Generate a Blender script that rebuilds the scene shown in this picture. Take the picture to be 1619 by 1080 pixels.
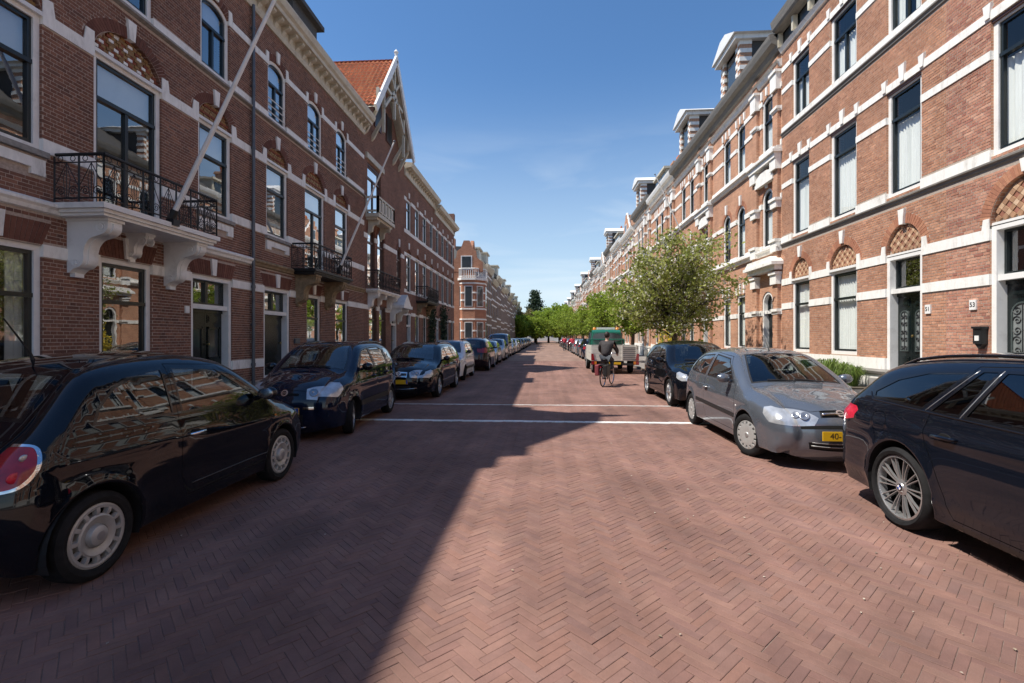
import bpy, bmesh, math, random
from math import sin, cos, pi, sqrt, atan2, radians
from mathutils import Vector, Matrix, noise
from mathutils.geometry import tessellate_polygon, delaunay_2d_cdt
random.seed(7)
scn = bpy.context.scene
for o in list(bpy.data.objects): bpy.data.objects.remove(o)

# ------------------------------------------------------------------ camera, sky, sun, exposure
PSI = math.atan(50.5 / 764.5)
cam_d = bpy.data.cameras.new('camera'); cam = bpy.data.objects.new('camera', cam_d)
scn.collection.objects.link(cam); scn.camera = cam
cam.location = (0, 0, 1.64); cam.rotation_euler = (radians(90), 0, PSI)
cam_d.sensor_width = 36; cam_d.lens = 764.5 / 1619 * 36
cam_d.shift_y = -(540 - 534) / 1619
cam_d.clip_start = 0.05; cam_d.clip_end = 3000
SUN = Vector((-.59, -.17, 1)).normalized()
el = math.asin(SUN.z); az = atan2(SUN.x, SUN.y)
world = bpy.data.worlds.new('World'); scn.world = world; world.use_nodes = True
wn = world.node_tree.nodes; wl = world.node_tree.links
bg = wn['Background']; sky = wn.new('ShaderNodeTexSky'); sky.sky_type = 'NISHITA'
sky.sun_disc = False; sky.sun_elevation = el; sky.sun_rotation = az
sky.air_density = 1.0; sky.dust_density = 0.15; sky.ozone_density = 3.2; sky.altitude = 0
bg.inputs[1].default_value = 0.11
# thin veil of cirrus low over the street
tc = wn.new('ShaderNodeTexCoord'); sp = wn.new('ShaderNodeSeparateXYZ'); wl.new(tc.outputs['Generated'], sp.inputs[0])
mp = wn.new('ShaderNodeMapping'); mp.inputs['Scale'].default_value = (1.2, 1.2, 7); wl.new(tc.outputs['Generated'], mp.inputs[0])
nz = wn.new('ShaderNodeTexNoise'); nz.inputs['Scale'].default_value = 2.2; nz.inputs['Detail'].default_value = 6
nz.inputs['Distortion'].default_value = 0.6; wl.new(mp.outputs[0], nz.inputs['Vector'])
cr = wn.new('ShaderNodeValToRGB'); cr.color_ramp.elements[0].position = .42; cr.color_ramp.elements[1].position = .70
wl.new(nz.outputs['Fac'], cr.inputs[0])
el_r = wn.new('ShaderNodeMapRange'); el_r.inputs[1].default_value = 0.02; el_r.inputs[2].default_value = .42
el_r.inputs[3].default_value = .8; el_r.inputs[4].default_value = 0; wl.new(sp.outputs['Z'], el_r.inputs[0])
mu = wn.new('ShaderNodeMath'); mu.operation = 'MULTIPLY'; wl.new(cr.outputs[0], mu.inputs[0]); wl.new(el_r.outputs[0], mu.inputs[1])
hz = wn.new('ShaderNodeMapRange'); hz.interpolation_type = 'SMOOTHSTEP'; hz.inputs[1].default_value = -.02; hz.inputs[2].default_value = .5; hz.inputs[3].default_value = .70; hz.inputs[4].default_value = 0; wl.new(sp.outputs['Z'], hz.inputs[0])
hs = wn.new('ShaderNodeHueSaturation'); hs.inputs['Saturation'].default_value = 1.16; wl.new(sky.outputs[0], hs.inputs['Color'])
mh = wn.new('ShaderNodeMixRGB'); mh.inputs[2].default_value = (3.9, 4.75, 5.4, 1); wl.new(hz.outputs[0], mh.inputs[0]); wl.new(hs.outputs[0], mh.inputs[1])
mx = wn.new('ShaderNodeMixRGB'); mx.inputs[2].default_value = (5.6, 6.1, 6.5, 1)
wl.new(mu.outputs[0], mx.inputs[0]); wl.new(mh.outputs[0], mx.inputs[1]); wl.new(mx.outputs[0], bg.inputs[0])
sd = bpy.data.lights.new('sun', 'SUN'); sd.energy = 4.5; sd.angle = radians(.53); sd.color = (1, .94, .85)
so = bpy.data.objects.new('sun', sd); scn.collection.objects.link(so)
so.rotation_euler = SUN.to_track_quat('Z', 'Y').to_euler(); so.location = (-20, -6, 40)
vs = scn.view_settings; vs.view_transform = 'Standard'; vs.look = 'None'; vs.exposure = 0.60; vs.gamma = 1
vs.use_curve_mapping = False
scn.render.engine = 'CYCLES'

# ------------------------------------------------------------------ helpers
COL = scn.collection
def link(o, parent=None):
    COL.objects.link(o)
    if parent: o.parent = parent
    return o
def tag(o, label=None, cat=None, group=None, kind=None):
    for k, v in (('label', label), ('category', cat), ('group', group), ('kind', kind)):
        if v: o[k] = v
    return o
def empty(name, loc=(0, 0, 0), rz=0, label=None, cat=None, group=None):
    o = bpy.data.objects.new(name, None); o.empty_display_size = .2; o.location = loc; o.rotation_euler = (0, 0, rz)
    link(o); return tag(o, label, cat, group)
def copy_tree(o, parent=None):
    c = o.copy(); link(c, parent)
    for ch in list(o.children): copy_tree(ch, c)
    return c
class MB:
    def __init__(s): s.v = []; s.f = []; s.m = []; s.mi = 0
    def add(s, vs, fs):
        b = len(s.v); s.v += [tuple(p) for p in vs]; s.f += [tuple(i + b for i in f) for f in fs]; s.m += [s.mi] * len(fs); return s
    def box(s, x0, x1, y0, y1, z0, z1):
        if x0 > x1: x0, x1 = x1, x0
        if y0 > y1: y0, y1 = y1, y0
        return s.add([(x0,y0,z0),(x1,y0,z0),(x1,y1,z0),(x0,y1,z0),(x0,y0,z1),(x1,y0,z1),(x1,y1,z1),(x0,y1,z1)],
              [(0,3,2,1),(4,5,6,7),(0,1,5,4),(1,2,6,5),(2,3,7,6),(3,0,4,7)])
    def prism(s, poly, a0, a1, plane='xz'):
        # poly in plane coords, extruded along the third axis from a0 to a1
        n = len(poly)
        def P(p, a):
            return (p[0], a, p[1]) if plane == 'xz' else ((a, p[0], p[1]) if plane == 'yz' else (p[0], p[1], a))
        vs = [P(p, a0) for p in poly] + [P(p, a1) for p in poly]
        tris = tessellate_polygon([[Vector((p[0], p[1], 0)) for p in poly]])
        fs = [tuple(t) for t in tris] + [tuple(i + n for i in reversed(t)) for t in tris]
        fs += [(i, (i + 1) % n, (i + 1) % n + n, i + n) for i in range(n)]
        return s.add(vs, fs)
    def tube(s, pts, r, n=6, caps=True):
        pts = [Vector(p) for p in pts]; k = len(pts); vs = []; fs = []
        up = Vector((0, 0, 1)); prev = None
        for i, p in enumerate(pts):
            d = (pts[min(i + 1, k - 1)] - pts[max(i - 1, 0)])
            d = d.normalized() if d.length > 1e-9 else Vector((0, 0, 1))
            a = prev if prev is not None else (up if abs(d.z) < .9 else Vector((1, 0, 0)))
            a = (a - d * a.dot(d)); a = a.normalized() if a.length > 1e-6 else d.orthogonal().normalized()
            b = d.cross(a); prev = a
            rr = r[i] if isinstance(r, (list, tuple)) else r
            vs += [p + (a * cos(2 * pi * j / n) + b * sin(2 * pi * j / n)) * rr for j in range(n)]
        for i in range(k - 1):
            for j in range(n):
                fs.append((i*n+j, i*n+(j+1) % n, (i+1)*n+(j+1) % n, (i+1)*n+j))
        if caps: fs += [tuple(range(n - 1, -1, -1)), tuple(range((k-1)*n, k*n))]
        return s.add(vs, fs)
    def lathe(s, prof, n=24, axis='z', o=(0, 0, 0)):
        # prof: list of (r, h)
        vs = []; fs = []; k = len(prof)
        for j in range(n):
            a = 2 * pi * j / n
            for r, h in prof:
                if axis == 'z': p = (r*cos(a), r*sin(a), h)
                elif axis == 'y': p = (r*cos(a), h, r*sin(a))
                else: p = (h, r*cos(a), r*sin(a))
                vs.append((p[0]+o[0], p[1]+o[1], p[2]+o[2]))
        for j in range(n):
            for i in range(k - 1):
                fs.append((j*k+i, j*k+i+1, ((j+1) % n)*k+i+1, ((j+1) % n)*k+i))
        return s.add(vs, fs)
    def sphere(s, c, r, n=8, m=6):
        rx, ry, rz = r if isinstance(r, (tuple, list)) else (r, r, r)
        vs = [(c[0], c[1], c[2] + rz)]; fs = []
        for i in range(1, m):
            t = pi * i / m
            vs += [(c[0]+rx*sin(t)*cos(2*pi*j/n), c[1]+ry*sin(t)*sin(2*pi*j/n), c[2]+rz*cos(t)) for j in range(n)]
        vs.append((c[0], c[1], c[2] - rz)); e = len(vs) - 1
        for j in range(n):
            fs.append((0, 1 + j, 1 + (j+1) % n))
            for i in range(m - 2):
                a = 1 + i*n
                fs.append((a+j, a+n+j, a+n+(j+1) % n, a+(j+1) % n))
            fs.append((e, 1+(m-2)*n+(j+1) % n, 1+(m-2)*n+j))
        return s.add(vs, fs)
    def mesh(s, name, mats, smooth=False, recalc=True):
        me = bpy.data.meshes.new(name); me.from_pydata(s.v, [], s.f)
        for m in (mats if isinstance(mats, (list, tuple)) else [mats]): me.materials.append(m)
        if any(s.m): me.polygons.foreach_set('material_index', s.m)
        if recalc:
            bm = bmesh.new(); bm.from_mesh(me); bmesh.ops.recalc_face_normals(bm, faces=bm.faces); bm.to_mesh(me); bm.free()
        if smooth:
            me.polygons.foreach_set('use_smooth', [True] * len(me.polygons))
            if smooth is not True: me.set_sharp_from_angle(angle=radians(smooth))
        me.update(); return me
    def build(s, name, mats, parent=None, smooth=False, recalc=True):
        o = bpy.data.objects.new(name, s.mesh(name, mats, smooth, recalc)); return link(o, parent)

# ------------------------------------------------------------------ materials
def new_mat(name):
    m = bpy.data.materials.new(name); m.use_nodes = True
    return m, m.node_tree.nodes, m.node_tree.links, m.node_tree.nodes['Principled BSDF']
def S(b, **k):
    for n, v in k.items():
        b.inputs[{'col': 'Base Color', 'rough': 'Roughness', 'metal': 'Metallic', 'spec': 'Specular IOR Level', 'coat': 'Coat Weight',
                  'coatr': 'Coat Roughness', 'ior': 'IOR', 'sub': 'Subsurface Weight'}[n]].default_value = (*v, 1) if isinstance(v, tuple) else v
def pmat(name, col, rough=.6, metal=0, var=.25, scale=6, bump=0, bscale=60, spec=.4, stretch=(1, 1, 1), dirt=None, dscale=1.2):
    m, n, l, b = new_mat(name); S(b, rough=rough, metal=metal, spec=spec)
    tc = n.new('ShaderNodeTexCoord'); mp = n.new('ShaderNodeMapping'); mp.inputs['Scale'].default_value = stretch
    l.new(tc.outputs['Object'], mp.inputs[0])
    nz = n.new('ShaderNodeTexNoise'); nz.inputs['Scale'].default_value = scale; nz.inputs['Detail'].default_value = 8
    nz.inputs['Roughness'].default_value = .65; l.new(mp.outputs[0], nz.inputs['Vector'])
    r = n.new('ShaderNodeValToRGB'); e = r.color_ramp.elements
    e[0].position = .3; e[1].position = .72
    e[0].color = (*[c * (1 - var) for c in col], 1); e[1].color = (*[min(1, c * (1 + var * .7)) for c in col], 1)
    l.new(nz.outputs['Fac'], r.inputs[0]); out = r.outputs[0]
    if dirt:
        n2 = n.new('ShaderNodeTexNoise'); n2.inputs['Scale'].default_value = dscale; n2.inputs['Detail'].default_value = 10
        n2.inputs['Roughness'].default_value = .7; l.new(mp.outputs[0], n2.inputs['Vector'])
        r2 = n.new('ShaderNodeValToRGB'); r2.color_ramp.elements[0].position = .52; r2.color_ramp.elements[1].position = .78
        r2.color_ramp.elements[1].color = (.75, .75, .75, 1)
        l.new(n2.outputs['Fac'], r2.inputs[0])
        x = n.new('ShaderNodeMixRGB'); x.inputs[2].default_value = (*dirt, 1); l.new(r2.outputs[0], x.inputs[0]); l.new(out, x.inputs[1]); out = x.outputs[0]
    l.new(out, b.inputs['Base Color'])
    if bump:
        n3 = n.new('ShaderNodeTexNoise'); n3.inputs['Scale'].default_value = bscale; n3.inputs['Detail'].default_value = 6; l.new(mp.outputs[0], n3.inputs['Vector'])
        bp = n.new('ShaderNodeBump'); bp.inputs['Strength'].default_value = bump; bp.inputs['Distance'].default_value = .01
        l.new(n3.outputs['Fac'], bp.inputs['Height']); l.new(bp.outputs[0], b.inputs['Normal'])
    return m
def piece_mat(name, cols, rough=.85, noise_amt=.35, nscale=14, bump=.5, soot=None):
    """bricks / pavers: one tone per piece (island + object random), weathered by world-scale noise"""
    m, n, l, b = new_mat(name); S(b, rough=rough, spec=.25)
    g = n.new('ShaderNodeNewGeometry'); oi = n.new('ShaderNodeObjectInfo')
    ad = n.new('ShaderNodeMath'); ad.operation = 'ADD'; l.new(g.outputs['Random Per Island'], ad.inputs[0]); l.new(oi.outputs['Random'], ad.inputs[1])
    fr = n.new('ShaderNodeMath'); fr.operation = 'FRACT'; l.new(ad.outputs[0], fr.inputs[0])
    r = n.new('ShaderNodeValToRGB'); el_ = r.color_ramp.elements
    while len(el_) < len(cols): el_.new(.5)
    for i, c in enumerate(cols): el_[i].position = i / (len(cols) - 1); el_[i].color = (*c, 1)
    l.new(fr.outputs[0], r.inputs[0])
    nz = n.new('ShaderNodeTexNoise'); nz.inputs['Scale'].default_value = nscale; nz.inputs['Detail'].default_value = 8; nz.inputs['Roughness'].default_value = .7
    l.new(g.outputs['Position'], nz.inputs['Vector'])
    mr = n.new('ShaderNodeMapRange'); mr.inputs[1].default_value = .25; mr.inputs[2].default_value = .75; mr.inputs[3].default_value = 1 - noise_amt; mr.inputs[4].default_value = 1 + noise_amt * .6
    l.new(nz.outputs['Fac'], mr.inputs[0])
    n2 = n.new('ShaderNodeTexNoise'); n2.inputs['Scale'].default_value = .7; n2.inputs['Detail'].default_value = 5; l.new(g.outputs['Position'], n2.inputs['Vector'])
    m2 = n.new('ShaderNodeMapRange'); m2.inputs[1].default_value = .3; m2.inputs[2].default_value = .7; m2.inputs[3].default_value = .78; m2.inputs[4].default_value = 1.16
    l.new(n2.outputs['Fac'], m2.inputs[0])
    pm = n.new('ShaderNodeMath'); pm.operation = 'MULTIPLY'; l.new(mr.outputs[0], pm.inputs[0]); l.new(m2.outputs[0], pm.inputs[1])
    vm = n.new('ShaderNodeVectorMath'); vm.operation = 'SCALE'; l.new(r.outputs[0], vm.inputs[0]); l.new(pm.outputs[0], vm.inputs['Scale'])
    out = vm.outputs[0]
    if soot:
        n4 = n.new('ShaderNodeTexNoise'); n4.inputs['Scale'].default_value = 1.7; n4.inputs['Detail'].default_value = 9; n4.inputs['Roughness'].default_value = .72
        l.new(g.outputs['Position'], n4.inputs['Vector'])
        r4 = n.new('ShaderNodeValToRGB'); r4.color_ramp.elements[0].position = .54; r4.color_ramp.elements[1].position = .8; r4.color_ramp.elements[1].color = (.7, .7, .7, 1)
        l.new(n4.outputs['Fac'], r4.inputs[0])
        x = n.new('ShaderNodeMixRGB'); x.inputs[2].default_value = (*soot, 1); l.new(r4.outputs[0], x.inputs[0]); l.new(out, x.inputs[1]); out = x.outputs[0]
    l.new(out, b.inputs['Base Color'])
    bp = n.new('ShaderNodeBump'); bp.inputs['Strength'].default_value = bump; bp.inputs['Distance'].default_value = .004
    n3 = n.new('ShaderNodeTexNoise'); n3.inputs['Scale'].default_value = 90; n3.inputs['Detail'].default_value = 4; l.new(g.outputs['Position'], n3.inputs['Vector'])
    l.new(n3.outputs['Fac'], bp.inputs['Height']); l.new(bp.outputs[0], b.inputs['Normal'])
    return m
def brick_tex(name, c1, c2, mortar, bw=.22, bh=.0625):
    """walls too far off to tell the bricks apart"""
    m, n, l, b = new_mat(name); S(b, rough=.88, spec=.2)
    tc = n.new('ShaderNodeTexCoord'); sp = n.new('ShaderNodeSeparateXYZ'); l.new(tc.outputs['Object'], sp.inputs[0])
    ad = n.new('ShaderNodeMath'); ad.operation = 'ADD'; l.new(sp.outputs['X'], ad.inputs[0]); l.new(sp.outputs['Y'], ad.inputs[1])
    cb = n.new('ShaderNodeCombineXYZ'); l.new(ad.outputs[0], cb.inputs['X']); l.new(sp.outputs['Z'], cb.inputs['Y'])
    br = n.new('ShaderNodeTexBrick'); l.new(cb.outputs[0], br.inputs['Vector'])
    br.inputs['Color1'].default_value = (*c1, 1); br.inputs['Color2'].default_value = (*c2, 1); br.inputs['Mortar'].default_value = (*mortar, 1)
    br.inputs['Scale'].default_value = 1; br.inputs['Mortar Size'].default_value = .006; br.inputs['Mortar Smooth'].default_value = .2
    br.inputs['Brick Width'].default_value = bw; br.inputs['Row Height'].default_value = bh; br.inputs['Bias'].default_value = -.1
    nz = n.new('ShaderNodeTexNoise'); nz.inputs['Scale'].default_value = .9; nz.inputs['Detail'].default_value = 9; nz.inputs['Roughness'].default_value = .7
    l.new(tc.outputs['Object'], nz.inputs['Vector'])
    mr = n.new('ShaderNodeMapRange'); mr.inputs[1].default_value = .3; mr.inputs[2].default_value = .7; mr.inputs[3].default_value = .72; mr.inputs[4].default_value = 1.2
    l.new(nz.outputs['Fac'], mr.inputs[0])
    vm = n.new('ShaderNodeVectorMath'); vm.operation = 'SCALE'; l.new(br.outputs['Color'], vm.inputs[0]); l.new(mr.outputs[0], vm.inputs['Scale'])
    l.new(vm.outputs[0], b.inputs['Base Color'])
    bp = n.new('ShaderNodeBump'); bp.inputs['Strength'].default_value = .6; bp.inputs['Distance'].default_value = .008; bp.invert = True
    l.new(br.outputs['Fac'], bp.inputs['Height']); l.new(bp.outputs[0], b.inputs['Normal'])
    return m
def glass_mat(name, tint=(.75, .8, .8), refl=1.0, wav=.0, ior=1.5, rough=0.0):
    m, n, l, b = new_mat(name); n.remove(b)
    out = n['Material Output']; tr = n.new('ShaderNodeBsdfTransparent'); tr.inputs[0].default_value = (*tint, 1)
    gl = n.new('ShaderNodeBsdfGlossy'); gl.inputs['Roughness'].default_value = rough; gl.inputs[0].default_value = (1, 1, 1, 1)
    g = n.new('ShaderNodeNewGeometry'); dt = n.new('ShaderNodeVectorMath'); dt.operation = 'DOT_PRODUCT'
    l.new(g.outputs['Incoming'], dt.inputs[0]); l.new(g.outputs['Normal'], dt.inputs[1])
    ab = n.new('ShaderNodeMath'); ab.operation = 'ABSOLUTE'; l.new(dt.outputs['Value'], ab.inputs[0])
    iv = n.new('ShaderNodeMath'); iv.operation = 'SUBTRACT'; iv.inputs[0].default_value = 1; l.new(ab.outputs[0], iv.inputs[1])
    pw = n.new('ShaderNodeMath'); pw.operation = 'POWER'; pw.inputs[1].default_value = 5; l.new(iv.outputs[0], pw.inputs[0])
    fr = n.new('ShaderNodeMapRange'); fr.inputs[3].default_value = .045; fr.inputs[4].default_value = 1; l.new(pw.outputs[0], fr.inputs[0])
    mu = n.new('ShaderNodeMath'); mu.operation = 'MULTIPLY'; mu.inputs[1].default_value = refl; mu.use_clamp = True
    l.new(fr.outputs[0], mu.inputs[0])
    if wav:
        tc = n.new('ShaderNodeTexCoord'); nz = n.new('ShaderNodeTexNoise'); nz.inputs['Scale'].default_value = 2.2; nz.inputs['Detail'].default_value = 2
        l.new(tc.outputs['Object'], nz.inputs['Vector']); bp = n.new('ShaderNodeBump'); bp.inputs['Strength'].default_value = wav; bp.inputs['Distance'].default_value = .02
        l.new(nz.outputs['Fac'], bp.inputs['Height']); l.new(bp.outputs[0], gl.inputs['Normal'])
    mx = n.new('ShaderNodeMixShader'); l.new(mu.outputs[0], mx.inputs[0]); l.new(tr.outputs[0], mx.inputs[1]); l.new(gl.outputs[0], mx.inputs[2])
    l.new(mx.outputs[0], out.inputs[0]); return m

M = {}
M['white'] = pmat('white_stone', (.86, .84, .79), .6, var=.10, scale=9, dirt=(.36, .33, .27), dscale=3.2, bump=.15, stretch=(1.6, 1.6, .45))
M['paint'] = pmat('white_paint', (.80, .79, .76), .42, var=.06, scale=4, dirt=(.5, .48, .44), dscale=3)
M['cream'] = pmat('cream_paint', (.58, .53, .42), .5, var=.12, scale=6, dirt=(.30, .25, .18), dscale=2.2)
M['grey_ledge'] = pmat('weathered_ledge', (.30, .285, .26), .8, var=.3, scale=12, bump=.3)
M['ochre_stone'] = pmat('stained_sandstone', (.30, .22, .13), .85, var=.4, scale=7, bump=.4)
M['sash'] = pmat('dark_green_gloss_paint', (.012, .017, .018), .28, var=.2, spec=.5)
M['door'] = pmat('black_green_door_paint', (.007, .012, .012), .22, var=.2, spec=.5)
M['brown'] = pmat('varnished_brown_wood', (.085, .035, .022), .35, var=.35, scale=14, stretch=(6, 6, .5))
M['iron'] = pmat('black_wrought_iron', (.012, .012, .013), .5, var=.3, spec=.5)
M['zinc'] = pmat('grey_zinc', (.13, .14, .155), .45, metal=.4, var=.25, scale=8)
M['gutter'] = pmat('weathered_gutter', (.20, .185, .165), .7, var=.3, scale=8, stretch=(.4, 1, 3))
M['slate'] = pmat('roof_slate', (.075, .072, .070), .75, var=.35, scale=20, bump=.4, bscale=30)
M['redtile'] = piece_mat('orange_clay_pantile', [(.42, .12, .05), (.55, .17, .07), (.34, .10, .05), (.60, .22, .09)], rough=.7, nscale=20)
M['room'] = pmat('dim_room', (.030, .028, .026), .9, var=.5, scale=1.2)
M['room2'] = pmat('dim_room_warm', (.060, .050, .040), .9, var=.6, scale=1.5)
M['curtain'] = pmat('white_net_curtain', (.80, .81, .79), .9, var=.08, scale=3, stretch=(9, 9, .6))
M['blind'] = pmat('pale_roller_blind', (.55, .57, .60), .8, var=.05)
M['glass'] = glass_mat('window_glass', (.86, .89, .88), 5.5, wav=.035)
M['glass2'] = glass_mat('window_glass_clear', (.93, .95, .94), 1.3, wav=.03)
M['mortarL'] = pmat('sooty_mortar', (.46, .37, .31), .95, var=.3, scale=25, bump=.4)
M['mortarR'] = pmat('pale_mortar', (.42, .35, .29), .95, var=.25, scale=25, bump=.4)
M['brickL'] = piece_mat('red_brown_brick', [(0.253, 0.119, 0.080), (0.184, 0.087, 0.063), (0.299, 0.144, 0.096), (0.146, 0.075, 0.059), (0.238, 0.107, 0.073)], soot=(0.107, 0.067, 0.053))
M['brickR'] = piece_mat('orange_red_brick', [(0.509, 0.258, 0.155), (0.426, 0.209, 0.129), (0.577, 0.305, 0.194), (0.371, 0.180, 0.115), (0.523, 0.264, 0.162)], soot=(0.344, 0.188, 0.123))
M['brickR0'] = piece_mat('pink_red_brick', [(0.509, 0.258, 0.169), (0.399, 0.180, 0.123), (0.591, 0.327, 0.226), (0.344, 0.145, 0.106), (0.523, 0.264, 0.181)])
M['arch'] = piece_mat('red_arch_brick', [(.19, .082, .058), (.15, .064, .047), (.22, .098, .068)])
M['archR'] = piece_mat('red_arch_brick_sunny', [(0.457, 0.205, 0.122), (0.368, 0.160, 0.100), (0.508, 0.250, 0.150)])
M['ochre'] = piece_mat('ochre_glazed_brick', [(.34, .20, .075), (.28, .155, .060), (.40, .25, .10)], rough=.5)
M['redb'] = piece_mat('red_pattern_brick', [(.24, .075, .045), (.30, .10, .055)])
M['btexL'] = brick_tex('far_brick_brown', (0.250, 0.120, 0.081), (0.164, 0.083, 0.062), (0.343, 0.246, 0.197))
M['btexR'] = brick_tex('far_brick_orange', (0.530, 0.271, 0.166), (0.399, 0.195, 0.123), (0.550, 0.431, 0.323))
M['btexO'] = brick_tex('far_brick_bright', (.46, .20, .115), (.38, .155, .09), (.40, .28, .21))
M['wallside'] = pmat('rendered_side_wall', (.30, .27, .24), .9, var=.2, scale=2)
M['btexF'] = brick_tex('far_brick_tan', (.30, .205, .145), (.22, .145, .105), (.34, .28, .22))
# ------------------------------------------------------------------ ground
M['paver'] = piece_mat('red_clay_paver', [(0.247, 0.141, 0.110), (0.227, 0.126, 0.104), (0.262, 0.151, 0.118), (0.209, 0.120, 0.102), (0.252, 0.137, 0.105), (0.234, 0.139, 0.115)], rough=.82, noise_amt=.16, nscale=9, bump=.6, soot=(.185, .122, .102))
M['jointsand'] = pmat('joint_sand', (.215, .155, .128), .95, var=.35, scale=30, bump=.5)
M['roadfar'] = pmat('distant_clay_paving', (.250, .158, .120), .85, var=.16, scale=2.2, dirt=(.20, .13, .108), dscale=.8)
M['slab'] = pmat('grey_paving_slab', (.22, .20, .185), .85, var=.25, scale=5, bump=.3)
M['kerb'] = pmat('grey_kerbstone', (.26, .25, .235), .8, var=.25, scale=7, bump=.3)
M['earth'] = pmat('ground_earth', (.12, .10, .075), .95, var=.3, scale=.6)
M['marking'] = piece_mat('white_paving_block', [(.78, .77, .74), (.68, .67, .64), (.82, .81, .78)], rough=.7, noise_amt=.25)
def add_stain(mat, spots, col):
    n, l = mat.node_tree.nodes, mat.node_tree.links; b = n['Principled BSDF']; src = b.inputs['Base Color'].links[0].from_socket; g = n.new('ShaderNodeNewGeometry')
    for (x, y, rx, ry, k) in spots:
        mp = n.new('ShaderNodeMapping'); mp.vector_type = 'POINT'; mp.inputs['Location'].default_value = (-x / rx, -y / ry, 0); mp.inputs['Scale'].default_value = (1 / rx, 1 / ry, 0); l.new(g.outputs['Position'], mp.inputs[0])
        nz = n.new('ShaderNodeTexNoise'); nz.inputs['Scale'].default_value = 5; nz.inputs['Detail'].default_value = 6; l.new(g.outputs['Position'], nz.inputs['Vector'])
        ln = n.new('ShaderNodeVectorMath'); ln.operation = 'LENGTH'; l.new(mp.outputs[0], ln.inputs[0]); ad = n.new('ShaderNodeMath'); ad.operation = 'ADD'; l.new(ln.outputs['Value'], ad.inputs[0]); l.new(nz.outputs['Fac'], ad.inputs[1])
        mr = n.new('ShaderNodeMapRange'); mr.inputs[1].default_value = .7; mr.inputs[2].default_value = 1.5; mr.inputs[3].default_value = k; mr.inputs[4].default_value = 0; l.new(ad.outputs[0], mr.inputs[0])
        mx = n.new('ShaderNodeMixRGB'); mx.inputs[2].default_value = (*col, 1); l.new(mr.outputs[0], mx.inputs[0]); l.new(src, mx.inputs[1]); src = mx.outputs[0]
    l.new(src, b.inputs['Base Color'])
def add_wear(mat):
    n, l = mat.node_tree.nodes, mat.node_tree.links; b = n['Principled BSDF']; src = b.inputs['Base Color'].links[0].from_socket; g = n.new('ShaderNodeNewGeometry')
    for sc, lo, hi, seed in (((1.5, .10, 0), .80, 1.10, 0), ((.55, .42, 0), .84, 1.13, 7), ((2.6, 2.2, 0), .90, 1.07, 3)):
        mp = n.new('ShaderNodeMapping'); mp.inputs['Scale'].default_value = sc; mp.inputs['Location'].default_value = (seed, seed, seed); l.new(g.outputs['Position'], mp.inputs[0])
        nz = n.new('ShaderNodeTexNoise'); nz.inputs['Scale'].default_value = 1.3; nz.inputs['Detail'].default_value = 6; l.new(mp.outputs[0], nz.inputs['Vector'])
        mr = n.new('ShaderNodeMapRange'); mr.inputs[1].default_value = .32; mr.inputs[2].default_value = .68; mr.inputs[3].default_value = lo; mr.inputs[4].default_value = hi; l.new(nz.outputs['Fac'], mr.inputs[0])
        vm = n.new('ShaderNodeVectorMath'); vm.operation = 'SCALE'; l.new(src, vm.inputs[0]); l.new(mr.outputs[0], vm.inputs['Scale']); src = vm.outputs[0]
    l.new(src, b.inputs['Base Color'])
add_wear(M['paver']); add_wear(M['roadfar'])
add_stain(M['paver'], [(-2.05, 3.9, .42, .75, .55), (-1.75, 4.6, .22, .35, .4), (2.2, 6.1, .3, .5, .25)], (.055, .042, .04))
g = MB(); g.add([(-900, -400, -.06), (900, -400, -.06), (900, 1500, -.06), (-900, 1500, -.06)], [(0, 1, 2, 3)])
tag(g.build('ground', M['earth'], recalc=False), kind='structure')
KX = 4.95
def sheet(name, mat, x0, x1, y0, y1, z, parent=None):
    b = MB(); b.add([(x0, y0, z), (x1, y0, z), (x1, y1, z), (x0, y1, z)], [(0, 1, 2, 3)]); return b.build(name, mat, parent, recalc=False)
road = empty('road'); tag(road, kind='structure')
sheet('road_bed', M['jointsand'], -KX, KX, -30, 34, -.0042, road)
sheet('road_surface', M['roadfar'], -KX, KX, 34, 420, 0.0, road)
sheet('road_surface', M['roadfar'], -KX, KX, -30, 1.2, 0.0, road)
sheet('road_surface', M['roadfar'], -60, -KX, 43.4, 50.2, -.004, road)      # side street
# herringbone of clay pavers, bricks at 45 degrees to the street
PL, PW, J = .205, .053, .002
L_, W_ = PL + J, PW + J
pav = []
c45 = cos(pi / 4)
NI = 860; NK = 130
rnd = random.Random(3)
LINE1, LINE2 = 9.48, 11.80
for k in range(-NK, NK):
    for i in range(-NI, NI):
        ox, oy = i * W_ + k * L_, i * W_ - k * L_
        for t in (0, 1):
            cx, cy = (ox + L_ / 2, oy + W_ / 2) if t == 0 else (ox + W_ / 2, oy + W_ + L_ / 2)
            X = (cx - cy) * c45; Y = (cx + cy) * c45
            if -KX + .12 < X < KX - .12 and 1.2 < Y < 34: 
                if abs(Y - LINE1) < .11 or abs(Y - LINE2) < .055: continue
                pav.append((X, Y, pi / 4 + (pi / 2 if t else 0)))
def paver_verts(X, Y, a, h, tx, ty):
    ca, sa = cos(a), sin(a); out = []
    for (dx, dy, dz) in ((-.5, -.5, 0), (.5, -.5, 0), (.5, .5, 0), (-.5, .5, 0)):
        for inset, zz in ((0, -.008), (.0, -.0018), (.003, 0)):
            lx = dx * PL - math.copysign(inset, dx); ly = dy * PW - math.copysign(inset, dy)
            out.append((X + lx * ca - ly * sa, Y + lx * sa + ly * ca, zz + h + lx * tx + ly * ty))
    return out
PF = [(2, 5, 8, 11)]
for a_ in range(4):
    b_ = (a_ + 1) % 4
    PF += [(a_*3+1, b_*3+1, b_*3+2, a_*3+2), (a_*3, b_*3, b_*3+1, a_*3+1)]
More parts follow.
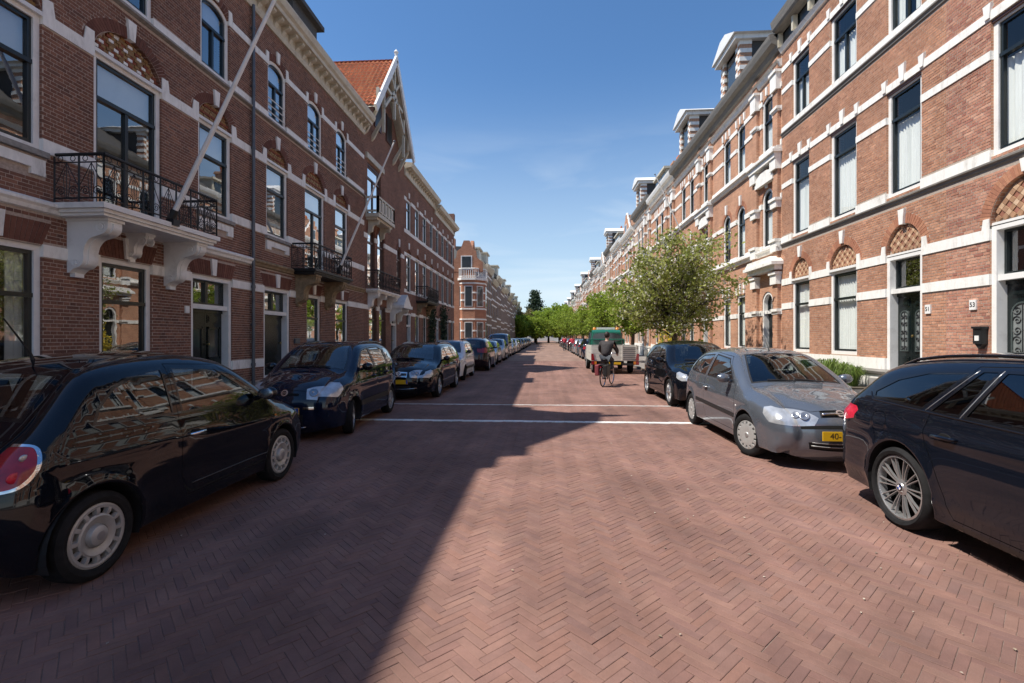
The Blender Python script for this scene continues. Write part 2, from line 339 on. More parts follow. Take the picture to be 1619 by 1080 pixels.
# the 300 that show largest: nearest rows inside the picture
def in_view(X, Y):
    D = Y * cos(PSI) - X * sin(PSI); u = (X * cos(PSI) + Y * sin(PSI)) / D * 764.5
    return abs(u) < 800 and 1.64 / D * 764.5 < 546
pav.sort(key=lambda p: (0 if in_view(p[0], p[1]) else 1, math.hypot(p[0], p[1])))
one = MB(); one.add(paver_verts(0, 0, 0, 0, 0, 0), PF); paver_me = one.mesh('paver', M['paver'], recalc=False)
rest = MB()
for i, (X, Y, a) in enumerate(pav):
    h = max(-.002, rnd.gauss(0, .0007) + .0022 * noise.noise((X * .6, Y * .6, 0))); tx, ty = rnd.gauss(0, .0035), rnd.gauss(0, .006); a += rnd.gauss(0, .006)
    X += rnd.gauss(0, .0008); Y += rnd.gauss(0, .0008)
    if i < 300:
        o = bpy.data.objects.new('paver', paver_me); o.location = (X, Y, h); o.rotation_euler = (ty, -tx, a); link(o, road)
    else: rest.add(paver_verts(X, Y, a, h, tx, ty), PF)
tag(rest.build('paver_field', M['paver'], road, recalc=False), kind='stuff')
# two rows of white blocks across the road
blk = MB(); blk.box(-.098, .098, -.075, .075, -.012, .004); blk_me = blk.mesh('marking_block', M['marking'])
thin = MB(); thin.box(-.148, .148, -.028, .028, -.012, .003); thin_me = thin.mesh('marking_block', M['marking'])
x = -KX + .25
while x < KX - .2:
    o = bpy.data.objects.new('marking_block', blk_me); o.location = (x, LINE1 + rnd.gauss(0, .006), rnd.gauss(0.001, .001)); o.rotation_euler = (0, 0, rnd.gauss(0, .012)); link(o, road); x += .2
x = -KX + .3
while x < KX - .2:
    o = bpy.data.objects.new('marking_block', thin_me); o.location = (x, LINE2 + rnd.gauss(0, .003), rnd.gauss(0.001, .0008)); link(o, road); x += .3
# kerbs and pavements
def pavement(x0, x1, y0, y1):
    r = empty('pavement'); tag(r, kind='structure')
    s = 1 if x1 > 0 else -1
    kx = x0 if s > 0 else x1
    b = MB(); b.box(min(x0, x1), max(x0, x1), y0, y1, -.05, .095); b.build('pavement_bed', M['jointsand'], r)
    km = MB(); km.box(-.06, .06, -.495, .495, -.05, .125); me = km.mesh('kerbstone', M['kerb'])
    y = y0 + .5
    while y < min(y1, 60):
        o = bpy.data.objects.new('kerbstone', me); o.location = (kx + s * .06, y, rnd.gauss(0, .002)); link(o, r); y += 1.0
    if y < y1:
        b = MB(); b.box(kx, kx + s * .12, y - .5, y1, -.05, .122); b.build('kerb_run', M['kerb'], r)
    tm = MB(); tm.box(-.148, .148, -.148, .148, .09, .118); tme = tm.mesh('paving_slab', M['slab'])
    xs = []; xx = kx + s * .275
    while abs(xx - (x1 if s > 0 else x0)) > .16 and len(xs) < 11: xs.append(xx); xx += s * .3
    allt = [(q, y0 + .15 + .3 * j + (.15 if i % 2 else 0)) for i, q in enumerate(xs) for j in range(int((min(y1, 40) - y0) / .3) - 1)]
    allt.sort(key=lambda p: abs(p[1] - 13))
    rm = MB()
    for i, (q, yy) in enumerate(allt):
        if i < 260 and 6 < yy < 30:
            o = bpy.data.objects.new('paving_slab', tme); o.location = (q, yy, rnd.gauss(0, .0015)); link(o, r)
        else: rm.box(q - .148, q + .148, yy - .148, yy + .148, .09, .118 + rnd.gauss(0, .0012))
    tag(rm.build('slab_field', M['slab'], r), kind='stuff')
    if y1 > 40: sheet('pavement_surface', M['slab'], min(x0, x1) + (.12 if s > 0 else 0), max(x0, x1) - (0 if s > 0 else .12), 40, y1, .113, r)
    return r
pavement(-8.1, -KX, -18, 43.2)
pavement(-8.1, -KX, 50.4, 300)
pavement(KX, 8.6, -18, 300)
# ------------------------------------------------------------------ houses
def poly_intervals(poly, z):
    xs = []
    n = len(poly)
    for i in range(n):
        (x0, z0), (x1, z1) = poly[i], poly[(i + 1) % n]
        if (z0 <= z < z1) or (z1 <= z < z0): xs.append(x0 + (z - z0) / (z1 - z0) * (x1 - x0))
    xs.sort(); return [(xs[i], xs[i + 1]) for i in range(0, len(xs) - 1, 2)]
def inset(poly, d):
    """offset a counter-clockwise polygon inwards"""
    n = len(poly); out = []
    A = sum(poly[i][0] * poly[(i+1) % n][1] - poly[(i+1) % n][0] * poly[i][1] for i in range(n))
    sg = 1 if A > 0 else -1
    for i in range(n):
        p0, p1, p2 = Vector(poly[i - 1]), Vector(poly[i]), Vector(poly[(i + 1) % n])
        e1 = (p1 - p0).normalized(); e2 = (p2 - p1).normalized()
        n1 = Vector((-e1.y, e1.x)) * sg; n2 = Vector((-e2.y, e2.x)) * sg
        b = (n1 + n2); b = b / max(.25, b.length_squared) * 2
        q = p1 + b * d; out.append((q.x, q.y))
    return out
def ring(mb, poly, w, y0, y1):
    q = inset(poly, w); n = len(poly)
    vs = [(p[0], y, p[1]) for y in (y0, y1) for p in poly] + [(p[0], y, p[1]) for y in (y0, y1) for p in q]
    fs = []
    for i in range(n):
        j = (i + 1) % n
        fs += [(i, j, 2*n+j, 2*n+i), (n+i, 3*n+i, 3*n+j, n+j), (i, n+i, n+j, j), (2*n+i, 2*n+j, 3*n+j, 3*n+i)]
    mb.add(vs, fs); return q
def arc_poly(x0, x1, z0, z1, rise=0, n=14):
    if rise <= 0: return [(x0, z0), (x1, z0), (x1, z1), (x0, z1)]
    c = (x0 + x1) / 2; r = (x1 - x0) / 2
    return [(x0, z0), (x1, z0)] + [(c + r * cos(pi * i / n), z1 + rise * sin(pi * i / n)) for i in range(n + 1)]
class House:
    def __init__(s, name, label, side, y0, y1, H, bricks=None, wall='btexL', mortar=None, group=None, X=None, deep=9.0, cat='house'):
        s.side, s.y0, s.y1, s.H, s.W = side, y0, y1, H, y1 - y0
        X = (-8.1 if side < 0 else 8.6) if X is None else X
        s.root = empty(name, (X, y0 if side < 0 else y1, 0), pi/2 if side < 0 else -pi/2, label, cat, group)
        s.holes = []; s.block = []; s.bricks = bricks; s.wallm = M[mortar] if bricks else M[wall]; s.deep = deep
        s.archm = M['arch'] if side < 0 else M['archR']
        s.zbase = 0
    def x(s, Y): return Y - s.y0 if s.side < 0 else s.y1 - Y
    def xx(s, a, b):
        p, q = s.x(a), s.x(b); return (p, q) if p < q else (q, p)
    def part(s, mb, name, mat, parent=None, **k):
        return mb.build(name, M[mat] if isinstance(mat, str) else mat, parent or s.root, **k)
    # --- openings
    def opening(s, a, b, z0, z1, rise=0):
        x0, x1 = s.xx(a, b); p = arc_poly(x0, x1, z0, z1, rise); s.holes.append(p); return p, x0, x1
    def window(s, a, b, z0, z1, rise=0, tymp=None, trans=None, mull=False, low_mull=False, frame='paint', sash='sash', rec=.045, cover=None, rails=0, fw=.095, glass='glass', room='room', sill=None, head=None):
        p, x0, x1 = s.opening(a, b, z0, z1, rise)
        wp = arc_poly(x0, x1, z0, z1) if tymp else p
        f = MB(); q = ring(f, wp, fw, rec, rec + .14)
        if tymp: f.box(x0, x1, rec - .07, rec, z1 - .02, z1 + .05)
        fo = s.part(f, 'window', frame)
        sh = MB(); q = ring(sh, q, .06, rec + .035, rec + .10)
        top = z1 + (rise if not tymp else 0)
        if trans:
            sh.box(x0 + fw, x1 - fw, rec + .015, rec + .105, trans - .035, trans + .035)
        if mull: sh.box((x0+x1)/2 - .035, (x0+x1)/2 + .035, rec + .03, rec + .10, z0 + .05, trans or top - .05)
        s.part(sh, 'sash', sash, fo)
        g = MB(); qq = inset(q, -.01); n = len(qq)
        y = rec + .075
        tri = tessellate_polygon([[Vector((k[0], k[1], 0)) for k in qq]])
        g.add([(k[0], y, k[1]) for k in qq], [tuple(t) for t in tri])
        s.part(g, 'pane', glass, fo)
        if cover:
            zc0, zc1, kind = cover
            c = MB()
            rq = random.random()
            if kind == 'curtain' and rq < .12: kind = 'none'
            if kind == 'none': pass
            elif kind == 'curtain' and rq < .42:
                for (e0, e1) in ((x0 + .08, x0 + .08 + (x1 - x0) * (.20 + .2 * random.random())), (x1 - .08 - (x1 - x0) * (.20 + .2 * random.random()), x1 - .08)):
                    n = 16; vs = []
                    for i in range(n + 1):
                        xx_ = e0 + (e1 - e0) * i / n; yy = rec + .18 + .025 * sin(i * 1.8 + a); vs += [(xx_, yy, zc0), (xx_, yy, max(zc1, top - .12))]
                    c.add(vs, [(2*i, 2*i+2, 2*i+3, 2*i+1) for i in range(n)])
            elif kind == 'blind': c.box(x0 + .1, x1 - .1, rec + .16, rec + .17, zc0, zc1)
            else:
                n = 36; vs = []; fs = []
                for i in range(n + 1):
                    xx_ = x0 + .05 + (x1 - x0 - .1) * i / n; yy = rec + .165 + .022 * sin(i * 1.9) + .012 * sin(i * 4.7 + a)
                    vs += [(xx_, yy, zc0), (xx_, yy + .01 * sin(i * 2.3), zc1)]
                for i in range(n): fs.append((2*i, 2*i+2, 2*i+3, 2*i+1))
                c.add(vs, fs)
            if c.v: s.part(c, 'curtain' if kind != 'blind' else 'blind', 'curtain' if kind != 'blind' else 'blind', fo)
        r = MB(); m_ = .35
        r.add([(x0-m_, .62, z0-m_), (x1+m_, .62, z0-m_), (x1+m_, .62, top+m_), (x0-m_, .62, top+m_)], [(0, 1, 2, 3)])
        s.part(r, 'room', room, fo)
        if sill:
            b_ = MB(); b_.box(x0 - .04, x1 + .04, -.05, rec + .05, z0 - .07, z0 + .004); s.part(b_, 'sill', sill, fo)
        for i in range(rails):
            b_ = MB(); zz = z0 + .22 + .2 * i; b_.tube([(x0 + .03, .03, zz), (x1 - .03, .03, zz)], .016, 6); s.part(b_, 'safety_rail', 'paint', fo)
        if tymp: s.tympanum(x0, x1, z1 + .05, rise - .05, tymp, fo)
        return fo
    def tympanum(s, x0, x1, z1, rise, style, parent):
        c, r = (x0 + x1) / 2, (x1 - x0) / 2 - .005
        y = .075
        inside = lambda px, pz: ((px - c) / r) ** 2 + ((pz - z1) / rise) ** 2 < .97 and pz > z1
        b = MB(); p = arc_poly(x0, x1, z1, z1 + .001, rise); b.prism(p, y + .02, y + .06); s.part(b, 'tympanum', 'mortarL' if s.side < 0 else 'mortarR', parent)
        t = MB()
        if style in ('studs', 'rows'):
            bw, bh = .105, .0625; row = 0; zz = z1 + .004
            while zz < z1 + rise:
                xo = c - r - (.5 * bw if row % 2 else 0); k = 0
                while xo < c + r:
                    m0, m1 = xo + bw * .5, zz + bh * .5
                    if inside(m0, m1) and inside(m0 - .04, m1) and inside(m0 + .04, m1):
                        if style == 'studs':
                            t.mi = 2 if (row % 4 == 1 and k % 3 == 1) or (row % 4 == 3 and k % 3 == 2) else (1 if (row + k) % 3 == 0 else 0)
                        else: t.mi = 1 if row % 3 == 2 else 0
                        d = .012 if t.mi == 2 else (.016 if (row + k) % 2 else 0)
                        if style == 'rows': d = .02 if t.mi == 1 else (.012 if k % 2 else 0)
                        t.box(xo + .004, xo + bw - .004, y - .002 - d, y + .03, zz + .004, zz + bh - .004)
                    xo += bw; k += 1
                zz += bh; row += 1
        else:  # diagonal lattice of square tiles
            sz = .085 if style == 'lattice' else .10
            n = int(r / sz * 1.6) + 3
            for i in range(-n, n + 1):
                for j in range(-n, n + 1):
                    cx, cz = c + (i - j) * sz * .707, z1 + (i + j) * sz * .707
                    if inside(cx, cz) and inside(cx - .03, cz + .03) and inside(cx + .03, cz + .03):
                        t.mi = 2 if (i % 2 == 0 and j % 2 == 0) else (0 if (i + j) % 2 else 1)
                        h = sz * .64; d = .0 if t.mi == 1 else .015
                        vs = [(cx + dx * h, yy, cz + dz * h) for yy in (y - .004 - d, y + .03) for dx, dz in ((0, -1), (1, 0), (0, 1), (-1, 0))]
                        t.add(vs, [(0, 1, 2, 3), (0, 4, 5, 1), (1, 5, 6, 2), (2, 6, 7, 3), (3, 7, 4, 0)])
        if t.v: tag(s.part(t, 'pattern_brick', [M['ochre'], M['redb'], M['white']] if s.side < 0 else [M['ochreR'], M['redbR'], M['ochre2']], parent), kind='stuff')
    def door(s, a, b, z0, ztr, z1, rise=0, style='double', rec=.22, fan_mull=True, frame='paint', tymp=None, leafm='door'):
        p, x0, x1 = s.opening(a, b, z0, z1, rise)
        wp = arc_poly(x0, x1, z0, z1) if tymp else p
        f = MB(); fw = .10; q = ring(f, wp, fw, .03, rec + .06)
        f.box(x0 + fw, x1 - fw, rec - .16, rec + .05, ztr - .05, ztr + .06)
        if tymp: f.box(x0, x1, rec - .19, rec - .13, z1 - .02, z1 + .05)
        fo = s.part(f, 'door', frame)
        top = z1 + (0 if tymp else rise)
        if tymp: s.tympanum(x0, x1, z1 + .05, rise - .05, tymp, fo)
        fan = MB(); fr = MB(); xm = (x0 + x1) / 2
        fp = [(k[0], max(k[1], ztr + .06)) for k in q]
        q2 = ring(fr, fp, .05, rec - .05, rec + .02)
        if fan_mull: fr.box(xm - .045, xm + .045, rec - .06, rec + .02, ztr + .06, top - fw)
        s.part(fr, 'fanlight_frame', 'sash', fo)
        tri = tessellate_polygon([[Vector((k[0], k[1], 0)) for k in q2]])
        fan.add([(k[0], rec, k[1]) for k in q2], [tuple(t) for t in tri]); s.part(fan, 'pane', 'glass', fo)
        n = 2 if style in ('double', 'grille') else 1
        w = (x1 - x0 - 2 * fw) / n; zt = ztr - .05; zb = z0 + .01
        for i in range(n):
            l0 = x0 + fw + i * w + .004; l1 = l0 + w - .008
            d = MB(); d.box(l0, l1, rec, rec + .05, zb, zt)
            pads = [(zb + .12, zb + .55), (zb + .68, zt - .42), (zt - .32, zt - .12)]
            for k, (u0, u1) in enumerate(pads):
                if k == 1 and style == 'grille': continue
                if k == 1 and style == 'double':
                    pn = MB(); pn.box(l0 + .13, l1 - .13, rec - .004, rec - .001, u0 + .05, u1 - .05); s.part(pn, 'pane', 'smoked', fo)
                    d.box(l0 + .09, l0 + .13, rec - .03, rec, u0, u1); d.box(l1 - .13, l1 - .09, rec - .03, rec, u0, u1); d.box(l0 + .09, l1 - .09, rec - .03, rec, u0, u0 + .05); d.box(l0 + .09, l1 - .09, rec - .03, rec, u1 - .05, u1); continue
                d.box(l0 + .09, l1 - .09, rec - .018, rec, u0, u1); d.box(l0 + .125, l1 - .125, rec - .032, rec - .018, u0 + .035, u1 - .035)
            d.box(l0, l1, rec - .03, rec, zt - .08, zt); d.box(l0, l1, rec - .022, rec, zb, zb + .10)
            do = s.part(d, 'leaf', leafm, fo)
            if style == 'grille':
                u0, u1 = pads[1]; c0 = (l0 + l1) / 2; hw = (l1 - l0) / 2 - .10
                pl = arc_poly(c0 - hw, c0 + hw, u0, u1 - hw, hw, 10)
                g = MB(); ring(g, pl, .03, rec - .03, rec); s.part(g, 'pane_moulding', 'door_trim', fo)
                g = MB(); g.prism(pl, rec - .012, rec - .006); s.part(g, 'pane', 'frosted', fo)
                g = MB()
                for sx in (-1, 1):
                    for kz in range(5):
                        zc = u0 + (u1 - u0 - .06) * (kz + .5) / 5; R = hw * .42
                        pts = [(c0 + sx * (hw * .45 + R * (1 - t / 14) * cos(t * .75)), rec - .022, zc + R * (1 - t / 14) * sin(t * .75) * (1 if kz % 2 else -1)) for t in range(13)]
                        g.tube(pts, .008, 4)
                g.tube([(c0, rec - .022, u0), (c0, rec - .022, u1)], .009, 4); s.part(g, 'grille', 'iron', fo)
        k = MB(); kx = xm + (.07 if n == 2 else (x1 - x0) * .33); k.sphere((kx, rec - .06, zb + 1.05), .03); k.tube([(kx, rec - .05, zb + 1.05), (kx, rec, zb + 1.05)], .012, 6)
        s.part(k, 'door_knob', 'brass', fo)
        st = MB(); st.box(x0 - .12, x1 + .12, -.34, rec + .1, s.zbase + .0, z0); s.part(st, 'doorstep', 'kerb', fo)
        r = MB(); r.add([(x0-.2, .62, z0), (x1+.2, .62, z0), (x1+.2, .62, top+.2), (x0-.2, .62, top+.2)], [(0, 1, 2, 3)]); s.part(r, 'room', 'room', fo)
        return fo
    # --- stone dressings
    def bandsegs(s, z0, z1, a=None, b=None):
        x0, x1 = s.xx(s.y0 if a is None else a, s.y1 if b is None else b)
        cuts = []
        for p in s.holes: cuts += poly_intervals(p, (z0 + z1) / 2)
        cuts.sort(); segs = []; c = x0
        for u, v in cuts:
            if u > c + .02: segs.append((c, min(u, x1)))
            c = max(c, v)
        if c < x1 - .02: segs.append((c, x1))
        return [q for q in segs if q[1] - q[0] > .03]
    def band(s, z0, z1, proud=.022, mat='white', a=None, b=None, name='stone_band', ears=None, single=False):
        all_ = MB()
        for (u, v) in s.bandsegs(z0, z1, a, b):
            mb = MB()
            hc = [c for p in s.holes for q in poly_intervals(p, (z0 + z1) / 2) for c in q]
            eu = .004 if any(abs(c - u) < .001 for c in hc) else 0; ev = .004 if any(abs(c - v) < .001 for c in hc) else 0
            mb.box(u - eu, v + ev, -proud, .10, z0, z1)
            if ears:
                he, we = ears
                cuts = [c for p in s.holes for q in poly_intervals(p, (z0 + z1) / 2) for c in q]
                if any(abs(c - u) < .01 for c in cuts): mb.prism([(u, z1), (u + we, z1), (u + we * .8, z1 + he), (u - .0, z1 + he)], -proud, .08)
                if any(abs(c - v) < .01 for c in cuts): mb.prism([(v - we, z1), (v, z1), (v, z1 + he), (v - we * .8, z1 + he)], -proud, .08)
                for e in ((u, u + we) if any(abs(c - u) < .01 for c in cuts) else None, (v - we, v) if any(abs(c - v) < .01 for c in cuts) else None):
                    if e: s.block.append([(e[0], z1), (e[1], z1), (e[1], z1 + he), (e[0], z1 + he)])
            s.block.append([(u, z0), (v, z0), (v, z1), (u, z1)])
            s.part(mb, name, mat)
    def keystone(s, Y, z0, z1, w0=.13, w1=.2, proud=.05, mat='white'):
        c = s.x(Y); p = [(c - w0/2, z0), (c + w0/2, z0), (c + w1/2, z1), (c - w1/2, z1)]
        mb = MB(); mb.prism(p, -proud, .1); s.part(mb, 'keystone', mat); s.block.append(p)
    def archring(s, a, b, z1, rise, th=.22, proud=.004):
        x0, x1 = s.xx(a, b); c, r = (x0+x1)/2, (x1-x0)/2
        n = max(8, int(pi * (r + th / 2) * (1 if rise > .4 else .7) / .072)); mb = MB()
        P = lambda t, k: (c + (r + k) * cos(t), z1 + (rise + k) * sin(t))
        for i in range(n):
            t0 = pi * (i + .06) / n; t1 = pi * (i + .94) / n
            q = [P(t0, .0), P(t1, .0), P(t1, th), P(t0, th)]
            vs = [(k[0], -proud, k[1]) for k in q] + [(k[0], .11, k[1]) for k in q]
            mb.add(vs, [(0, 1, 2, 3), (0, 4, 5, 1), (1, 5, 6, 2), (2, 6, 7, 3), (3, 7, 4, 0)])
        tag(s.part(mb, 'arch_bricks', s.archm), kind='stuff')
        s.block.append([P(pi * i / 16, th) for i in range(17)])
        s.block.append([(x0 - th, z1), (x1 + th, z1), (x1 + th, z1 + .02), (x0 - th, z1 + .02)])
    def flatarch(s, a, b, z0, h, splay=.14, camber=.0):
        x0, x1 = s.xx(a, b); n = max(6, int((x1 - x0) / .068)); mb = MB()
        for i in range(n):
            f0, f1 = (i + .06) / n, (i + .94) / n
            q = [(x0 + (x1-x0)*f0, z0), (x0 + (x1-x0)*f1, z0), (x0 - splay + (x1-x0+2*splay)*f1, z0 + h), (x0 - splay + (x1-x0+2*splay)*f0, z0 + h)]
            mb.add([(k[0], -.004, k[1]) for k in q] + [(k[0], .1, k[1]) for k in q], [(0, 1, 2, 3), (0, 4, 5, 1), (1, 5, 6, 2), (2, 6, 7, 3), (3, 7, 4, 0)])
        tag(s.part(mb, 'arch_bricks', s.archm), kind='stuff')
        s.block.append([(x0, z0), (x1, z0), (x1 + splay, z0 + h), (x0 - splay, z0 + h)])
    def moulding(s, prof, mat, name='cornice', a=None, b=None, parent=None):
        """prof: list of (out, z) swept along the front"""
        x0, x1 = s.xx(s.y0 if a is None else a, s.y1 if b is None else b)
        mb = MB(); poly = [(-o_, z) for o_, z in prof]; mb.prism(poly, x0, x1, 'yz'); return s.part(mb, name, mat, parent)
    # --- shell
    def finish(s, roof=None, side_mat='wallside', views=None):
        W, H = s.W, s.H
        outer = [Vector((0, s.zbase, 0)), Vector((W, s.zbase, 0)), Vector((W, H, 0)), Vector((0, H, 0))]
        loops = [outer] + [[Vector((p[0], p[1], 0)) for p in reversed(h)] for h in s.holes]
        flat = [v for lp in loops for v in lp]
        tri = tessellate_polygon(loops)
        y = .004 if s.bricks else 0
        mb = MB(); mb.add([(v.x, y, v.y) for v in flat], [tuple(t) for t in tri])
        wo = s.part(mb, 'wall', s.wallm, recalc=False)
        for h in s.holes:
            rv = MB(); n = len(h); rv.add([(p[0], 0 if s.bricks else y, p[1]) for p in h] + [(p[0], .30, p[1]) for p in h], [(i, (i+1) % n, (i+1) % n + n, i + n) for i in range(n)])
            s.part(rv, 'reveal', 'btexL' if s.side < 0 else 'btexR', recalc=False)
        sb = MB(); d = s.deep
        sb.add([(0, y, s.zbase), (0, d, s.zbase), (0, d, H), (0, y, H), (W, y, s.zbase), (W, d, s.zbase), (W, d, H), (W, y, H)], [(0, 1, 2, 3), (4, 7, 6, 5), (1, 5, 6, 2), (3, 2, 6, 7)])
        s.part(sb, 'side_wall', side_mat, recalc=False)
        if s.bricks: s.lay_bricks(views)
    def lay_bricks(s, score):
        course, jt = .0625, .0125; W = s.W; z = s.zbase; row = 0; full = []; mb = MB(); rn = random.Random(int(s.y0 * 100) + 5)
        polys = s.holes + s.block
        boxes = [(min(p[1] for p in q), max(p[1] for p in q), q) for q in polys]
        while z < s.H - .02:
            z0, z1 = z + jt / 2, z + course - jt / 2; zm = z + course / 2
            cuts = []
            for a, b, q in boxes:
                if a > z1 or b < z0: continue
                zz = min(max(zm, a + .004), b - .004)
                if zz < z0 - .001 or zz > z1 + .001: continue
                cuts += poly_intervals(q, zz)
            cuts.sort(); segs = []; c = 0
            for u, v in cuts:
                if u > c: segs.append((c, u))
                c = max(c, v)
            if c < W: segs.append((c, W))
            pitch = .22 if row % 2 == 0 else .11; off = 0 if row % 4 == 0 else (.11 if row % 4 == 2 else .055)
            for (u, v) in segs:
                k = math.floor((u - off) / pitch)
                while off + k * pitch < v:
                    b0, b1 = off + k * pitch + jt / 2, off + (k + 1) * pitch - jt / 2; k += 1
                    c0, c1 = max(b0, u + .003), min(b1, v - .003)
                    if c1 - c0 < .02: continue
                    pr = max(-.0018, rn.gauss(.0003, .0011))
                    if pitch > .2 and c0 == b0 and c1 == b1: full.append((c0, c1, z0, z1, pr))
                    else: mb.add([(c0, -pr, z0), (c1, -pr, z0), (c1, -pr, z1), (c0, -pr, z1), (c0, .009, z0), (c1, .009, z0), (c1, .009, z1), (c0, .009, z1)],
                                 [(0, 1, 2, 3), (0, 4, 5, 1), (1, 5, 6, 2), (2, 6, 7, 3), (3, 7, 4, 0)])
            z += course; row += 1
        mw = s.root.matrix_basis
        def sc(f):
            p = mw @ Vector(((f[0] + f[1]) / 2, 0, f[2])); return -score(p)
        full.sort(key=sc)
        one = MB(); hx, hz = (.22 - jt) / 2, (course - jt) / 2
        one.add([(-hx, 0, -hz), (hx, 0, -hz), (hx, 0, hz), (-hx, 0, hz), (-hx, .012, -hz), (hx, .012, -hz), (hx, .012, hz), (-hx, .012, hz)],
                [(0, 1, 2, 3), (0, 4, 5, 1), (1, 5, 6, 2), (2, 6, 7, 3), (3, 7, 4, 0)])
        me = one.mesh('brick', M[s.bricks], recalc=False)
        for i, (c0, c1, z0, z1, pr) in enumerate(full):
            if i < 300:
                o = bpy.data.objects.new('brick', me); o.location = ((c0 + c1) / 2, -pr, (z0 + z1) / 2); link(o, s.root)
            else: mb.add([(c0, -pr, z0), (c1, -pr, z0), (c1, -pr, z1), (c0, -pr, z1), (c0, .009, z0), (c1, .009, z0), (c1, .009, z1), (c0, .009, z1)],
                                 [(0, 1, 2, 3), (0, 4, 5, 1), (1, 5, 6, 2), (2, 6, 7, 3), (3, 7, 4, 0)])
        tag(s.part(mb, 'brickwork', s.bricks, recalc=False), kind='stuff')
def seen(p):
    """how large a brick at p shows: 0 outside the picture or behind the parked cars"""
    D = p.y * cos(PSI) - p.x * sin(PSI)
    if D < .5: return 0
    u = 809.5 + 764.5 * (p.x * cos(PSI) + p.y * sin(PSI)) / D; v = 534 - 764.5 * (p.z - 1.64) / D
    if not (8 < u < 1611 and 8 < v < 550): return 0
    return 1 / D
M['ochre2'] = piece_mat('pale_ochre_brick', [(.68, .47, .31), (.60, .40, .25), (.72, .52, .36)], rough=.6)
M['ochreR'] = piece_mat('tan_pattern_brick', [(.46, .27, .16), (.40, .23, .14), (.50, .30, .19)], rough=.6)
M['redbR'] = piece_mat('rosy_pattern_brick', [(.38, .17, .12), (.34, .15, .10)], rough=.6)
M['smoked'] = pmat('smoked_door_glass', (.035, .040, .040), .1, var=.3, scale=2, spec=.7)
M['brass'] = pmat('brass', (.45, .32, .12), .3, metal=1, var=.2)
M['frosted'] = pmat('grey_obscured_glass', (.20, .22, .215), .12, var=.25, scale=2, spec=.8)
M['door_trim'] = pmat('grey_door_moulding', (.06, .075, .072), .3, var=.2)

def catm(P, n):
    out = []
    for i in range(len(P) - 1):
        p0, p1, p2, p3 = P[max(i-1, 0)], P[i], P[i+1], P[min(i+2, len(P)-1)]
        for j in range(n):
            t = j / n; out.append(tuple(.5 * ((2*b) + (-a+c)*t + (2*a-5*b+4*c-e)*t*t + (-a+3*b-3*c+e)*t**3) for a, b, c, e in zip(p0, p1, p2, p3)))
    return out + [P[-1]]
def scroll_bracket(mb, xc, w, d, h, ztop):
    """S-shaped console: profile in (out, z)"""
    prof = [(0, 0), (d, 0), (d, -.10), (d * .97, -.19), (d * .80, -.27), (d * .58, -.31), (d * .45, -.38), (d * .38, -.50 * h / .9), (d * .36, -.66 * h / .9),
            (d * .30, -.78 * h / .9), (d * .16, -.84 * h / .9), (d * .06, -h), (0, -h)]
    k = h / .9
    cv = catm([(d, 0), (d * 1.0, -.08 * k), (d * .99, -.17 * k), (d * .90, -.25 * k), (d * .74, -.29 * k), (d * .60, -.32 * k), (d * .50, -.38 * k), (d * .43, -.47 * k), (d * .40, -.58 * k), (d * .40, -.68 * k), (d * .36, -.76 * k), (d * .27, -.81 * k), (d * .17, -.83 * k), (d * .10, -.87 * k), (d * .06, -h)], 3)
    prof = [(0, 0)] + cv + [(0, -h)]
    mb.prism([(-o_, ztop + z) for o_, z in prof], xc - w / 2, xc + w / 2, 'yz')
    mb.prism([(-o_, ztop + z) for o_, z in [(0, -.012)] + [(a * 1.03 + .004, b) for a, b in cv[3:]] + [(0, -h - .01)]], xc - w * .2, xc + w * .2, 'yz')
    mb.box(xc - w * .58, xc + w * .58, -d * 1.04, 0, ztop - .05, ztop)
    mb.box(xc - w * .3, xc + w * .3, -d * .12, 0, ztop - h - .07, ztop - h)
    # side scroll discs
    for k, (o_, z, r) in enumerate(((d * .82, -.15, .085), (d * .2, -.74 * h / .9, .06))):
        for sx in (-1, 1):
            mb.lathe([(0, -.012), (r * .5, -.012), (r * .6, 0), (r, -.008), (r, .02)] if sx < 0 else [(0, .012), (r * .5, .012), (r * .6, 0), (r, .008), (r, -.02)], 12, 'x', (xc + sx * w / 2, -o_, ztop + z))
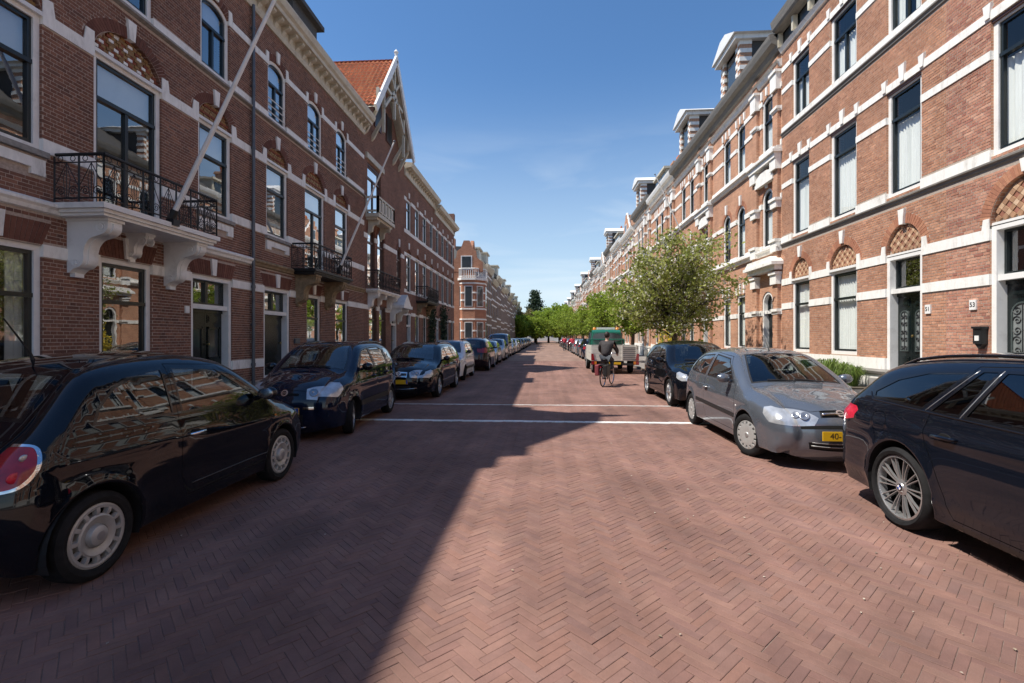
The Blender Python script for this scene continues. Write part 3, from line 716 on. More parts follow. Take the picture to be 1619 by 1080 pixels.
def balcony(h, a, b, z, d, railh, mat_slab, mat_br, brk, slab_th=.16, rail='iron', name='balcony'):
    x0, x1 = h.xx(a, b)
    mb = MB()
    mb.box(x0, x1, -d, 0, z - slab_th * .45, z); mb.box(x0 + .05, x1 - .05, -d + .05, 0, z - slab_th * .75, z - slab_th * .45); mb.box(x0 + .09, x1 - .09, -d + .09, 0, z - slab_th, z - slab_th * .75)
    bo = h.part(mb, name, mat_slab)
    for (Y, w, dd, hh) in brk:
        m2 = MB(); scroll_bracket(m2, h.x(Y), w, dd, hh, z - slab_th); h.part(m2, 'bracket', mat_br, bo)
    e = .05; zt = z + railh
    corners = [(x0 + e, 0), (x0 + e, -d + e), (x1 - e, -d + e), (x1 - e, 0)]
    for (p, q) in zip(corners[:-1], corners[1:]):
        m3 = MB(); P, Q = Vector((*p, 0)), Vector((*q, 0)); L = (Q - P).length; dr = (Q - P) / L
        at = lambda s_, zz: tuple(P + dr * s_ + Vector((0, 0, zz)))
        m3.tube([at(0, zt), at(L, zt)], .028, 6); m3.tube([at(0, zt - .13), at(L, zt - .13)], .012, 5); m3.tube([at(0, z + .08), at(L, z + .08)], .014, 5)
        n = max(1, round(L / .42))
        for i in range(n + 1):
            m3.tube([at(L * i / n, z), at(L * i / n, zt)], .016, 6)
        for i in range(n):
            s0, s1 = L * i / n, L * (i + 1) / n; sm = (s0 + s1) / 2; w = s1 - s0
            m3.tube([at(sm, z + .08), at(sm, zt - .13)], .009, 4)
            for sg in (-1, 1):
                m3.tube([at(sm, zt - .14), at(sm + sg * w * .45, z + .30)], .008, 4)
                m3.tube([at(sm + sg * (w * .24 + .085 * (1 - t / 16) * cos(t * .8)), z + .20 + .085 * (1 - t / 16) * sin(t * .8)) for t in range(15)], .008, 4)
                m3.tube([at(sm + sg * w * .06, z + .08), at(sm + sg * w * .14, z + .42), at(sm + sg * w * .05, z + .55)], .007, 4)
                m3.tube([at(sm + sg * (w * .25 + .045 * cos(t * .9)), zt - .065 + .045 * sin(t * .9)) for t in range(8)], .007, 4)
        h.part(m3, 'railing', rail, bo, smooth=40)
    return bo
def flagpole(base, top, label, r0=.045, r1=.022, mat='paint', finial=True):
    b, t = Vector(base), Vector(top); rt = empty('flagpole', base, 0, label, 'flagpole')
    mb = MB(); mb.tube([Vector((0, 0, 0)), (t - b) * .5, t - b], [r0, (r0 + r1) / 2, r1], 8); mb.build('pole', M[mat], rt, smooth=40)
    if finial: m2 = MB(); m2.sphere(t - b, .045); m2.build('finial', M['zinc'], rt, smooth=True)
    m3 = MB(); d = (t - b).normalized(); m3.tube([-d * .18, d * .12], r0 * 1.35, 8); m3.box(-.08, .08, -.08, .08, -.2, -.08); m3.build('socket', M['iron'], rt)
    return rt
def console_row(h, z, n, a, b, d=.42, hh=.36, w=.12, parent=None, mat='cream'):
    mb = MB(); prof = [(0, 0), (d, 0), (d, -.07), (d * .8, -.11), (d * .5, -.15), (d * .32, -.24), (d * .25, -hh * .9), (.0, -hh)]
    mb.prism([(-o_, z_) for o_, z_ in prof], -w / 2, w / 2, 'yz'); me = mb.mesh('console', M[mat])
    x0, x1 = h.xx(a, b)
    for i in range(n):
        o = bpy.data.objects.new('console', me); o.location = (x0 + (x1 - x0) * (i + .5) / n, 0, z); link(o, parent or h.root)
# ------------------------------------------------------------------ the shaded row (left)
def mansard(h, zt, mat='slate', setb=1.7, rise=2.6, x_out=-.1):
    mb = MB(); W = h.W; d = h.deep
    mb.add([(0, x_out, zt), (W, x_out, zt), (W, setb, zt + rise), (0, setb, zt + rise), (0, d, zt + rise + .3), (W, d, zt + rise + .3), (0, d, zt - .3), (W, d, zt - .3), (0, .1, zt - .3), (W, .1, zt - .3)],
           [(0, 1, 2, 3), (3, 2, 5, 4), (0, 3, 4, 6, 8), (1, 9, 7, 5, 2), (4, 5, 7, 6)])
    return h.part(mb, 'roof', mat)
def left_common(h, bays, gf, doors, fancy=True, ochre=False, rails=0, seg=False):
    """bays: list of (a, b, kind) on the first floor; gf windows; doors"""
    sg = not fancy
    for (a, b) in gf:
        h.window(a, b, 1.06, 3.13, trans=2.32, sill='white', cover=(1.06, 2.3, 'curtain') if random.random() < .5 else None, room='room2')
        h.flatarch(a, b, 3.15, .36); 
    for (a, b, st) in doors: h.door(a, b, .42, 2.38, 3.13, style=st); h.flatarch(a, b, 3.15, .36)
    for (a, b, kind) in bays:
        w = (b - a); rise = .62 if w > 1.4 else .52
        if kind == 'french': h.window(a, b, 3.96, 6.85, rise, tymp='studs' if fancy and not ochre else 'rows', trans=6.05, mull=True, cover=(6.1, 6.75, 'blind'))
        else: h.window(a, b, 4.64, 6.85, rise, tymp='rows', trans=6.05, cover=(6.1, 6.75, 'blind') if kind == 'blind' else None)
        h.archring(a, b, 6.9, rise - .05)
        h.keystone((a + b) / 2, 6.85 + rise - .01, 6.85 + rise + .36)
        if kind != 'french':
            x0, x1 = h.xx(a, b); m = MB(); m.box(x0 - .02, x1 + .02, -.045, .05, 4.34, 4.5); m.box(x0 - .02, x0 + .2, -.045, .05, 4.24, 4.34); m.box(x1 - .2, x1 + .02, -.045, .05, 4.24, 4.34)
            h.part(m, 'apron_stone', 'white'); m = MB(); m.box(x0 - .06, x1 + .06, -.075, .08, 4.55, 4.64); h.part(m, 'sill', 'grey_ledge')
            h.block.append([(x0 - .06, 4.24), (x1 + .06, 4.24), (x1 + .06, 4.66), (x0 - .06, 4.66)])
        c = (a + b) / 2; hw = min(.55, w / 2 - .08)
        h.window(c - hw, c + hw, 8.14, 9.66, .30, trans=9.25, mull=True, rails=rails, cover=(9.3, 9.9, 'blind') if kind != 'win' else None)
        h.archring(c - hw, c + hw, 9.66, .30, th=.2)
        h.keystone(c, 9.97, 10.3, .12, .17)
    h.band(2.95, 3.15); h.band(.81, 1.04); h.band(6.71, 6.92, ears=(.24, .2)); h.band(4.64, 4.86, proud=.03); h.band(8.08, 8.27); h.band(9.68, 9.86, ears=(.2, .15))
    for (a, b) in gf + [d[:2] for d in doors]: h.keystone((a + b) / 2, 3.16, 3.56)
    h.band(.0, .40, proud=.05, mat='kerb', name='base_stone')
    h.moulding([(0, 3.66), (.05, 3.68), (.07, 3.74), (.11, 3.78), (.11, 3.83), (.03, 3.87), (0, 3.87)], 'ochre_stone' if ochre else 'white', 'string_course')
    h.block.append([(0, 3.66), (h.W, 3.66), (h.W, 3.87), (0, 3.87)])
    h.moulding([(0, 7.99), (.09, 8.02), (.09, 8.06), (0, 8.08)], 'grey_ledge', 'ledge'); h.block.append([(0, 7.99), (h.W, 7.99), (h.W, 8.08), (0, 8.08)])
    co = h.moulding([(0, 10.78), (.05, 10.78), (.08, 10.86), (.08, 11.16), (.40, 11.20), (.42, 11.30), (.50, 11.36), (.56, 11.50), (.56, 11.55), (0, 11.60)], 'cream', 'cornice')
    console_row(h, 11.19, int(h.W / .42), h.y0, h.y1, d=.33, hh=.30, w=.14, parent=co)
    r = mansard(h, 11.55)
    return co
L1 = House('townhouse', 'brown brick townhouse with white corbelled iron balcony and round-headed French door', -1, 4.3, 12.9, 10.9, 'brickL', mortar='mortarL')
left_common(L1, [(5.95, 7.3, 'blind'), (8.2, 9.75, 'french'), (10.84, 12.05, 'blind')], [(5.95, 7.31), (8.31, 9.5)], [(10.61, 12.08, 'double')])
L1.band(4.64, 4.86, proud=.03) if False else None
balcony(L1, 7.45, 10.3, 3.87, .92, .80, 'paint', 'paint', [(7.85, .28, .74, .92), (8.98, .20, .40, .48), (9.95, .28, .74, .92)], slab_th=.2)
dp = MB(); xp = L1.x(12.88); dp.tube([(xp, -.08, .1), (xp, -.08, 10.85)], .045, 10)
for z in (.9, 2.0, 3.05, 5.0, 6.9, 8.6, 10.2): dp.tube([(xp, -.08, z - .04), (xp, -.08, z + .04)], .058, 10); dp.box(xp - .02, xp + .02, -.06, .02, z - .015, z + .015)
L1.part(dp, 'downpipe', 'zinc', smooth=40)
nb = MB(); nb.box(L1.x(10.47) - .06, L1.x(10.47) + .06, -.03, .0, 2.2, 2.36); L1.part(nb, 'number_plate', 'paint')
L1.finish(views=seen)
# stepped gable dormer on its roof (its shadow lies across the road)
dg = MB(); pf = [(3.9, 11.3), (3.9, 12.75), (4.45, 12.75), (4.45, 13.4), (5.0, 13.4), (6.9, 15.65), (7.2, 15.75), (7.44, 15.8), (7.44, 16.75), (7.58, 16.75), (7.58, 15.9), (8.05, 15.9), (8.05, 15.0), (8.72, 13.35), (9.15, 13.3), (9.15, 12.7), (9.35, 12.7), (9.35, 11.3)]
dg.prism([(L1.x(y), z) for y, z in pf], .02, .42); L1.part(dg, 'gable_dormer', 'btexL')
dr = MB(); dr.prism([(L1.x(5.0), 11.5), (L1.x(8.6), 11.5), (L1.x(8.6), 13.2), (L1.x(6.9), 15.3), (L1.x(5.0), 13.2)], .42, 5.0); L1.part(dr, 'dormer_roof', 'slate')
L2 = House('townhouse', 'brown brick townhouse with ochre string course, between downpipe and timber-gabled house', -1, 12.9, 21.3, 10.9, 'brickL', mortar='mortarL')
left_common(L2, [(13.63, 14.82, 'blind'), (15.92, 17.39, 'french'), (18.31, 19.53, 'blind')], [(16.05, 17.08), (18.31, 19.53)], [(13.5, 14.94, 'single')], ochre=True, rails=3)
balcony(L2, 15.0, 18.05, 3.87, .82, .80, 'iron', 'ochre_stone', [(15.45, .34, .70, .95), (17.55, .34, .70, .95)], slab_th=.18)
lb = MB(); xb = L2.x(15.35); lb.box(xb - .16, xb + .16, -.05, .0, 1.45, 1.62); L2.part(lb, 'letterbox', 'zinc')
dm = MB(); x0, x1 = L2.xx(15.6, 17.3); dm.box(x0, x1, .25, 2.2, 11.6, 13.0); dm.box(x0 - .2, x1 + .2, .05, 2.4, 13.0, 13.16); L2.part(dm, 'dormer', 'slate')
L2.finish(views=seen)
flagpole((-7.22, 8.97, 4.02), (-4.95, 9.0, 8.62), 'long white flagpole leaning out from the white corbelled balcony', .05, .03)
flagpole((-7.27, 16.8, 4.12), (-5.26, 16.72, 8.55), 'white flagpole leaning out from the black iron balcony on ochre brackets', .045, .026)

# --- gabled house with timber truss and red pantiles
L3 = House('gabled_house', 'brick house with red pantile gable, white timber truss and small white balcony', -1, 21.3, 27.6, 11.6, wall='btexL')
for a, b in ((21.95, 23.0), (23.35, 24.35)): L3.window(a, b, .95, 3.2, trans=2.5, frame='brown', sash='brown', room='room2')
for a, b in ((21.75, 22.75), (23.1, 24.1)): L3.window(a, b, 3.95, 6.45, .5, trans=6.1, frame='brown', sash='brown', fw=.1); L3.archring(a, b, 6.45, .5)
L3.window(26.2, 27.0, 4.4, 6.3, .4, trans=6.0, frame='brown', sash='brown'); L3.archring(26.2, 27.0, 6.3, .4); L3.keystone(26.6, 6.72, 7.15)
L3.door(25.2, 26.2, .42, 2.35, 2.95, style='single')
L3.window(21.75, 23.6, 7.35, 9.75, trans=9.1, mull=True, frame='brown', sash='brown', fw=.1)
L3.band(9.85, 10.1, proud=.10, a=21.5, b=23.85, mat='cream', name='lintel')
L3.band(2.95, 3.15); L3.band(6.2, 6.42); L3.band(.0, .5, proud=.04, mat='kerb', name='base_stone')
balcony(L3, 21.5, 25.0, 3.87, .6, .85, 'white', 'white', [(21.9, .25, .5, .7), (23.2, .2, .4, .5), (24.6, .25, .5, .7)], slab_th=.16)
wb = MB(); x0, x1 = L3.xx(21.5, 23.9); wb.box(x0, x1, -.62, 0, 7.15, 7.32); wb.box(x0 + .1, x1 - .1, -.5, 0, 7.05, 7.15); wbo = L3.part(wb, 'balcony', 'cream')
rb = MB()
for (p, q) in (((x0 + .05, 0), (x0 + .05, -.57)), ((x0 + .05, -.57), (x1 - .05, -.57)), ((x1 - .05, -.57), (x1 - .05, 0))):
    for zz, t in ((8.05, .045), (7.42, .035)): rb.box(min(p[0], q[0]) - t, max(p[0], q[0]) + t, min(p[1], q[1]) - t, max(p[1], q[1]) + t, zz - t, zz + t)
    n = 5 if p[1] == q[1] else 1
    for i in range(n + 1):
        u = (p[0] + (q[0]-p[0])*i/n, p[1] + (q[1]-p[1])*i/n); rb.box(u[0]-.04, u[0]+.04, u[1]-.04, u[1]+.04, 7.3, 8.08)
        if i < n and n > 1:
            w = (q[0]-p[0])/n; rb.box(u[0]+w*.3, u[0]+w*.7, u[1]-.02, u[1]+.02, 7.42, 7.95)
L3.part(rb, 'railing', 'cream', wbo)
for yb in (21.9, 23.5):
    m = MB(); scroll_bracket(m, L3.x(yb), .16, .5, .6, 7.06); L3.part(m, 'bracket', 'cream', wbo)
# gable wall, roof planes, truss
Ya, Yb, Yc, ZE, ZA = 21.35, 26.75, 23.9, 12.0, 15.55
gw = MB(); gw.prism([(L3.x(y), z) for y, z in ((21.35, 11.6), (26.6, 11.6), (26.6, 12.2), (Yc, 15.2), (21.35, 12.3))], 0, .3); L3.part(gw, 'gable_wall', 'btexL')
OV = -.68
def pantile_slope(h, Ye, Yr, ze, zr, y_front, y_back, name):
    """rows of S-shaped tiles between eave (Ye, ze) and ridge (Yr, zr)"""
    xe, xr = h.x(Ye), h.x(Yr); L = math.hypot(xr - xe, zr - ze); nr = int(L / .30); nc = int((y_back - y_front) / .22)
    nx, nzv = -(zr - ze) / L, (xr - xe) / L
    if nzv < 0: nx, nzv = -nx, -nzv
    mb = MB()
    for r in range(nr + 1):
        for c in range(nc):
            vs = []
            for k in range(5):
                yy = y_front + (c + k / 4 * 1.02) * .22; bump = .035 * sin(k / 4 * 2 * pi) + .03
                for e, lift in ((r / nr, .035), (min((r + 1.06) / nr, 1.02), .0)):
                    vs.append((xe + (xr - xe) * e + nx * (bump + lift), yy, ze + (zr - ze) * e + nzv * (bump + lift)))
            mb.add(vs, [(2*k, 2*k+2, 2*k+3, 2*k+1) for k in range(4)])
    tag(mb.build(name, M['redtile'], h.root, smooth=50, recalc=False), kind='stuff')
pantile_slope(L3, Ya - .25, Yc, ZE + .0, ZA, OV, 6.0, 'pantiles'); pantile_slope(L3, Yb + .25, Yc, ZE - .15, ZA, OV, 6.0, 'pantiles')
rf = MB(); rf.prism([(L3.x(Ya) - .3, ZE - .12), (L3.x(Yb) + .3, ZE - .25), (L3.x(Yc), ZA - .02)], .3, 6.0); rf.build('roof', M['slate'], L3.root)
uf = MB()
for Ye, ze in ((Ya - .3, ZE - .08), (Yb + .3, ZE - .2)):
    xe, xr = L3.x(Ye), L3.x(Yc); uf.add([(xe, OV, ze), (xr, OV, ZA), (xr, 6, ZA), (xe, 6, ze)], [(0, 1, 2, 3)])
L3.part(uf, 'roof_boarding', 'cream', recalc=False)
def beam(h, p, q, w, t, y, name='beam', mat='cream', parent=None):
    """flat timber from (Y,z) to (Y,z) in the gable plane"""
    a, b = Vector((h.x(p[0]), p[1])), Vector((h.x(q[0]), q[1])); d = (b - a).normalized(); n = Vector((-d.y, d.x)) * w / 2
    mb = MB(); mb.prism([tuple(a + n), tuple(b + n), tuple(b - n), tuple(a - n)], y - t / 2, y + t / 2); return h.part(mb, name, mat, parent)
for Ye, ze in ((Ya - .45, ZE - .2), (Yb + .45, ZE - .35)):
    beam(L3, (Ye, ze), (Yc, ZA + .1), .32, .1, OV - .02, 'bargeboard', 'paint')
for p, q, w in (((22.55, 13.6), (25.2, 13.6), .16), ((Yc, 12.6), (Yc, 15.4), .16), ((22.2, 12.4), (24.6, 14.7), .13), ((25.6, 12.4), (23.2, 14.7), .13), ((21.5, 12.1), (21.5, 13.0), .12), ((26.4, 12.0), (26.4, 12.9), .12), ((22.3, 11.3), (22.3, 13.3), .13), ((25.5, 11.3), (25.5, 13.3), .13)):
    beam(L3, p, q, w, .12, OV + .1)
for Y in (21.45, 26.5, 22.3, 25.5):
    m = MB(); x_ = L3.x(Y); m.prism([(0, 10.9), (0, 11.15), (OV + .1, 12.1), (OV + .1, 11.9), (-.12, 11.0)], x_ - .06, x_ + .06, 'yz'); L3.part(m, 'strut', 'cream')
fi = MB(); fi.lathe([(.0, ZA), (.1, ZA), (.1, ZA + .2), (.06, ZA + .25), (.09, ZA + .4), (.12, ZA + .45), (.0, ZA + .62)], 8, 'z', (L3.x(Yc), OV, 0)); L3.part(fi, 'finial', 'paint')
for a, b in ((22.6, 23.5), (24.3, 25.2)):
    x0, x1 = L3.xx(a, b); m = MB(); m.box(x0, x1, -.06, .05, 11.75, 13.15); fo = L3.part(m, 'loft_window', 'brown'); m = MB(); m.box(x0 + .1, x1 - .1, -.07, -.055, 11.85, 13.05); L3.part(m, 'pane', 'sash', fo)
# door canopy with a white pediment
pm = MB(); x0, x1 = L3.xx(24.95, 26.45); pm.prism([(x0, 3.35), (x1, 3.35), ((x0 + x1) / 2, 3.95)], -.75, 0); pm.box(x0 - .06, x1 + .06, -.8, 0, 3.2, 3.36); po = L3.part(pm, 'door_canopy', 'paint')
for xs in (x0 + .12, x1 - .12):
    m = MB(); scroll_bracket(m, xs, .14, .6, .75, 3.2); L3.part(m, 'bracket', 'paint', po)
L3.finish()
# --- plainer houses on to the corner
def plain_left(y0, y1, label, H=11.2, group=None):
    h = House('townhouse', label, -1, y0, y1, H, wall='btexL', group=group)
    w = (y1 - y0); n = 4
    for i in range(n):
        c = y0 + w * (i + .5) / n; a, b = c - .5, c + .5
        if i == 0: h.door(a, b, .42, 2.35, 3.1, style='single')
        else: h.window(a, b, 1.06, 3.1, trans=2.35, cover=(1.06, 2.3, 'curtain'))
        h.window(a, b, 4.3, 6.6, .3, tymp='rows', trans=5.9); h.keystone(c, 6.95, 7.3)
        h.window(a, b, 8.0, 9.9, trans=9.3); h.keystone(c, 10.0, 10.3)
    for z in (.8, 2.95, 4.3, 6.45, 7.8, 9.7): h.band(z, z + .2, single=True)
    co = h.moulding([(0, H - .1), (.08, H - .1), (.1, H + .3), (.42, H + .36), (.52, H + .6), (0, H + .66)], 'cream', 'cornice')
    console_row(h, H + .35, 16, y0, y1, d=.3, hh=.3, w=.12, parent=co); mansard(h, H + .6, rise=1.5)
    h.finish(side_mat='btexL'); return h
P1 = plain_left(27.6, 35.4, 'plain brown brick townhouse with dark iron balcony, beside the gabled house', 11.2)
balcony(P1, 30.2, 33.4, 4.0, .8, .9, 'iron', 'ochre_stone', [(30.6, .25, .6, .7), (33.0, .25, .6, .7)])
P2 = plain_left(35.4, 43.2, 'plain brown brick townhouse ending the shaded row at the side street', 10.9)
ch = MB()
for i, (y, z) in enumerate(((42.9, 12.7), (42.6, 12.1))): ch.box(P2.x(y) - .25, P2.x(y) + .25, -.1, .8, 11, z)
P2.part(ch, 'corner_pinnacle', 'btexL')
for i, (y0, lab) in enumerate(((-4.3, 'brown brick townhouse next before the white corbelled balcony house'), (-12.1, 'brown brick townhouse two doors before the white corbelled balcony house'))):
    plain_left(y0, y0 + (8.6 if i == 0 else 7.8), lab, 10.9)
# ------------------------------------------------------------------ corner house across the side street and the row beyond
def generic_window(h, a, b, z0, z1, **k): return h.window(a, b, z0, z1, **k)
C = House('corner_house', 'bright red brick corner house with bay window and shaped gable across the side street', -1, 50.6, 58.5, 8.6, wall='btexO', X=-7.35)
C.window(54.8, 56.2, 1.2, 3.4, trans=2.6); C.window(54.8, 56.2, 4.8, 7.2, trans=6.4); C.window(57.0, 58.0, 4.8, 7.2, trans=6.4); C.door(57.0, 58.0, .4, 2.4, 3.1, style='single')
for z in (.8, 2.2, 3.4, 4.7, 5.8, 7.3): C.band(z, z + .2, single=True)
C.finish(side_mat='btexO')
# octagonal bay on the corner
def bay(h, cx, cy, R, z0, z1, stone, n=8):
    pts = [(cx + R * cos(2*pi*(i+.5)/n), cy + R * sin(2*pi*(i+.5)/n)) for i in range(n)]
    b = MB(); b.prism(pts, z0, z1, 'xy'); bo = h.part(b, 'bay', 'btexO')
    for i in range(n):
        p, q = Vector(pts[i]), Vector(pts[(i+1) % n]); m_ = (p + q) / 2; d = (q - p).normalized(); nn = Vector((d.y, -d.x))
        if (m_ - Vector((cx, cy))).dot(nn) < 0: nn = -nn
        for (a0, a1) in ((1.2, 3.3), (4.9, 7.1)):
            w = (q - p).length * .32
            for tag_, ins, off, mt in (('window', 0, .03, 'paint'), ('pane', .08, .045, 'glassdark')):
                m = MB(); A, B = m_ - d * (w - ins), m_ + d * (w - ins)
                vs = []
                for zz in (a0 + ins, a1 - ins):
                    for P in (A, B, B + nn * off, A + nn * off): vs.append((P.x, P.y, zz))
                m.add(vs, [(0,1,2,3), (7,6,5,4), (0,4,5,1), (1,5,6,2), (2,6,7,3), (3,7,4,0)]); 
                if tag_ == 'window': wo = h.part(m, tag_, mt, bo)
                else: h.part(m, tag_, mt, wo)
    for z in stone:
        m = MB(); k = (R + .04) / R; m.prism([(cx + (x-cx)*k, cy + (y-cy)*k) for x, y in pts], z, z + .16, 'xy'); h.part(m, 'stone_band', 'white')
    return bo
M['glassdark'] = pmat('far_window_glass', (.05, .065, .075), .06, var=.3, scale=.6, spec=.9)
bay(C, 1.35, .55, 1.75, 0, 7.7, (.8, 2.3, 3.5, 4.6, 5.5, 6.3, 7.3))
m = MB(); m.prism([(1.35 + 1.95 * cos(2*pi*(i+.5)/8), .55 + 1.95 * sin(2*pi*(i+.5)/8)) for i in range(8)], 7.7, 7.95, 'xy'); C.part(m, 'bay_cornice', 'white')
m = MB(); pts = [(1.35 + 1.82 * cos(2*pi*(i+.5)/8), .55 + 1.82 * sin(2*pi*(i+.5)/8)) for i in range(8)]
for i in range(8):
    p, q = Vector(pts[i]), Vector(pts[(i+1) % 8])
    for t in range(6): c = p.lerp(q, t / 6); m.box(c.x-.04, c.x+.04, c.y-.04, c.y+.04, 7.95, 8.9)
    m.tube([(p.x, p.y, 8.9), (q.x, q.y, 8.9)], .07, 6); m.tube([(p.x, p.y, 8.1), (q.x, q.y, 8.1)], .05, 6)
C.part(m, 'railing', 'paint')
def shaped_gable(h, c, w, z0, z1, y, name='gable', horiz=True):
    H = z1 - z0; pr = [(-w/2, 0), (w/2, 0), (w/2, .28*H), (w*.42, .40*H), (w*.30, .5*H), (w*.27, .66*H), (w*.18, .72*H), (w*.16, .84*H), (w*.06, 1.0*H), (-w*.06, 1.0*H), (-w*.16, .84*H), (-w*.18, .72*H), (-w*.27, .66*H), (-w*.30, .5*H), (-w*.42, .40*H), (-w/2, .28*H)]
    m = MB()
    if horiz: m.prism([(c + a, z0 + b) for a, b in pr], y, y + .35)
    else: m.prism([(c + a, z0 + b) for a, b in pr], y, y + .35, 'yz')
    return h.part(m, name, 'btexO')
shaped_gable(C, 2.2, 3.6, 8.6, 12.2, .9, horiz=False) if False else None
g1 = shaped_gable(C, 2.4, 4.2, 8.6, 12.3, .35)
m = MB(); m.box(1.7, 3.1, .2, .36, 8.7, 10.4); wo = C.part(m, 'window', 'paint'); m = MB(); m.box(1.85, 2.95, .18, .22, 8.8, 10.2); C.part(m, 'pane', 'glassdark', wo)
gs = MB(); H = 3.6; w = 4.2
gs.prism([(0 + a, 8.6 + b) for a, b in ((-.9, 0), (2.5, 0), (2.5, 1.0), (1.9, 1.5), (1.8, 2.2), (1.4, 2.5), (1.1, 3.3), (.5, 3.3), (.2, 2.5), (-.2, 2.2), (-.3, 1.5), (-.9, 1.0))], -.02, .33, 'yz'); C.part(gs, 'side_gable', 'btexO')
m = MB(); m.box(-.06, .0, .2, 1.4, 8.8, 10.3); wo = C.part(m, 'window', 'paint'); m = MB(); m.box(-.08, -.05, .32, 1.28, 8.9, 10.2); C.part(m, 'pane', 'glassdark', wo)
m = MB(); m.add([(0, -.1, 8.6), (7.9, -.1, 8.6), (7.9, 2.6, 11.6), (2.4, 2.6, 11.6), (0, 9, 8.6), (2.4, 9, 11.6), (7.9, 9, 11.6)], [(0, 1, 2, 3), (0, 3, 5, 4), (3, 2, 6, 5)]); C.part(m, 'roof', 'slate', recalc=False)
m = MB(); m.box(5.0, 5.8, 3, 3.6, 10, 13.2); C.part(m, 'chimney', 'btexO')
# sunny side wall facing the side street: windows of its own
def flat_row(h, name='townhouse'): pass
def far_left(y0, y1, label, H, group):
    h = House('townhouse', label, -1, y0, y1, H, wall='btexF', group=group); w = (y1 - y0) / 3
    for i in range(3):
        c = y0 + w * (i + .5)
        for (z0, z1) in ((1.1, 3.2), (4.6, 6.9), (8.0, 9.8)): h.window(c - .55, c + .55, z0, z1, trans=z1 - .6, fw=.1, glass='glassdark')
    for z in (.8, 3.2, 4.4, 6.9, 7.8, 9.8): h.band(z, z + .22, single=True)
    h.moulding([(0, H - .1), (.1, H - .1), (.4, H + .36), (.5, H + .6), (0, H + .66)], 'cream', 'cornice'); mansard(h, H + .6, rise=1.6)
    dm = MB(); dm.box(h.W * .35, h.W * .65, .2, 2.4, H + .6, H + 2.4); dm.box(h.W * .31, h.W * .69, 0, 2.6, H + 2.4, H + 2.6); h.part(dm, 'dormer', 'cream')
    h.finish(side_mat='btexL'); return h
FL = far_left(58.6, 66.6, 'tan brick house with cream dormer in the shaded row past the corner house', 10.6, 'houses beyond the corner house')
for i in range(1, 15):
    o = copy_tree(FL.root); o.location.y = 58.6 + 8.02 * i; o.scale.z = (1, 1.06, .97, 1.1)[i % 4]

# ------------------------------------------------------------------ the sunny row (right)
def right_common(h, door, wins, tdoor='lattice', wide=None, top_frieze=True):
    a, b = door; big = (b - a) > 1.25
    h.zbase = 0
    h.door(a, b, .62, 2.78, 3.66 if not big else 3.80, .72 if not big else .8, style='grille', tymp=tdoor, fan_mull=False)
    h.archring(a, b, 3.71 if not big else 3.85, .67 if not big else .75, th=.22)
    for (c, d) in wins:
        h.window(c, d, 1.16, 3.62, .70, tymp='lattice', trans=2.78, rec=.05, cover=(1.2, 3.45, 'net'), glass='glass2')
        h.archring(c, d, 3.67, .65)
    for (c, d) in wins + [door]:
        m = (c + d) / 2; h.keystone(m, 4.36 if not ((c, d) == door and big) else 4.62, 4.72 if not ((c, d) == door and big) else 4.86, .12, .2, .06)
        h.window(c + .02, d - .02, 5.12, 7.74, trans=7.02, rec=.05, cover=(5.15, 6.95, 'net'), glass='glass2')
        h.window(c + .02, d - .02, 9.16, 11.2, trans=10.45, mull=True, rec=.05, cover=(9.2, 10.4, 'curtain'), glass='glass2')
        for zz in (7.74, 11.2):
            x0, x1 = h.xx(c, d); mb = MB(); mb.box(x0, x1, .012, .045, zz - .05, zz + .05); h.part(mb, 'window_head', 'brown')
            for kx_, w0 in ((m, .13), (c - .02, .1), (d + .02, .1)): h.keystone(kx_, zz + .06, zz + (.46 if kx_ == m else .34), w0, w0 + .07, .05)
    h.band(2.66, 2.87); h.band(3.52, 3.74, ears=(.2, .16)); h.band(.84, 1.12, proud=.035)
    h.band(5.03, 5.26, proud=.03); h.band(7.0, 7.17); h.band(7.76, 7.94); h.band(9.0, 9.2, proud=.03); h.band(10.42, 10.58); h.band(11.2, 11.38)
    h.moulding([(0, .70), (.10, .72), (.12, .78), (.04, .84), (0, .84)], 'gutter', 'plinth_ledge'); h.block.append([(0, .70), (h.W, .70), (h.W, .84), (0, .84)])
    h.band(0, .70, proud=.05, mat='white', name='base_stone')
    h.moulding([(0, 4.89), (.03, 4.92), (.035, 4.96), (.07, 4.985), (.07, 5.02), (0, 5.05)], 'gutter', 'ledge'); h.block.append([(0, 4.86), (h.W, 4.86), (h.W, 5.05), (0, 5.05)])
    h.moulding([(0, 8.85), (.03, 8.88), (.035, 8.93), (.07, 8.965), (.07, 9.0), (0, 9.02)], 'gutter', 'ledge'); h.block.append([(0, 8.82), (h.W, 8.82), (h.W, 9.02), (0, 9.02)])
    h.moulding([(0, 11.9), (.06, 11.92), (.1, 12.0), (.14, 12.06), (0, 12.1)], 'white', 'string_course'); h.block.append([(0, 11.9), (h.W, 11.9), (h.W, 12.1), (0, 12.1)])
    n = int(h.W / 1.0)
    for i in range(n):
        x_ = h.W * (i + .5) / n; mb = MB(); mb.box(x_ - .3, x_ + .3, -.012, .02, 12.18, 12.55); h.part(mb, 'frieze_vent', 'sash')
        mb = MB(); xk = h.W * i / n; mb.box(xk - .06, xk + .06, -.16, .0, 12.14, 12.62); h.part(mb, 'console', 'cream')
    h.moulding([(0, 12.62), (.30, 12.66), (.36, 12.74), (.40, 12.92), (.42, 13.02), (.34, 13.02), (0, 12.98)], 'gutter', 'gutter')
    mansard(h, 13.0, 'slate', setb=2.2, rise=2.0, x_out=-.3)
R0 = House('townhouse', 'pinkish brick townhouse numbered 53 with wide dark door under a lattice arch', 1, 2.6, 10.95, 12.1, 'brickR0', mortar='mortarR')
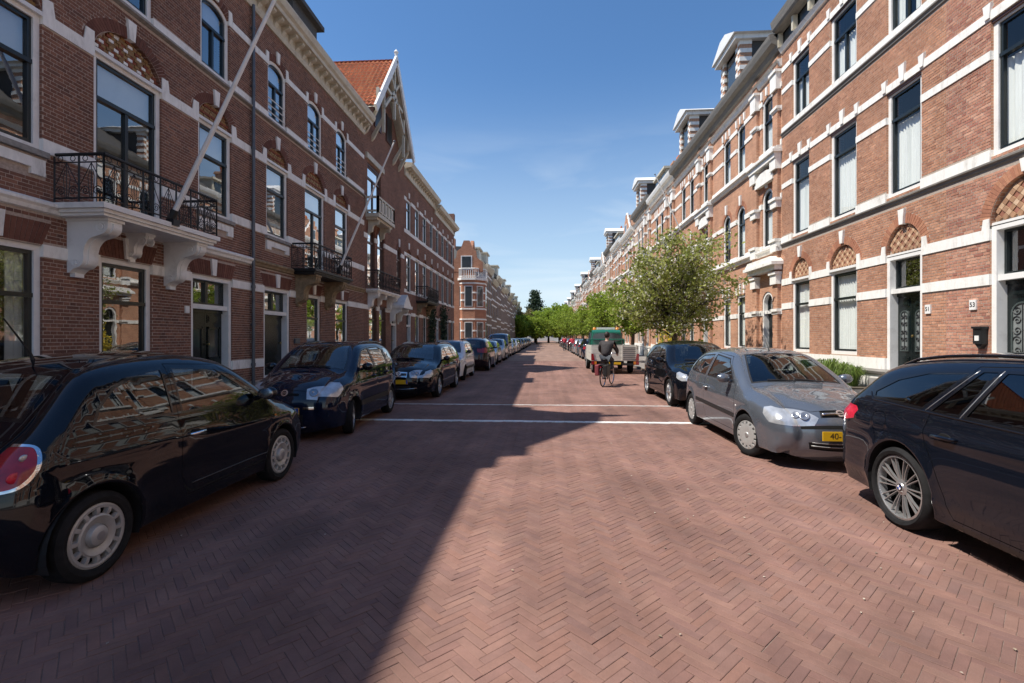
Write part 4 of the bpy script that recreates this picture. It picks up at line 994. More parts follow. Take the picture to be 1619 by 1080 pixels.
right_common(R0, (8.45, 9.93), [(5.9, 7.2), (3.4, 4.7)], tdoor='big')
R1 = House('townhouse', 'orange brick townhouse with grilled double door and two net-curtained ground floor windows', 1, 10.95, 18.1, 12.1, 'brickR', mortar='mortarR')
right_common(R1, (11.61, 12.78), [(13.91, 15.18), (16.3, 17.41)])
def text(h, s_, Y, z, size, mat='sash', out=.035, parent=None):
    cu = bpy.data.curves.new('digits', 'FONT'); cu.body = s_; cu.size = size; cu.align_x = 'CENTER'; cu.align_y = 'CENTER'; cu.extrude = .002; cu.materials.append(M[mat])
    ot = bpy.data.objects.new('tmp', cu); COL.objects.link(ot)
    me = bpy.data.meshes.new_from_object(ot.evaluated_get(bpy.context.evaluated_depsgraph_get())); bpy.data.objects.remove(ot)
    o = bpy.data.objects.new('digits', me); o.rotation_euler = (pi/2, 0, 0); o.location = (h.x(Y), -out, z); link(o, parent or h.root); return o
for h, Y, z, t in ((R0, 10.28, 2.30, '53'), (R1, 11.42, 2.28, '51')):
    m = MB(); x_ = h.x(Y); m.box(x_ - .075, x_ + .075, -.03, 0, z - .10, z + .10); po = h.part(m, 'number_plate', 'paint'); text(h, t, Y, z, .13, 'iron', .034, po)
for h, Y in ((R0, 10.06),):
    m = MB(); x_ = h.x(Y); m.box(x_ - .09, x_ + .09, -.13, 0, 1.52, 1.82); m.prism([(x_ - .09, 1.52), (x_ + .09, 1.52), (x_, 1.42)], -.1, 0); m.box(x_ - .11, x_ + .11, -.15, .0, 1.82, 1.86); lo = h.part(m, 'wall_lamp', 'iron')
    m = MB(); m.box(x_ - .045, x_ + .045, -.14, -.1, 1.58, 1.68); h.part(m, 'lamp_glass', 'paint', lo)
R0.finish(views=seen); R1.finish(views=seen)
def striped_dormer(h, a, b, z0, z1, y=-.15, gable=True):
    x0, x1 = h.xx(a, b); w = x1 - x0; d = MB(); d.box(x0 + .1, x1 - .1, y + .1, 2.4, z0, z1); do = h.part(d, 'dormer', 'slate')
    n = int((z1 - z0) / .18)
    for xs in ((x0, x0 + .42), (x1 - .42, x1)):
        pm_ = MB()
        for i in range(n):
            xm = xs[0] + .21; za, zb_ = z0 + (z1-z0)*i/n, z0 + (z1-z0)*(i+1)/n
            for q, (ua, ub) in enumerate(((xs[0], xm), (xm, xs[1]))):
                pm_.mi = (i + q) % 2; e = .02 if (i + q) % 2 == 0 else 0
                pm_.box(ua - (e if q == 0 else 0), ub + (e if q == 1 else 0), y - e, y + .5, za, zb_)
        h.part(pm_, 'dormer_pier', [M['white'], M['btexR']], do)
    m = MB(); m.box(x0 + .42, x1 - .42, y + .1, y + .16, z0, z1); h.part(m, 'dormer_window', 'paint', do)
    m = MB(); m.box(x0 + .55, x1 - .55, y + .08, y + .11, z0 + .1, z1 - .2); h.part(m, 'pane', 'glassdark', do)
    m = MB(); m.box(x0 - .15, x1 + .15, y - .25, 2.6, z1, z1 + .2)
    if gable: m.prism([(x0 - .3, z1 + .2), (x1 + .3, z1 + .2), ((x0+x1)/2 + .3, z1 + .75), ((x0+x1)/2 - .3, z1 + .75)], y - .35, 2.6)
    h.part(m, 'dormer_roof', 'paint', do); return do
def ornate(y0, label, H=12.1, group=None, orn=True, shift=0, wall='btexR', top='dormer'):
    h = House('townhouse', label, 1, y0, y0 + 7.1, H, wall=wall, group=group); Y = lambda v: y0 + v - 18.1
    bays = [(18.81, 19.71), (21.33, 22.2), (22.95, 23.85)]
    for i, (a, b) in enumerate(bays):
        a, b = Y(a), Y(b); c = (a + b) / 2
        if i == 0: h.door(a, b, .62, 2.62, 3.0, .42, style='single', fan_mull=False)
        else: h.window(a, b, 1.16, 3.5, trans=2.7, cover=(1.2, 3.4, 'curtain'), glass='glass2')
        h.window(a, b, 5.1, 6.98, .42, trans=6.6, cover=(5.1, 6.5, 'curtain'), glass='glass2', frame='paint'); h.archring(a, b, 6.98, .42, th=.2)
        h.window(a, b, 8.75, 10.75, .2 if orn else 0, trans=10.0, cover=(8.8, 9.9, 'curtain'), glass='glass2')
        h.keystone(c, 7.42, 7.85, .13, .2, .07)
        for k in (-.42, 0, .42): h.keystone(c + k, 10.98 if orn else 10.8, 11.3, .11, .15, .06)
        if i:
            for k in (-.4, 0, .4): h.keystone(c + k, 3.55, 4.0, .12, .17, .06)
    for z, t in ((2.5, .2), (.84, .28), (5.0, .24), (6.7, .2), (8.62, .24), (9.9, .17), (10.75, .18)): h.band(z, z + t, single=True, proud=.03)
    h.band(0, .8, proud=.05, mat='white', name='base_stone', single=True)
    for z in (4.82, 8.42): h.moulding([(0, z), (.07, z + .02), (.10, z + .1), (.18, z + .15), (.18, z + .2), (0, z + .22)], 'white', 'ledge')
    h.moulding([(0, 11.5), (.06, 11.52), (.12, 11.66), (.2, 11.72), (0, 11.78)], 'white', 'string_course')
    # pilaster bay with entablature over the door
    x0, x1 = h.xx(Y(18.2), Y(20.32))
    for xa, xb in ((x0, x0 + .38), (x1 - .38, x1)):
        m = MB(); m.box(xa, xb, -.12, .05, .7, 11.9); po = h.part(m, 'pilaster', 'btexR')
        for z0, z1, o_ in ((.0, .9, .16), (2.5, 2.7, .14), (3.6, 4.05, .2), (4.8, 5.25, .2), (6.4, 6.75, .2), (7.8, 8.6, .22), (9.9, 10.07, .14), (10.7, 11.4, .2)):
            m = MB(); m.box(xa - .04, xb + .04, -o_, .04, z0, z1); m.box(xa - .08, xb + .08, -o_ - .05, .04, z1 - .1, z1); h.part(m, 'pilaster_block', 'white', po)
    m = MB(); m.box(x0 - .1, x1 + .1, -.28, 0, 4.12, 4.3); m.box(x0 - .2, x1 + .2, -.42, 0, 4.3, 4.42); m.prism([(x0 - .2, 4.42), (x1 + .2, 4.42), (x1 - .1, 4.62), (x0 + .1, 4.62)], -.36, 0); h.part(m, 'door_entablature', 'white')
    m = MB(); m.box(x0 - .05, x1 + .05, -.26, 0, 8.2, 8.4); m.box(x0 - .12, x1 + .12, -.34, 0, 8.4, 8.5); h.part(m, 'entablature', 'white')
    m = MB(); cx = h.x(Y(19.26)); m.prism(arc_poly(cx - .75, cx + .75, 7.55, 7.7, .35), -.16, 0); h.part(m, 'window_hood', 'white')
    h.moulding([(0, 12.05), (.12, 12.08), (.2, 12.25), (.38, 12.32), (.44, 12.5), (.46, 12.62), (.36, 12.66), (0, 12.6)], 'gutter' if top == 'dormer' else 'white', 'gutter'); mansard(h, 12.6, 'slate', setb=2.4, rise=2.0, x_out=-.3)
    if top == 'gable':
        x0, x1 = h.xx(Y(20.6), Y(24.4)); w = x1 - x0; c = (x0 + x1) / 2; m = MB()
        pr = [(-.5, 0), (.5, 0), (.5, .9), (.40, 1.1), (.34, 1.7), (.27, 1.8), (.22, 2.5), (.12, 2.7), (.08, 3.3), (-.08, 3.3), (-.12, 2.7), (-.22, 2.5), (-.27, 1.8), (-.34, 1.7), (-.40, 1.1), (-.5, .9)]
        m.prism([(c + a * w, 12.4 + b * .72) for a, b in pr], -.10, 1.6); go = h.part(m, 'gable', wall); m = MB()
        for (a, b), (a2, b2) in zip(pr[2:-1], pr[3:]):
            m.tube([(c + a * w, .05, 12.42 + b * .72), (c + a2 * w, .05, 12.42 + b2 * .72)], .11, 6)
        h.part(m, 'gable_coping', 'white', go); m = MB(); m.box(c - .5, c + .5, -.13, -.05, 12.6, 13.8); wo = h.part(m, 'window', 'paint'); m = MB(); m.box(c - .4, c + .4, -.15, -.10, 12.7, 13.7); h.part(m, 'pane', 'glassdark', wo)
        m = MB(); m.sphere((c, .05, 14.9), .16, 8, 6); h.part(m, 'finial', 'white', go)
    elif top == 'low':
        x0, x1 = h.xx(Y(20.9), Y(24.1)); m = MB(); m.box(x0, x1, .1, 2.2, 12.6, 13.7); m.box(x0 - .12, x1 + .12, -.1, 2.3, 13.7, 13.86); do = h.part(m, 'dormer', 'cream')
        for k in range(3): m = MB(); xa = x0 + .15 + k * (x1 - x0 - .2) / 3; m.box(xa, xa + .8, .06, .11, 12.75, 13.55); h.part(m, 'pane', 'glassdark', do)
    else: striped_dormer(h, Y(21.5), Y(23.7), 12.7, 14.5, gable=orn)
    m = MB(); xc_ = h.x(Y(25.0)); m.box(xc_ - .35, xc_ + .35, 1.6, 2.5, 12.6, 15.6); m.box(xc_ - .42, xc_ + .42, 1.53, 2.57, 15.4, 15.56); co = h.part(m, 'chimney', wall)
    for q in (-.18, .18): m = MB(); m.lathe([(.10, 15.56), (.12, 15.9), (.08, 16.05)], 8, 'z', (xc_ + q, 2.05, 0)); h.part(m, 'chimney_pot', 'redtile', co)
    h.finish(side_mat='btexR'); return h
R2 = ornate(18.1, 'orange brick townhouse with white-banded pilasters and arched dark green door, next to the grilled-door house')
R3 = ornate(25.2, 'orange brick townhouse with pilasters and striped pedimented dormer, behind the blossoming street tree')
flagpole((8.25, 28.4, 6.9), (6.35, 28.2, 11.0), 'thin white flagpole on the sunny row, above the blossoming tree', .04, .025)
M['btexP'] = brick_tex('far_brick_pale', (.56, .42, .33), (.48, .35, .27), (.56, .50, .43))
kinds = [('orange brick terraced house with white flat-topped low dormer along the sunny row', dict(orn=False, top='low')), ('pale stone-faced terraced house with curved gable breaking the roofline of the sunny row', dict(wall='btexP', top='gable')),
         ('orange brick terraced house with curved white-edged gable along the sunny row', dict(orn=False, top='gable')), ('pale stone-faced terraced house with striped dormer along the sunny row', dict(wall='btexP', orn=True))]
srcs = []
for i in range(27):
    y = 32.3 + 7.1 * i; lab, kw = kinds[(0, 3, 2, 0, 3, 1, 0, 3, 2)[i % 9]]
    k_ = (0, 3, 2, 0, 3, 1, 0, 3, 2)[i % 9]
    hit = [s_ for s_ in srcs if s_[0] == k_]
    if not hit: h_ = ornate(y, lab, group=('low-dormer houses of the sunny row', 'pale gabled houses of the sunny row', 'orange gabled houses of the sunny row', 'pale striped-dormer houses of the sunny row')[k_], **kw); srcs.append((k_, h_)); o = h_.root
    else: o = copy_tree(hit[0][1].root); o.location.y = y + 7.1
    o.scale.z = (1, 1.04, .97, 1.0, 1.06, .95)[i % 6]
V = srcs[0][1]
for s_ in srcs:
    if s_[0] == 0: V = s_[1]
# houses before number 53, out of the picture but mirrored in the windows opposite
for i, lab in enumerate(('orange brick townhouse one door before number 53', 'orange brick townhouse two doors before number 53')):
    o = copy_tree(V.root); o.location.y = 2.6 - 7.1 * i; o['label'] = lab; o['group'] = 'houses before number 53'
# terrace closing the far end of the street
E_ = MB()
far = empty('far_terrace', (0, 262, 0), 0, 'pale terrace closing the far end of the street behind the trees', 'building')
m = MB(); m.box(-60, 60, 0, 8, 0, 12.5); m.build('wall', pmat('pale_far_render', (.55, .52, .46), .8, var=.15, scale=.2), far)
for i in range(40):
    for z in (2, 6, 9.6):
        m = MB() if i == 0 and z == 2 else m
        if i == 0 and z == 2: m.box(-.6, .6, -.05, .05, 0, 2); wme = m.mesh('window', M['glassdark'])
        o = bpy.data.objects.new('window', wme); o.location = (-58.5 + 3 * i, 0, z); link(o, far)
m = MB(); m.add([(-60.3, -.4, 12.5), (60.3, -.4, 12.5), (60.3, 4, 15.5), (-60.3, 4, 15.5), (60.3, 8.4, 12.5), (-60.3, 8.4, 12.5)], [(0, 1, 2, 3), (3, 2, 4, 5)]); m.build('roof', M['slate'], far)
# ------------------------------------------------------------------ cars
import numpy as np
def paint(name, col, flake=.0, rough=.25, dust=0.0, coat=1.0, spec=.0):
    m, n, l, b = new_mat(name); S(b, col=col, rough=rough, metal=flake, spec=spec, coat=coat, coatr=.02)
    tc = n.new('ShaderNodeTexCoord'); nz = n.new('ShaderNodeTexNoise'); nz.inputs['Scale'].default_value = 5; nz.inputs['Detail'].default_value = 9; nz.inputs['Roughness'].default_value = .7
    l.new(tc.outputs['Object'], nz.inputs['Vector'])
    r = n.new('ShaderNodeMapRange'); r.inputs[1].default_value = .35; r.inputs[2].default_value = .75; r.inputs[3].default_value = .015; r.inputs[4].default_value = .03 + dust * .5
    l.new(nz.outputs['Fac'], r.inputs[0]); l.new(r.outputs[0], b.inputs['Coat Roughness'])
    if dust:
        mx = n.new('ShaderNodeMixRGB'); mx.inputs[1].default_value = (*col, 1); mx.inputs[2].default_value = (.28, .26, .22, 1)
        d = n.new('ShaderNodeMapRange'); d.inputs[1].default_value = .4; d.inputs[2].default_value = .8; d.inputs[3].default_value = dust * .25; d.inputs[4].default_value = dust
        l.new(nz.outputs['Fac'], d.inputs[0]); l.new(d.outputs[0], mx.inputs[0]); l.new(mx.outputs[0], b.inputs['Base Color'])
    return m
M['p_black'] = paint('gloss_black_paint', (.004, .005, .008))
M['p_blueblack'] = paint('dark_blue_paint', (.006, .010, .026))
M['p_navy'] = paint('blue_black_metallic', (.006, .008, .014), flake=.2, rough=.3)
M['p_grey'] = paint('blue_grey_metallic', (.150, .172, .205), flake=.6, rough=.27, dust=.07, coat=1.0)
M['p_white'] = paint('white_car_paint', (.68, .69, .70), dust=.08)
M['p_silver'] = paint('silver_metallic', (.42, .43, .45), flake=.6, rough=.33)
M['p_green'] = paint('green_truck_paint', (.008, .125, .085), rough=.35, dust=.1)
M['p_plum'] = paint('dark_plum_paint', (.020, .010, .014), flake=.3)
M['carglass'] = glass_mat('car_glass', (.52, .58, .56), 2.1)
M['carglassd'] = glass_mat('privacy_glass', (.07, .08, .09), 1.9)
M['rubber'] = pmat('tyre_rubber', (.017, .017, .018), .8, var=.4, scale=16, spec=.16)
M['plastic'] = pmat('black_trim_plastic', (.016, .016, .017), .55, var=.2, spec=.4)
M['gloss_trim'] = pmat('gloss_black_trim', (.006, .006, .007), .12, var=.1, spec=.6)
M['gap'] = pmat('panel_gap', (.004, .004, .004), .9, var=.1)
M['chrome'] = pmat('chrome', (.72, .72, .73), .10, metal=1, var=.05)
M['mirrorglass'] = pmat('mirror_glass', (.25, .27, .29), .05, metal=.9, var=.1)
M['alloy'] = pmat('silver_alloy', (.46, .46, .46), .34, metal=.75, var=.08)
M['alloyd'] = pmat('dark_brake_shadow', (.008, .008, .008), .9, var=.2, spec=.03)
M['cover'] = pmat('grey_wheel_cover', (.42, .42, .41), .42, metal=.35, var=.12, scale=12)
M['cabin'] = pmat('dark_cabin_trim', (.022, .022, .024), .8, var=.25)
M['seat'] = pmat('grey_seat_fabric', (.045, .046, .050), .9, var=.3, scale=20)
M['lens'] = pmat('headlight_lens', (.50, .52, .54), .16, metal=.45, var=.30, scale=9, spec=.9)
M['lampbowl'] = pmat('lamp_bowl', (.30, .31, .33), .2, metal=.8, var=.2)
M['redlens'] = pmat('red_tail_lens', (.30, .010, .018), .09, var=.35, scale=12, spec=.8)
M['orange'] = pmat('amber_lens', (.65, .22, .03), .15, var=.2)
M['plate'] = pmat('yellow_number_plate', (.70, .42, .015), .45, var=.05)
M['plateblue'] = pmat('blue_plate_strip', (.02, .07, .35), .45, var=.05)

def catmull(P, n=6):
    out = []
    for i in range(len(P) - 1):
        p0 = P[max(i - 1, 0)]; p1 = P[i]; p2 = P[i + 1]; p3 = P[min(i + 2, len(P) - 1)]
        for k in range(n):
            t = k / n
            out.append(tuple(.5 * ((2 * b) + (-a + c) * t + (2*a - 5*b + 4*c - d) * t*t + (-a + 3*b - 3*c + d) * t**3) for a, b, c, d in zip(p0, p1, p2, p3)))
    out.append(tuple(P[-1])); return out
def resample(P, step):
    P = np.array(P); seg = np.linalg.norm(np.diff(P[:, :2], axis=0), axis=1); s = np.concatenate([[0], np.cumsum(seg)])
    n = max(2, int(round(s[-1] / step))); t = np.linspace(0, s[-1], n + 1)
    return np.stack([np.interp(t, s, P[:, k]) for k in range(P.shape[1])], 1)
def pip(poly, pts):
    poly = np.array(poly); x, y = pts[:, 0], pts[:, 1]; ins = np.zeros(len(pts), bool); n = len(poly)
    for i in range(n):
        x0, y0 = poly[i]; x1, y1 = poly[(i + 1) % n]
        c = ((y0 > y) != (y1 > y)); 
        if y1 != y0: ins ^= c & (x < (x1 - x0) * (y - y0) / (y1 - y0) + x0)
    return ins
def dens(poly, step=.04):
    P = list(poly) + [poly[0]]; out = []
    for a, b in zip(P[:-1], P[1:]):
        L = math.hypot(b[0]-a[0], b[1]-a[1]); n = max(1, int(L / step))
        out += [(a[0] + (b[0]-a[0]) * k / n, a[1] + (b[1]-a[1]) * k / n) for k in range(n)]
    return out
def smooth_poly(P, n=4):
    k = len(P); out = []
    for i in range(k):
        p0, p1, p2, p3 = P[i-1], P[i], P[(i+1) % k], P[(i+2) % k]
        for j in range(n):
            t = j / n; out.append(tuple(.5 * ((2*b) + (-a+c)*t + (2*a-5*b+4*c-d)*t*t + (-a+3*b-3*c+d)*t**3) for a, b, c, d in zip(p0, p1, p2, p3)))
    return out
class Car:
    def __init__(s, sp):
        s.sp = sp; P = catmull([(*p[:2], p[2]) for p in sp['prof']], 6); s.top = resample(P, sp.get('step', .035))   # x,z,r
        R = sp['R']; s.ra = ra = R + .055; zs = sp['sill']
        bot = []
        xr, xf = sp['axles']                                  # rear (neg), front
        def arch(xc):
            a0 = math.asin(max(-1, min(1, (zs - R) / ra))); th = np.linspace(pi - a0, a0, 22)    # from rear foot over the top to the front foot
            return [(xc + ra * cos(t), R + ra * sin(t)) for t in th]
        st, en = s.top[-1], s.top[0]                          # rear bottom, front bottom
        bot = [(st[0] + .03, zs)] + arch(xr) + [(xr + ra + .3 + k * .1, zs) for k in range(0, int((xf - xr - 2*ra - .5) / .1))] + arch(xf) + [(en[0] - .03, zs)]
        bot = [b for b in bot if True]
        s.bot = resample([(x, z, .02) for x, z in bot], .04)
        s.out = np.concatenate([s.top, s.bot]); s.poly = s.out[:, :2]
        A = s.poly; B = np.roll(A, -1, axis=0); s.A, s.B = A, B; s.rs = np.minimum(s.out[:, 2], np.roll(s.out[:, 2], -1)) ; s.rs = np.maximum(s.rs, .012)
        s.nt = len(s.top)
    def base(s, p):
        sp = s.sp; x, z = p[:, 0], p[:, 1]; W = sp['W'] / 2
        zb = sp['belt'][0] + (sp['belt'][1] - sp['belt'][0]) * np.clip((x - sp['axles'][0]) / (sp['axles'][1] - sp['axles'][0]), -.5, 1.5)
        y = np.full(len(p), W)
        up = np.clip((z - zb) / (sp['H'] - zb), 0, 1.2); y = y - sp['tumble'] * up ** 1.1
        zm = sp.get('wide', .62); lo = np.clip((zm - z) / zm, 0, 1); y = y - sp.get('tuck', .07) * lo ** 2
        hi = np.clip((z - zm) / np.maximum(zb - zm, .05), 0, 1); y = y - sp.get('shoulder', .03) * hi ** 2
        xf, xr = sp['prof_front'], sp['prof_rear']; L = xf - xr
        f = np.clip((x - (xf - .30 * L)) / (.30 * L), 0, 1); r = np.clip(((xr + .28 * L) - x) / (.28 * L), 0, 1)
        y = y - sp.get('pf', .07) * f ** 2 - sp.get('pr', .06) * r ** 2
        for (zc, amp, wd) in sp.get('crease', ()):
            y = y + amp * np.exp(-((z - zc - sp.get('cslope', 0) * x) / wd) ** 2)
        for xc in sp['axles']:
            d = np.hypot(x - xc, z - sp['R']) - s.ra; y = y + sp.get('flare', .018) * np.exp(-np.clip(d, 0, None) / .05)
        return y
    def dist(s, p):
        A, B = s.A, s.B; AB = B - A; L2 = (AB ** 2).sum(1) + 1e-12
        out_r = np.zeros(len(p)); dm = np.full(len(p), 9.0)
        for i0 in range(0, len(p), 400):
            q = p[i0:i0 + 400]; t = np.clip(((q[:, None] - A[None]) * AB[None]).sum(2) / L2[None], 0, 1)
            d = np.linalg.norm(q[:, None] - (A[None] + t[..., None] * AB[None]), axis=2)
            k = np.clip(1 - d / s.rs[None], 0, 1); ro = s.rs[None] * (1 - np.sqrt(np.clip(1 - k ** 2, 0, 1)))
            out_r[i0:i0 + 400] = ro.max(1); dm[i0:i0 + 400] = d.min(1)
        return out_r, dm
    def Y(s, p): return s.base(p) - s.dist(p)[0]
    def side_pts(s):
        pts = [tuple(q) for q in s.poly]; n = len(s.poly)
        nrm = []
        for i in range(n):
            d = s.poly[(i+1) % n] - s.poly[i-1]; d = d / (np.linalg.norm(d) + 1e-9); nrm.append((d[1], -d[0]))
        area = 0.5 * sum(s.poly[i][0]*s.poly[(i+1) % n][1] - s.poly[(i+1) % n][0]*s.poly[i][1] for i in range(n))
        sg = -1 if area > 0 else 1
        s.onrm = np.array(nrm) * (1 if area > 0 else -1)
        extra = []
        for i in range(n):
            r = s.out[i][2]
            ths = (18, 34, 50, 66, 84) if r > .06 else (50, 88)
            for th in ths:
                d = r * (1 - cos(radians(th))); extra.append((s.poly[i][0] - s.onrm[i][0] * d, s.poly[i][1] - s.onrm[i][1] * d, d))
        ex = np.array(extra); ins = pip(s.poly, ex[:, :2]); ex = ex[ins]; _, dm = s.dist(ex[:, :2]); ex = ex[np.abs(dm - ex[:, 2]) < .12 * ex[:, 2] + .0008]
        g = s.sp.get('grid', .075); x0, z0 = s.poly.min(0); x1, z1 = s.poly.max(0)
        gx, gz = np.meshgrid(np.arange(x0, x1, g), np.arange(z0, z1, g)); G = np.stack([gx.ravel(), gz.ravel()], 1); G = G[pip(s.poly, G)]
        ro, dm = s.dist(G); G = G[(ro < .002) & (dm > .03)]
        return np.concatenate([ex[:, :2], G])
def cdt(boundary, loops, pts, domain_poly):
    vs = [Vector(p) for p in boundary]; edges = [(i, (i + 1) % len(boundary)) for i in range(len(boundary))]
    for lp in loops:
        b = len(vs); vs += [Vector(p) for p in lp]; edges += [(b + i, b + (i + 1) % len(lp)) for i in range(len(lp))]
    vs += [Vector(p) for p in pts]
    V, Ed, F, *_ = delaunay_2d_cdt(vs, edges, [], 0, 1e-5)
    V = np.array([(v.x, v.y) for v in V]); F = np.array([f for f in F if len(f) == 3]); c = V[F].mean(1)
    return V, F[pip(domain_poly, c)]
class Acc:
    def __init__(s): s.v = []; s.n = []; s.f = []
    def add(s, V, N, F):
        used = np.unique(F); mp = -np.ones(len(V), int); mp[used] = np.arange(len(used)) + sum(len(a) for a in s.v)
        s.v.append(V[used]); s.n.append(N[used]); s.f.append(mp[F])
    def build(s, name, mat, parent):
        V = np.concatenate(s.v); N = np.concatenate(s.n); F = np.concatenate(s.f)
        me = bpy.data.meshes.new(name); me.from_pydata(V.tolist(), [], F.tolist()); me.materials.append(mat)
        me.polygons.foreach_set('use_smooth', [True] * len(F)); me.normals_split_custom_set_from_vertices(N.tolist()); me.update()
        return link(bpy.data.objects.new(name, me), parent)
def inset_np(poly, d): return inset([tuple(p) for p in poly], d)
def build_car(name, sp, label, paintm, cat='car', group=None, detail=True):
    c = Car(sp); root = empty(name, (0, 0, 0), 0, label, cat, group); pm = M[paintm]
    pts = c.side_pts()
    # ---- side patches
    feats = []     # (name, polygon, material, gap, depth)
    for f in sp['side']: feats.append(dict(name=f[0], poly=dens(f[1] if not f[4].get('smooth') else smooth_poly(f[1]), .05), mat=f[2], gap=f[3], **f[4]))
    loops = []
    for f in feats:
        loops.append(f['poly'])
        if f['gap']: f['inner'] = inset_np(f['poly'], f['gap']); loops.append(f['inner'])
    V, F = cdt(c.poly, loops, pts, c.poly)
    y = c.Y(V); h = 6e-4
    gx = (c.Y(V + [h, 0]) - c.Y(V - [h, 0])) / (2*h); gz = (c.Y(V + [0, h]) - c.Y(V - [0, h])) / (2*h)
    N = np.stack([-gx, np.ones(len(V)), -gz], 1); N /= np.linalg.norm(N, axis=1)[:, None]
    ro, dm = c.dist(V)
    # boundary normals: in the side plane for the wrapped outline
    key = {tuple(np.round(p, 4)): i for i, p in enumerate(c.poly)}
    for i in range(len(V)):
        if dm[i] < 2e-4:
            k = int(np.argmin(((c.poly - V[i]) ** 2).sum(1)))
            if k < c.nt and c.out[k][2] > .03: N[i] = (c.onrm[k][0], 0, c.onrm[k][1])
            else: N[i] = (0, 1, 0)
    V3 = np.stack([V[:, 0], y, V[:, 1]], 1)
    cen = V[F].mean(1); lab = np.full(len(F), -1); gapm = np.zeros(len(F), bool)
    for i, f in enumerate(feats):
        ins = pip(f['poly'], cen); lab[ins] = i; gapm[ins] = False
        if f['gap']: gi = ins & ~pip(f['inner'], cen); gapm[gi] = True
    body = Acc(); gap = Acc(); inner = Acc()
    def put(acc, V3_, N_, F_, off=0):
        if not len(F_): return
        for sgn in (1, -1):
            P = V3_ + N_ * off; Q = P * [1, sgn, 1]; NN = N_ * [1, sgn, 1]
            FF = F_[:, [0, 2, 1]] if (sgn == 1) else F_
            acc.add(Q, NN, FF)
    put(body, V3, N, F[(lab == -1)])
    gl = np.array([f['mat'] in ('carglass', 'carglassd') for f in feats] + [False])
    put(inner, V3, N, F[~gl[lab]], -.03)
    for i, f in enumerate(feats):
        sel = (lab == i) & ~gapm; gs = (lab == i) & gapm
        for sgn in (1, -1):
            if f.get('only') and f['only'] != sgn: continue
            a = Acc(); P = V3 + N * -f.get('depth', 0)
            if not sel.any(): continue
            a.add(P * [1, sgn, 1], N * [1, sgn, 1], F[sel][:, [0, 2, 1]] if sgn == 1 else F[sel])
            a.build(f['name'], M[f['mat']] if f['mat'] != 'paint_' else pm, root)
        if not f.get('trim'): put(gap, V3, N, F[gs], -.004)
        elif gs.any():
            for sgn in (1, -1): a = Acc(); a.add((V3 + N * .001) * [1, sgn, 1], N * [1, sgn, 1], F[gs][:, [0, 2, 1]] if sgn == 1 else F[gs]); a.build('window_trim' if 'window' in f['name'] or 'pane' in f['name'] else 'lamp_surround', M[f['trim']], root)
    # ---- wrap: front, bonnet, windscreen, roof, tail
    T = c.top; n = c.nt; seg = np.linalg.norm(np.diff(T[:, :2], axis=0), axis=1); s_ = np.concatenate([[0], np.cumsum(seg)])
    edgeY = c.base(T[:, :2]) - T[:, 2]
    on = c.onrm[:n].copy()
    for k in range(2): on = np.stack([np.convolve(np.pad(on[:, j], 1, 'edge'), [.25, .5, .25], 'valid') for j in (0, 1)], 1)
    on /= np.linalg.norm(on, axis=1)[:, None]
    bul = np.interp(s_, [s_[0], s_[-1]], [0, 0]) + np.array([np.interp(T[k, 0], [p[0] for p in sp['bulge']], [p[1] for p in sp['bulge']]) for k in range(n)])
    VS = .75
    def S3(q):
        s0 = q[:, 0]; v = q[:, 1] / VS; x = np.interp(s0, s_, T[:, 0]); z = np.interp(s0, s_, T[:, 1]); e = np.interp(s0, s_, edgeY); b = np.interp(s0, s_, bul)
        nx = np.interp(s0, s_, on[:, 0]); nz_ = np.interp(s0, s_, on[:, 1]); k = b * (1 - np.abs(v) ** 2.3)
        return np.stack([x + nx * k, v * e, z + nz_ * k], 1)
    def s_at(x, z): return float(s_[int(np.argmin((T[:, 0] - x) ** 2 + (T[:, 1] - z) ** 2))])
    dom = [(sv, -VS) for sv in s_] + [(s_[-1], v) for v in np.linspace(-VS, VS, 14)[1:-1]] + [(sv, VS) for sv in s_[::-1]] + [(0, v) for v in np.linspace(VS, -VS, 14)[1:-1]]
    wf = []
    for (nm, pl, mat, gp, kw) in sp['wrap']:
        P = [(s_at(*a) if isinstance(a, tuple) else a, v * VS) for a, v in pl]
        if kw.get('smooth'): P = smooth_poly(P)
        for sg in ((1, -1) if kw.get('both') else (1,)):
            q = dens([(a, b * sg) for a, b in P], .05); wf.append(dict(name=nm, poly=q, mat=mat, gap=gp, **kw))
    loops = []
    for f in wf:
        loops.append(f['poly'])
        if f['gap']: f['inner'] = inset_np(f['poly'], f['gap']); loops.append(f['inner'])
    grid = [(s_[i], v) for i in range(1, n - 1, 2) for v in np.linspace(-VS, VS, 17)[1:-1]]
    Vw, Fw = cdt(dom, loops, grid, [(0, -VS), (s_[-1], -VS), (s_[-1], VS), (0, VS)])
    P3 = S3(Vw); h = 2e-3
    lo, hi = np.clip(Vw - [h, 0], [0, -9], [s_[-1], 9]), np.clip(Vw + [h, 0], [0, -9], [s_[-1], 9]); ds = S3(hi) - S3(lo)
    vv0 = np.clip(Vw - [0, h], [-9, -VS], [9, VS]); vv1 = np.clip(Vw + [0, h], [-9, -VS], [9, VS]); dv = S3(vv1) - S3(vv0)
    Nw = np.cross(ds, dv); Nw /= (np.linalg.norm(Nw, axis=1)[:, None] + 1e-12)
    onv = np.stack([np.interp(Vw[:, 0], s_, on[:, 0]), np.zeros(len(Vw)), np.interp(Vw[:, 0], s_, on[:, 1])], 1)
    fl = (Nw * onv).sum(1) < 0; Nw[fl] *= -1
    ef = np.clip((np.abs(Vw[:, 1]) / VS - .9) / .1, 0, 1)[:, None]; Nw = Nw * (1 - ef) + onv * ef; Nw /= np.linalg.norm(Nw, axis=1)[:, None]
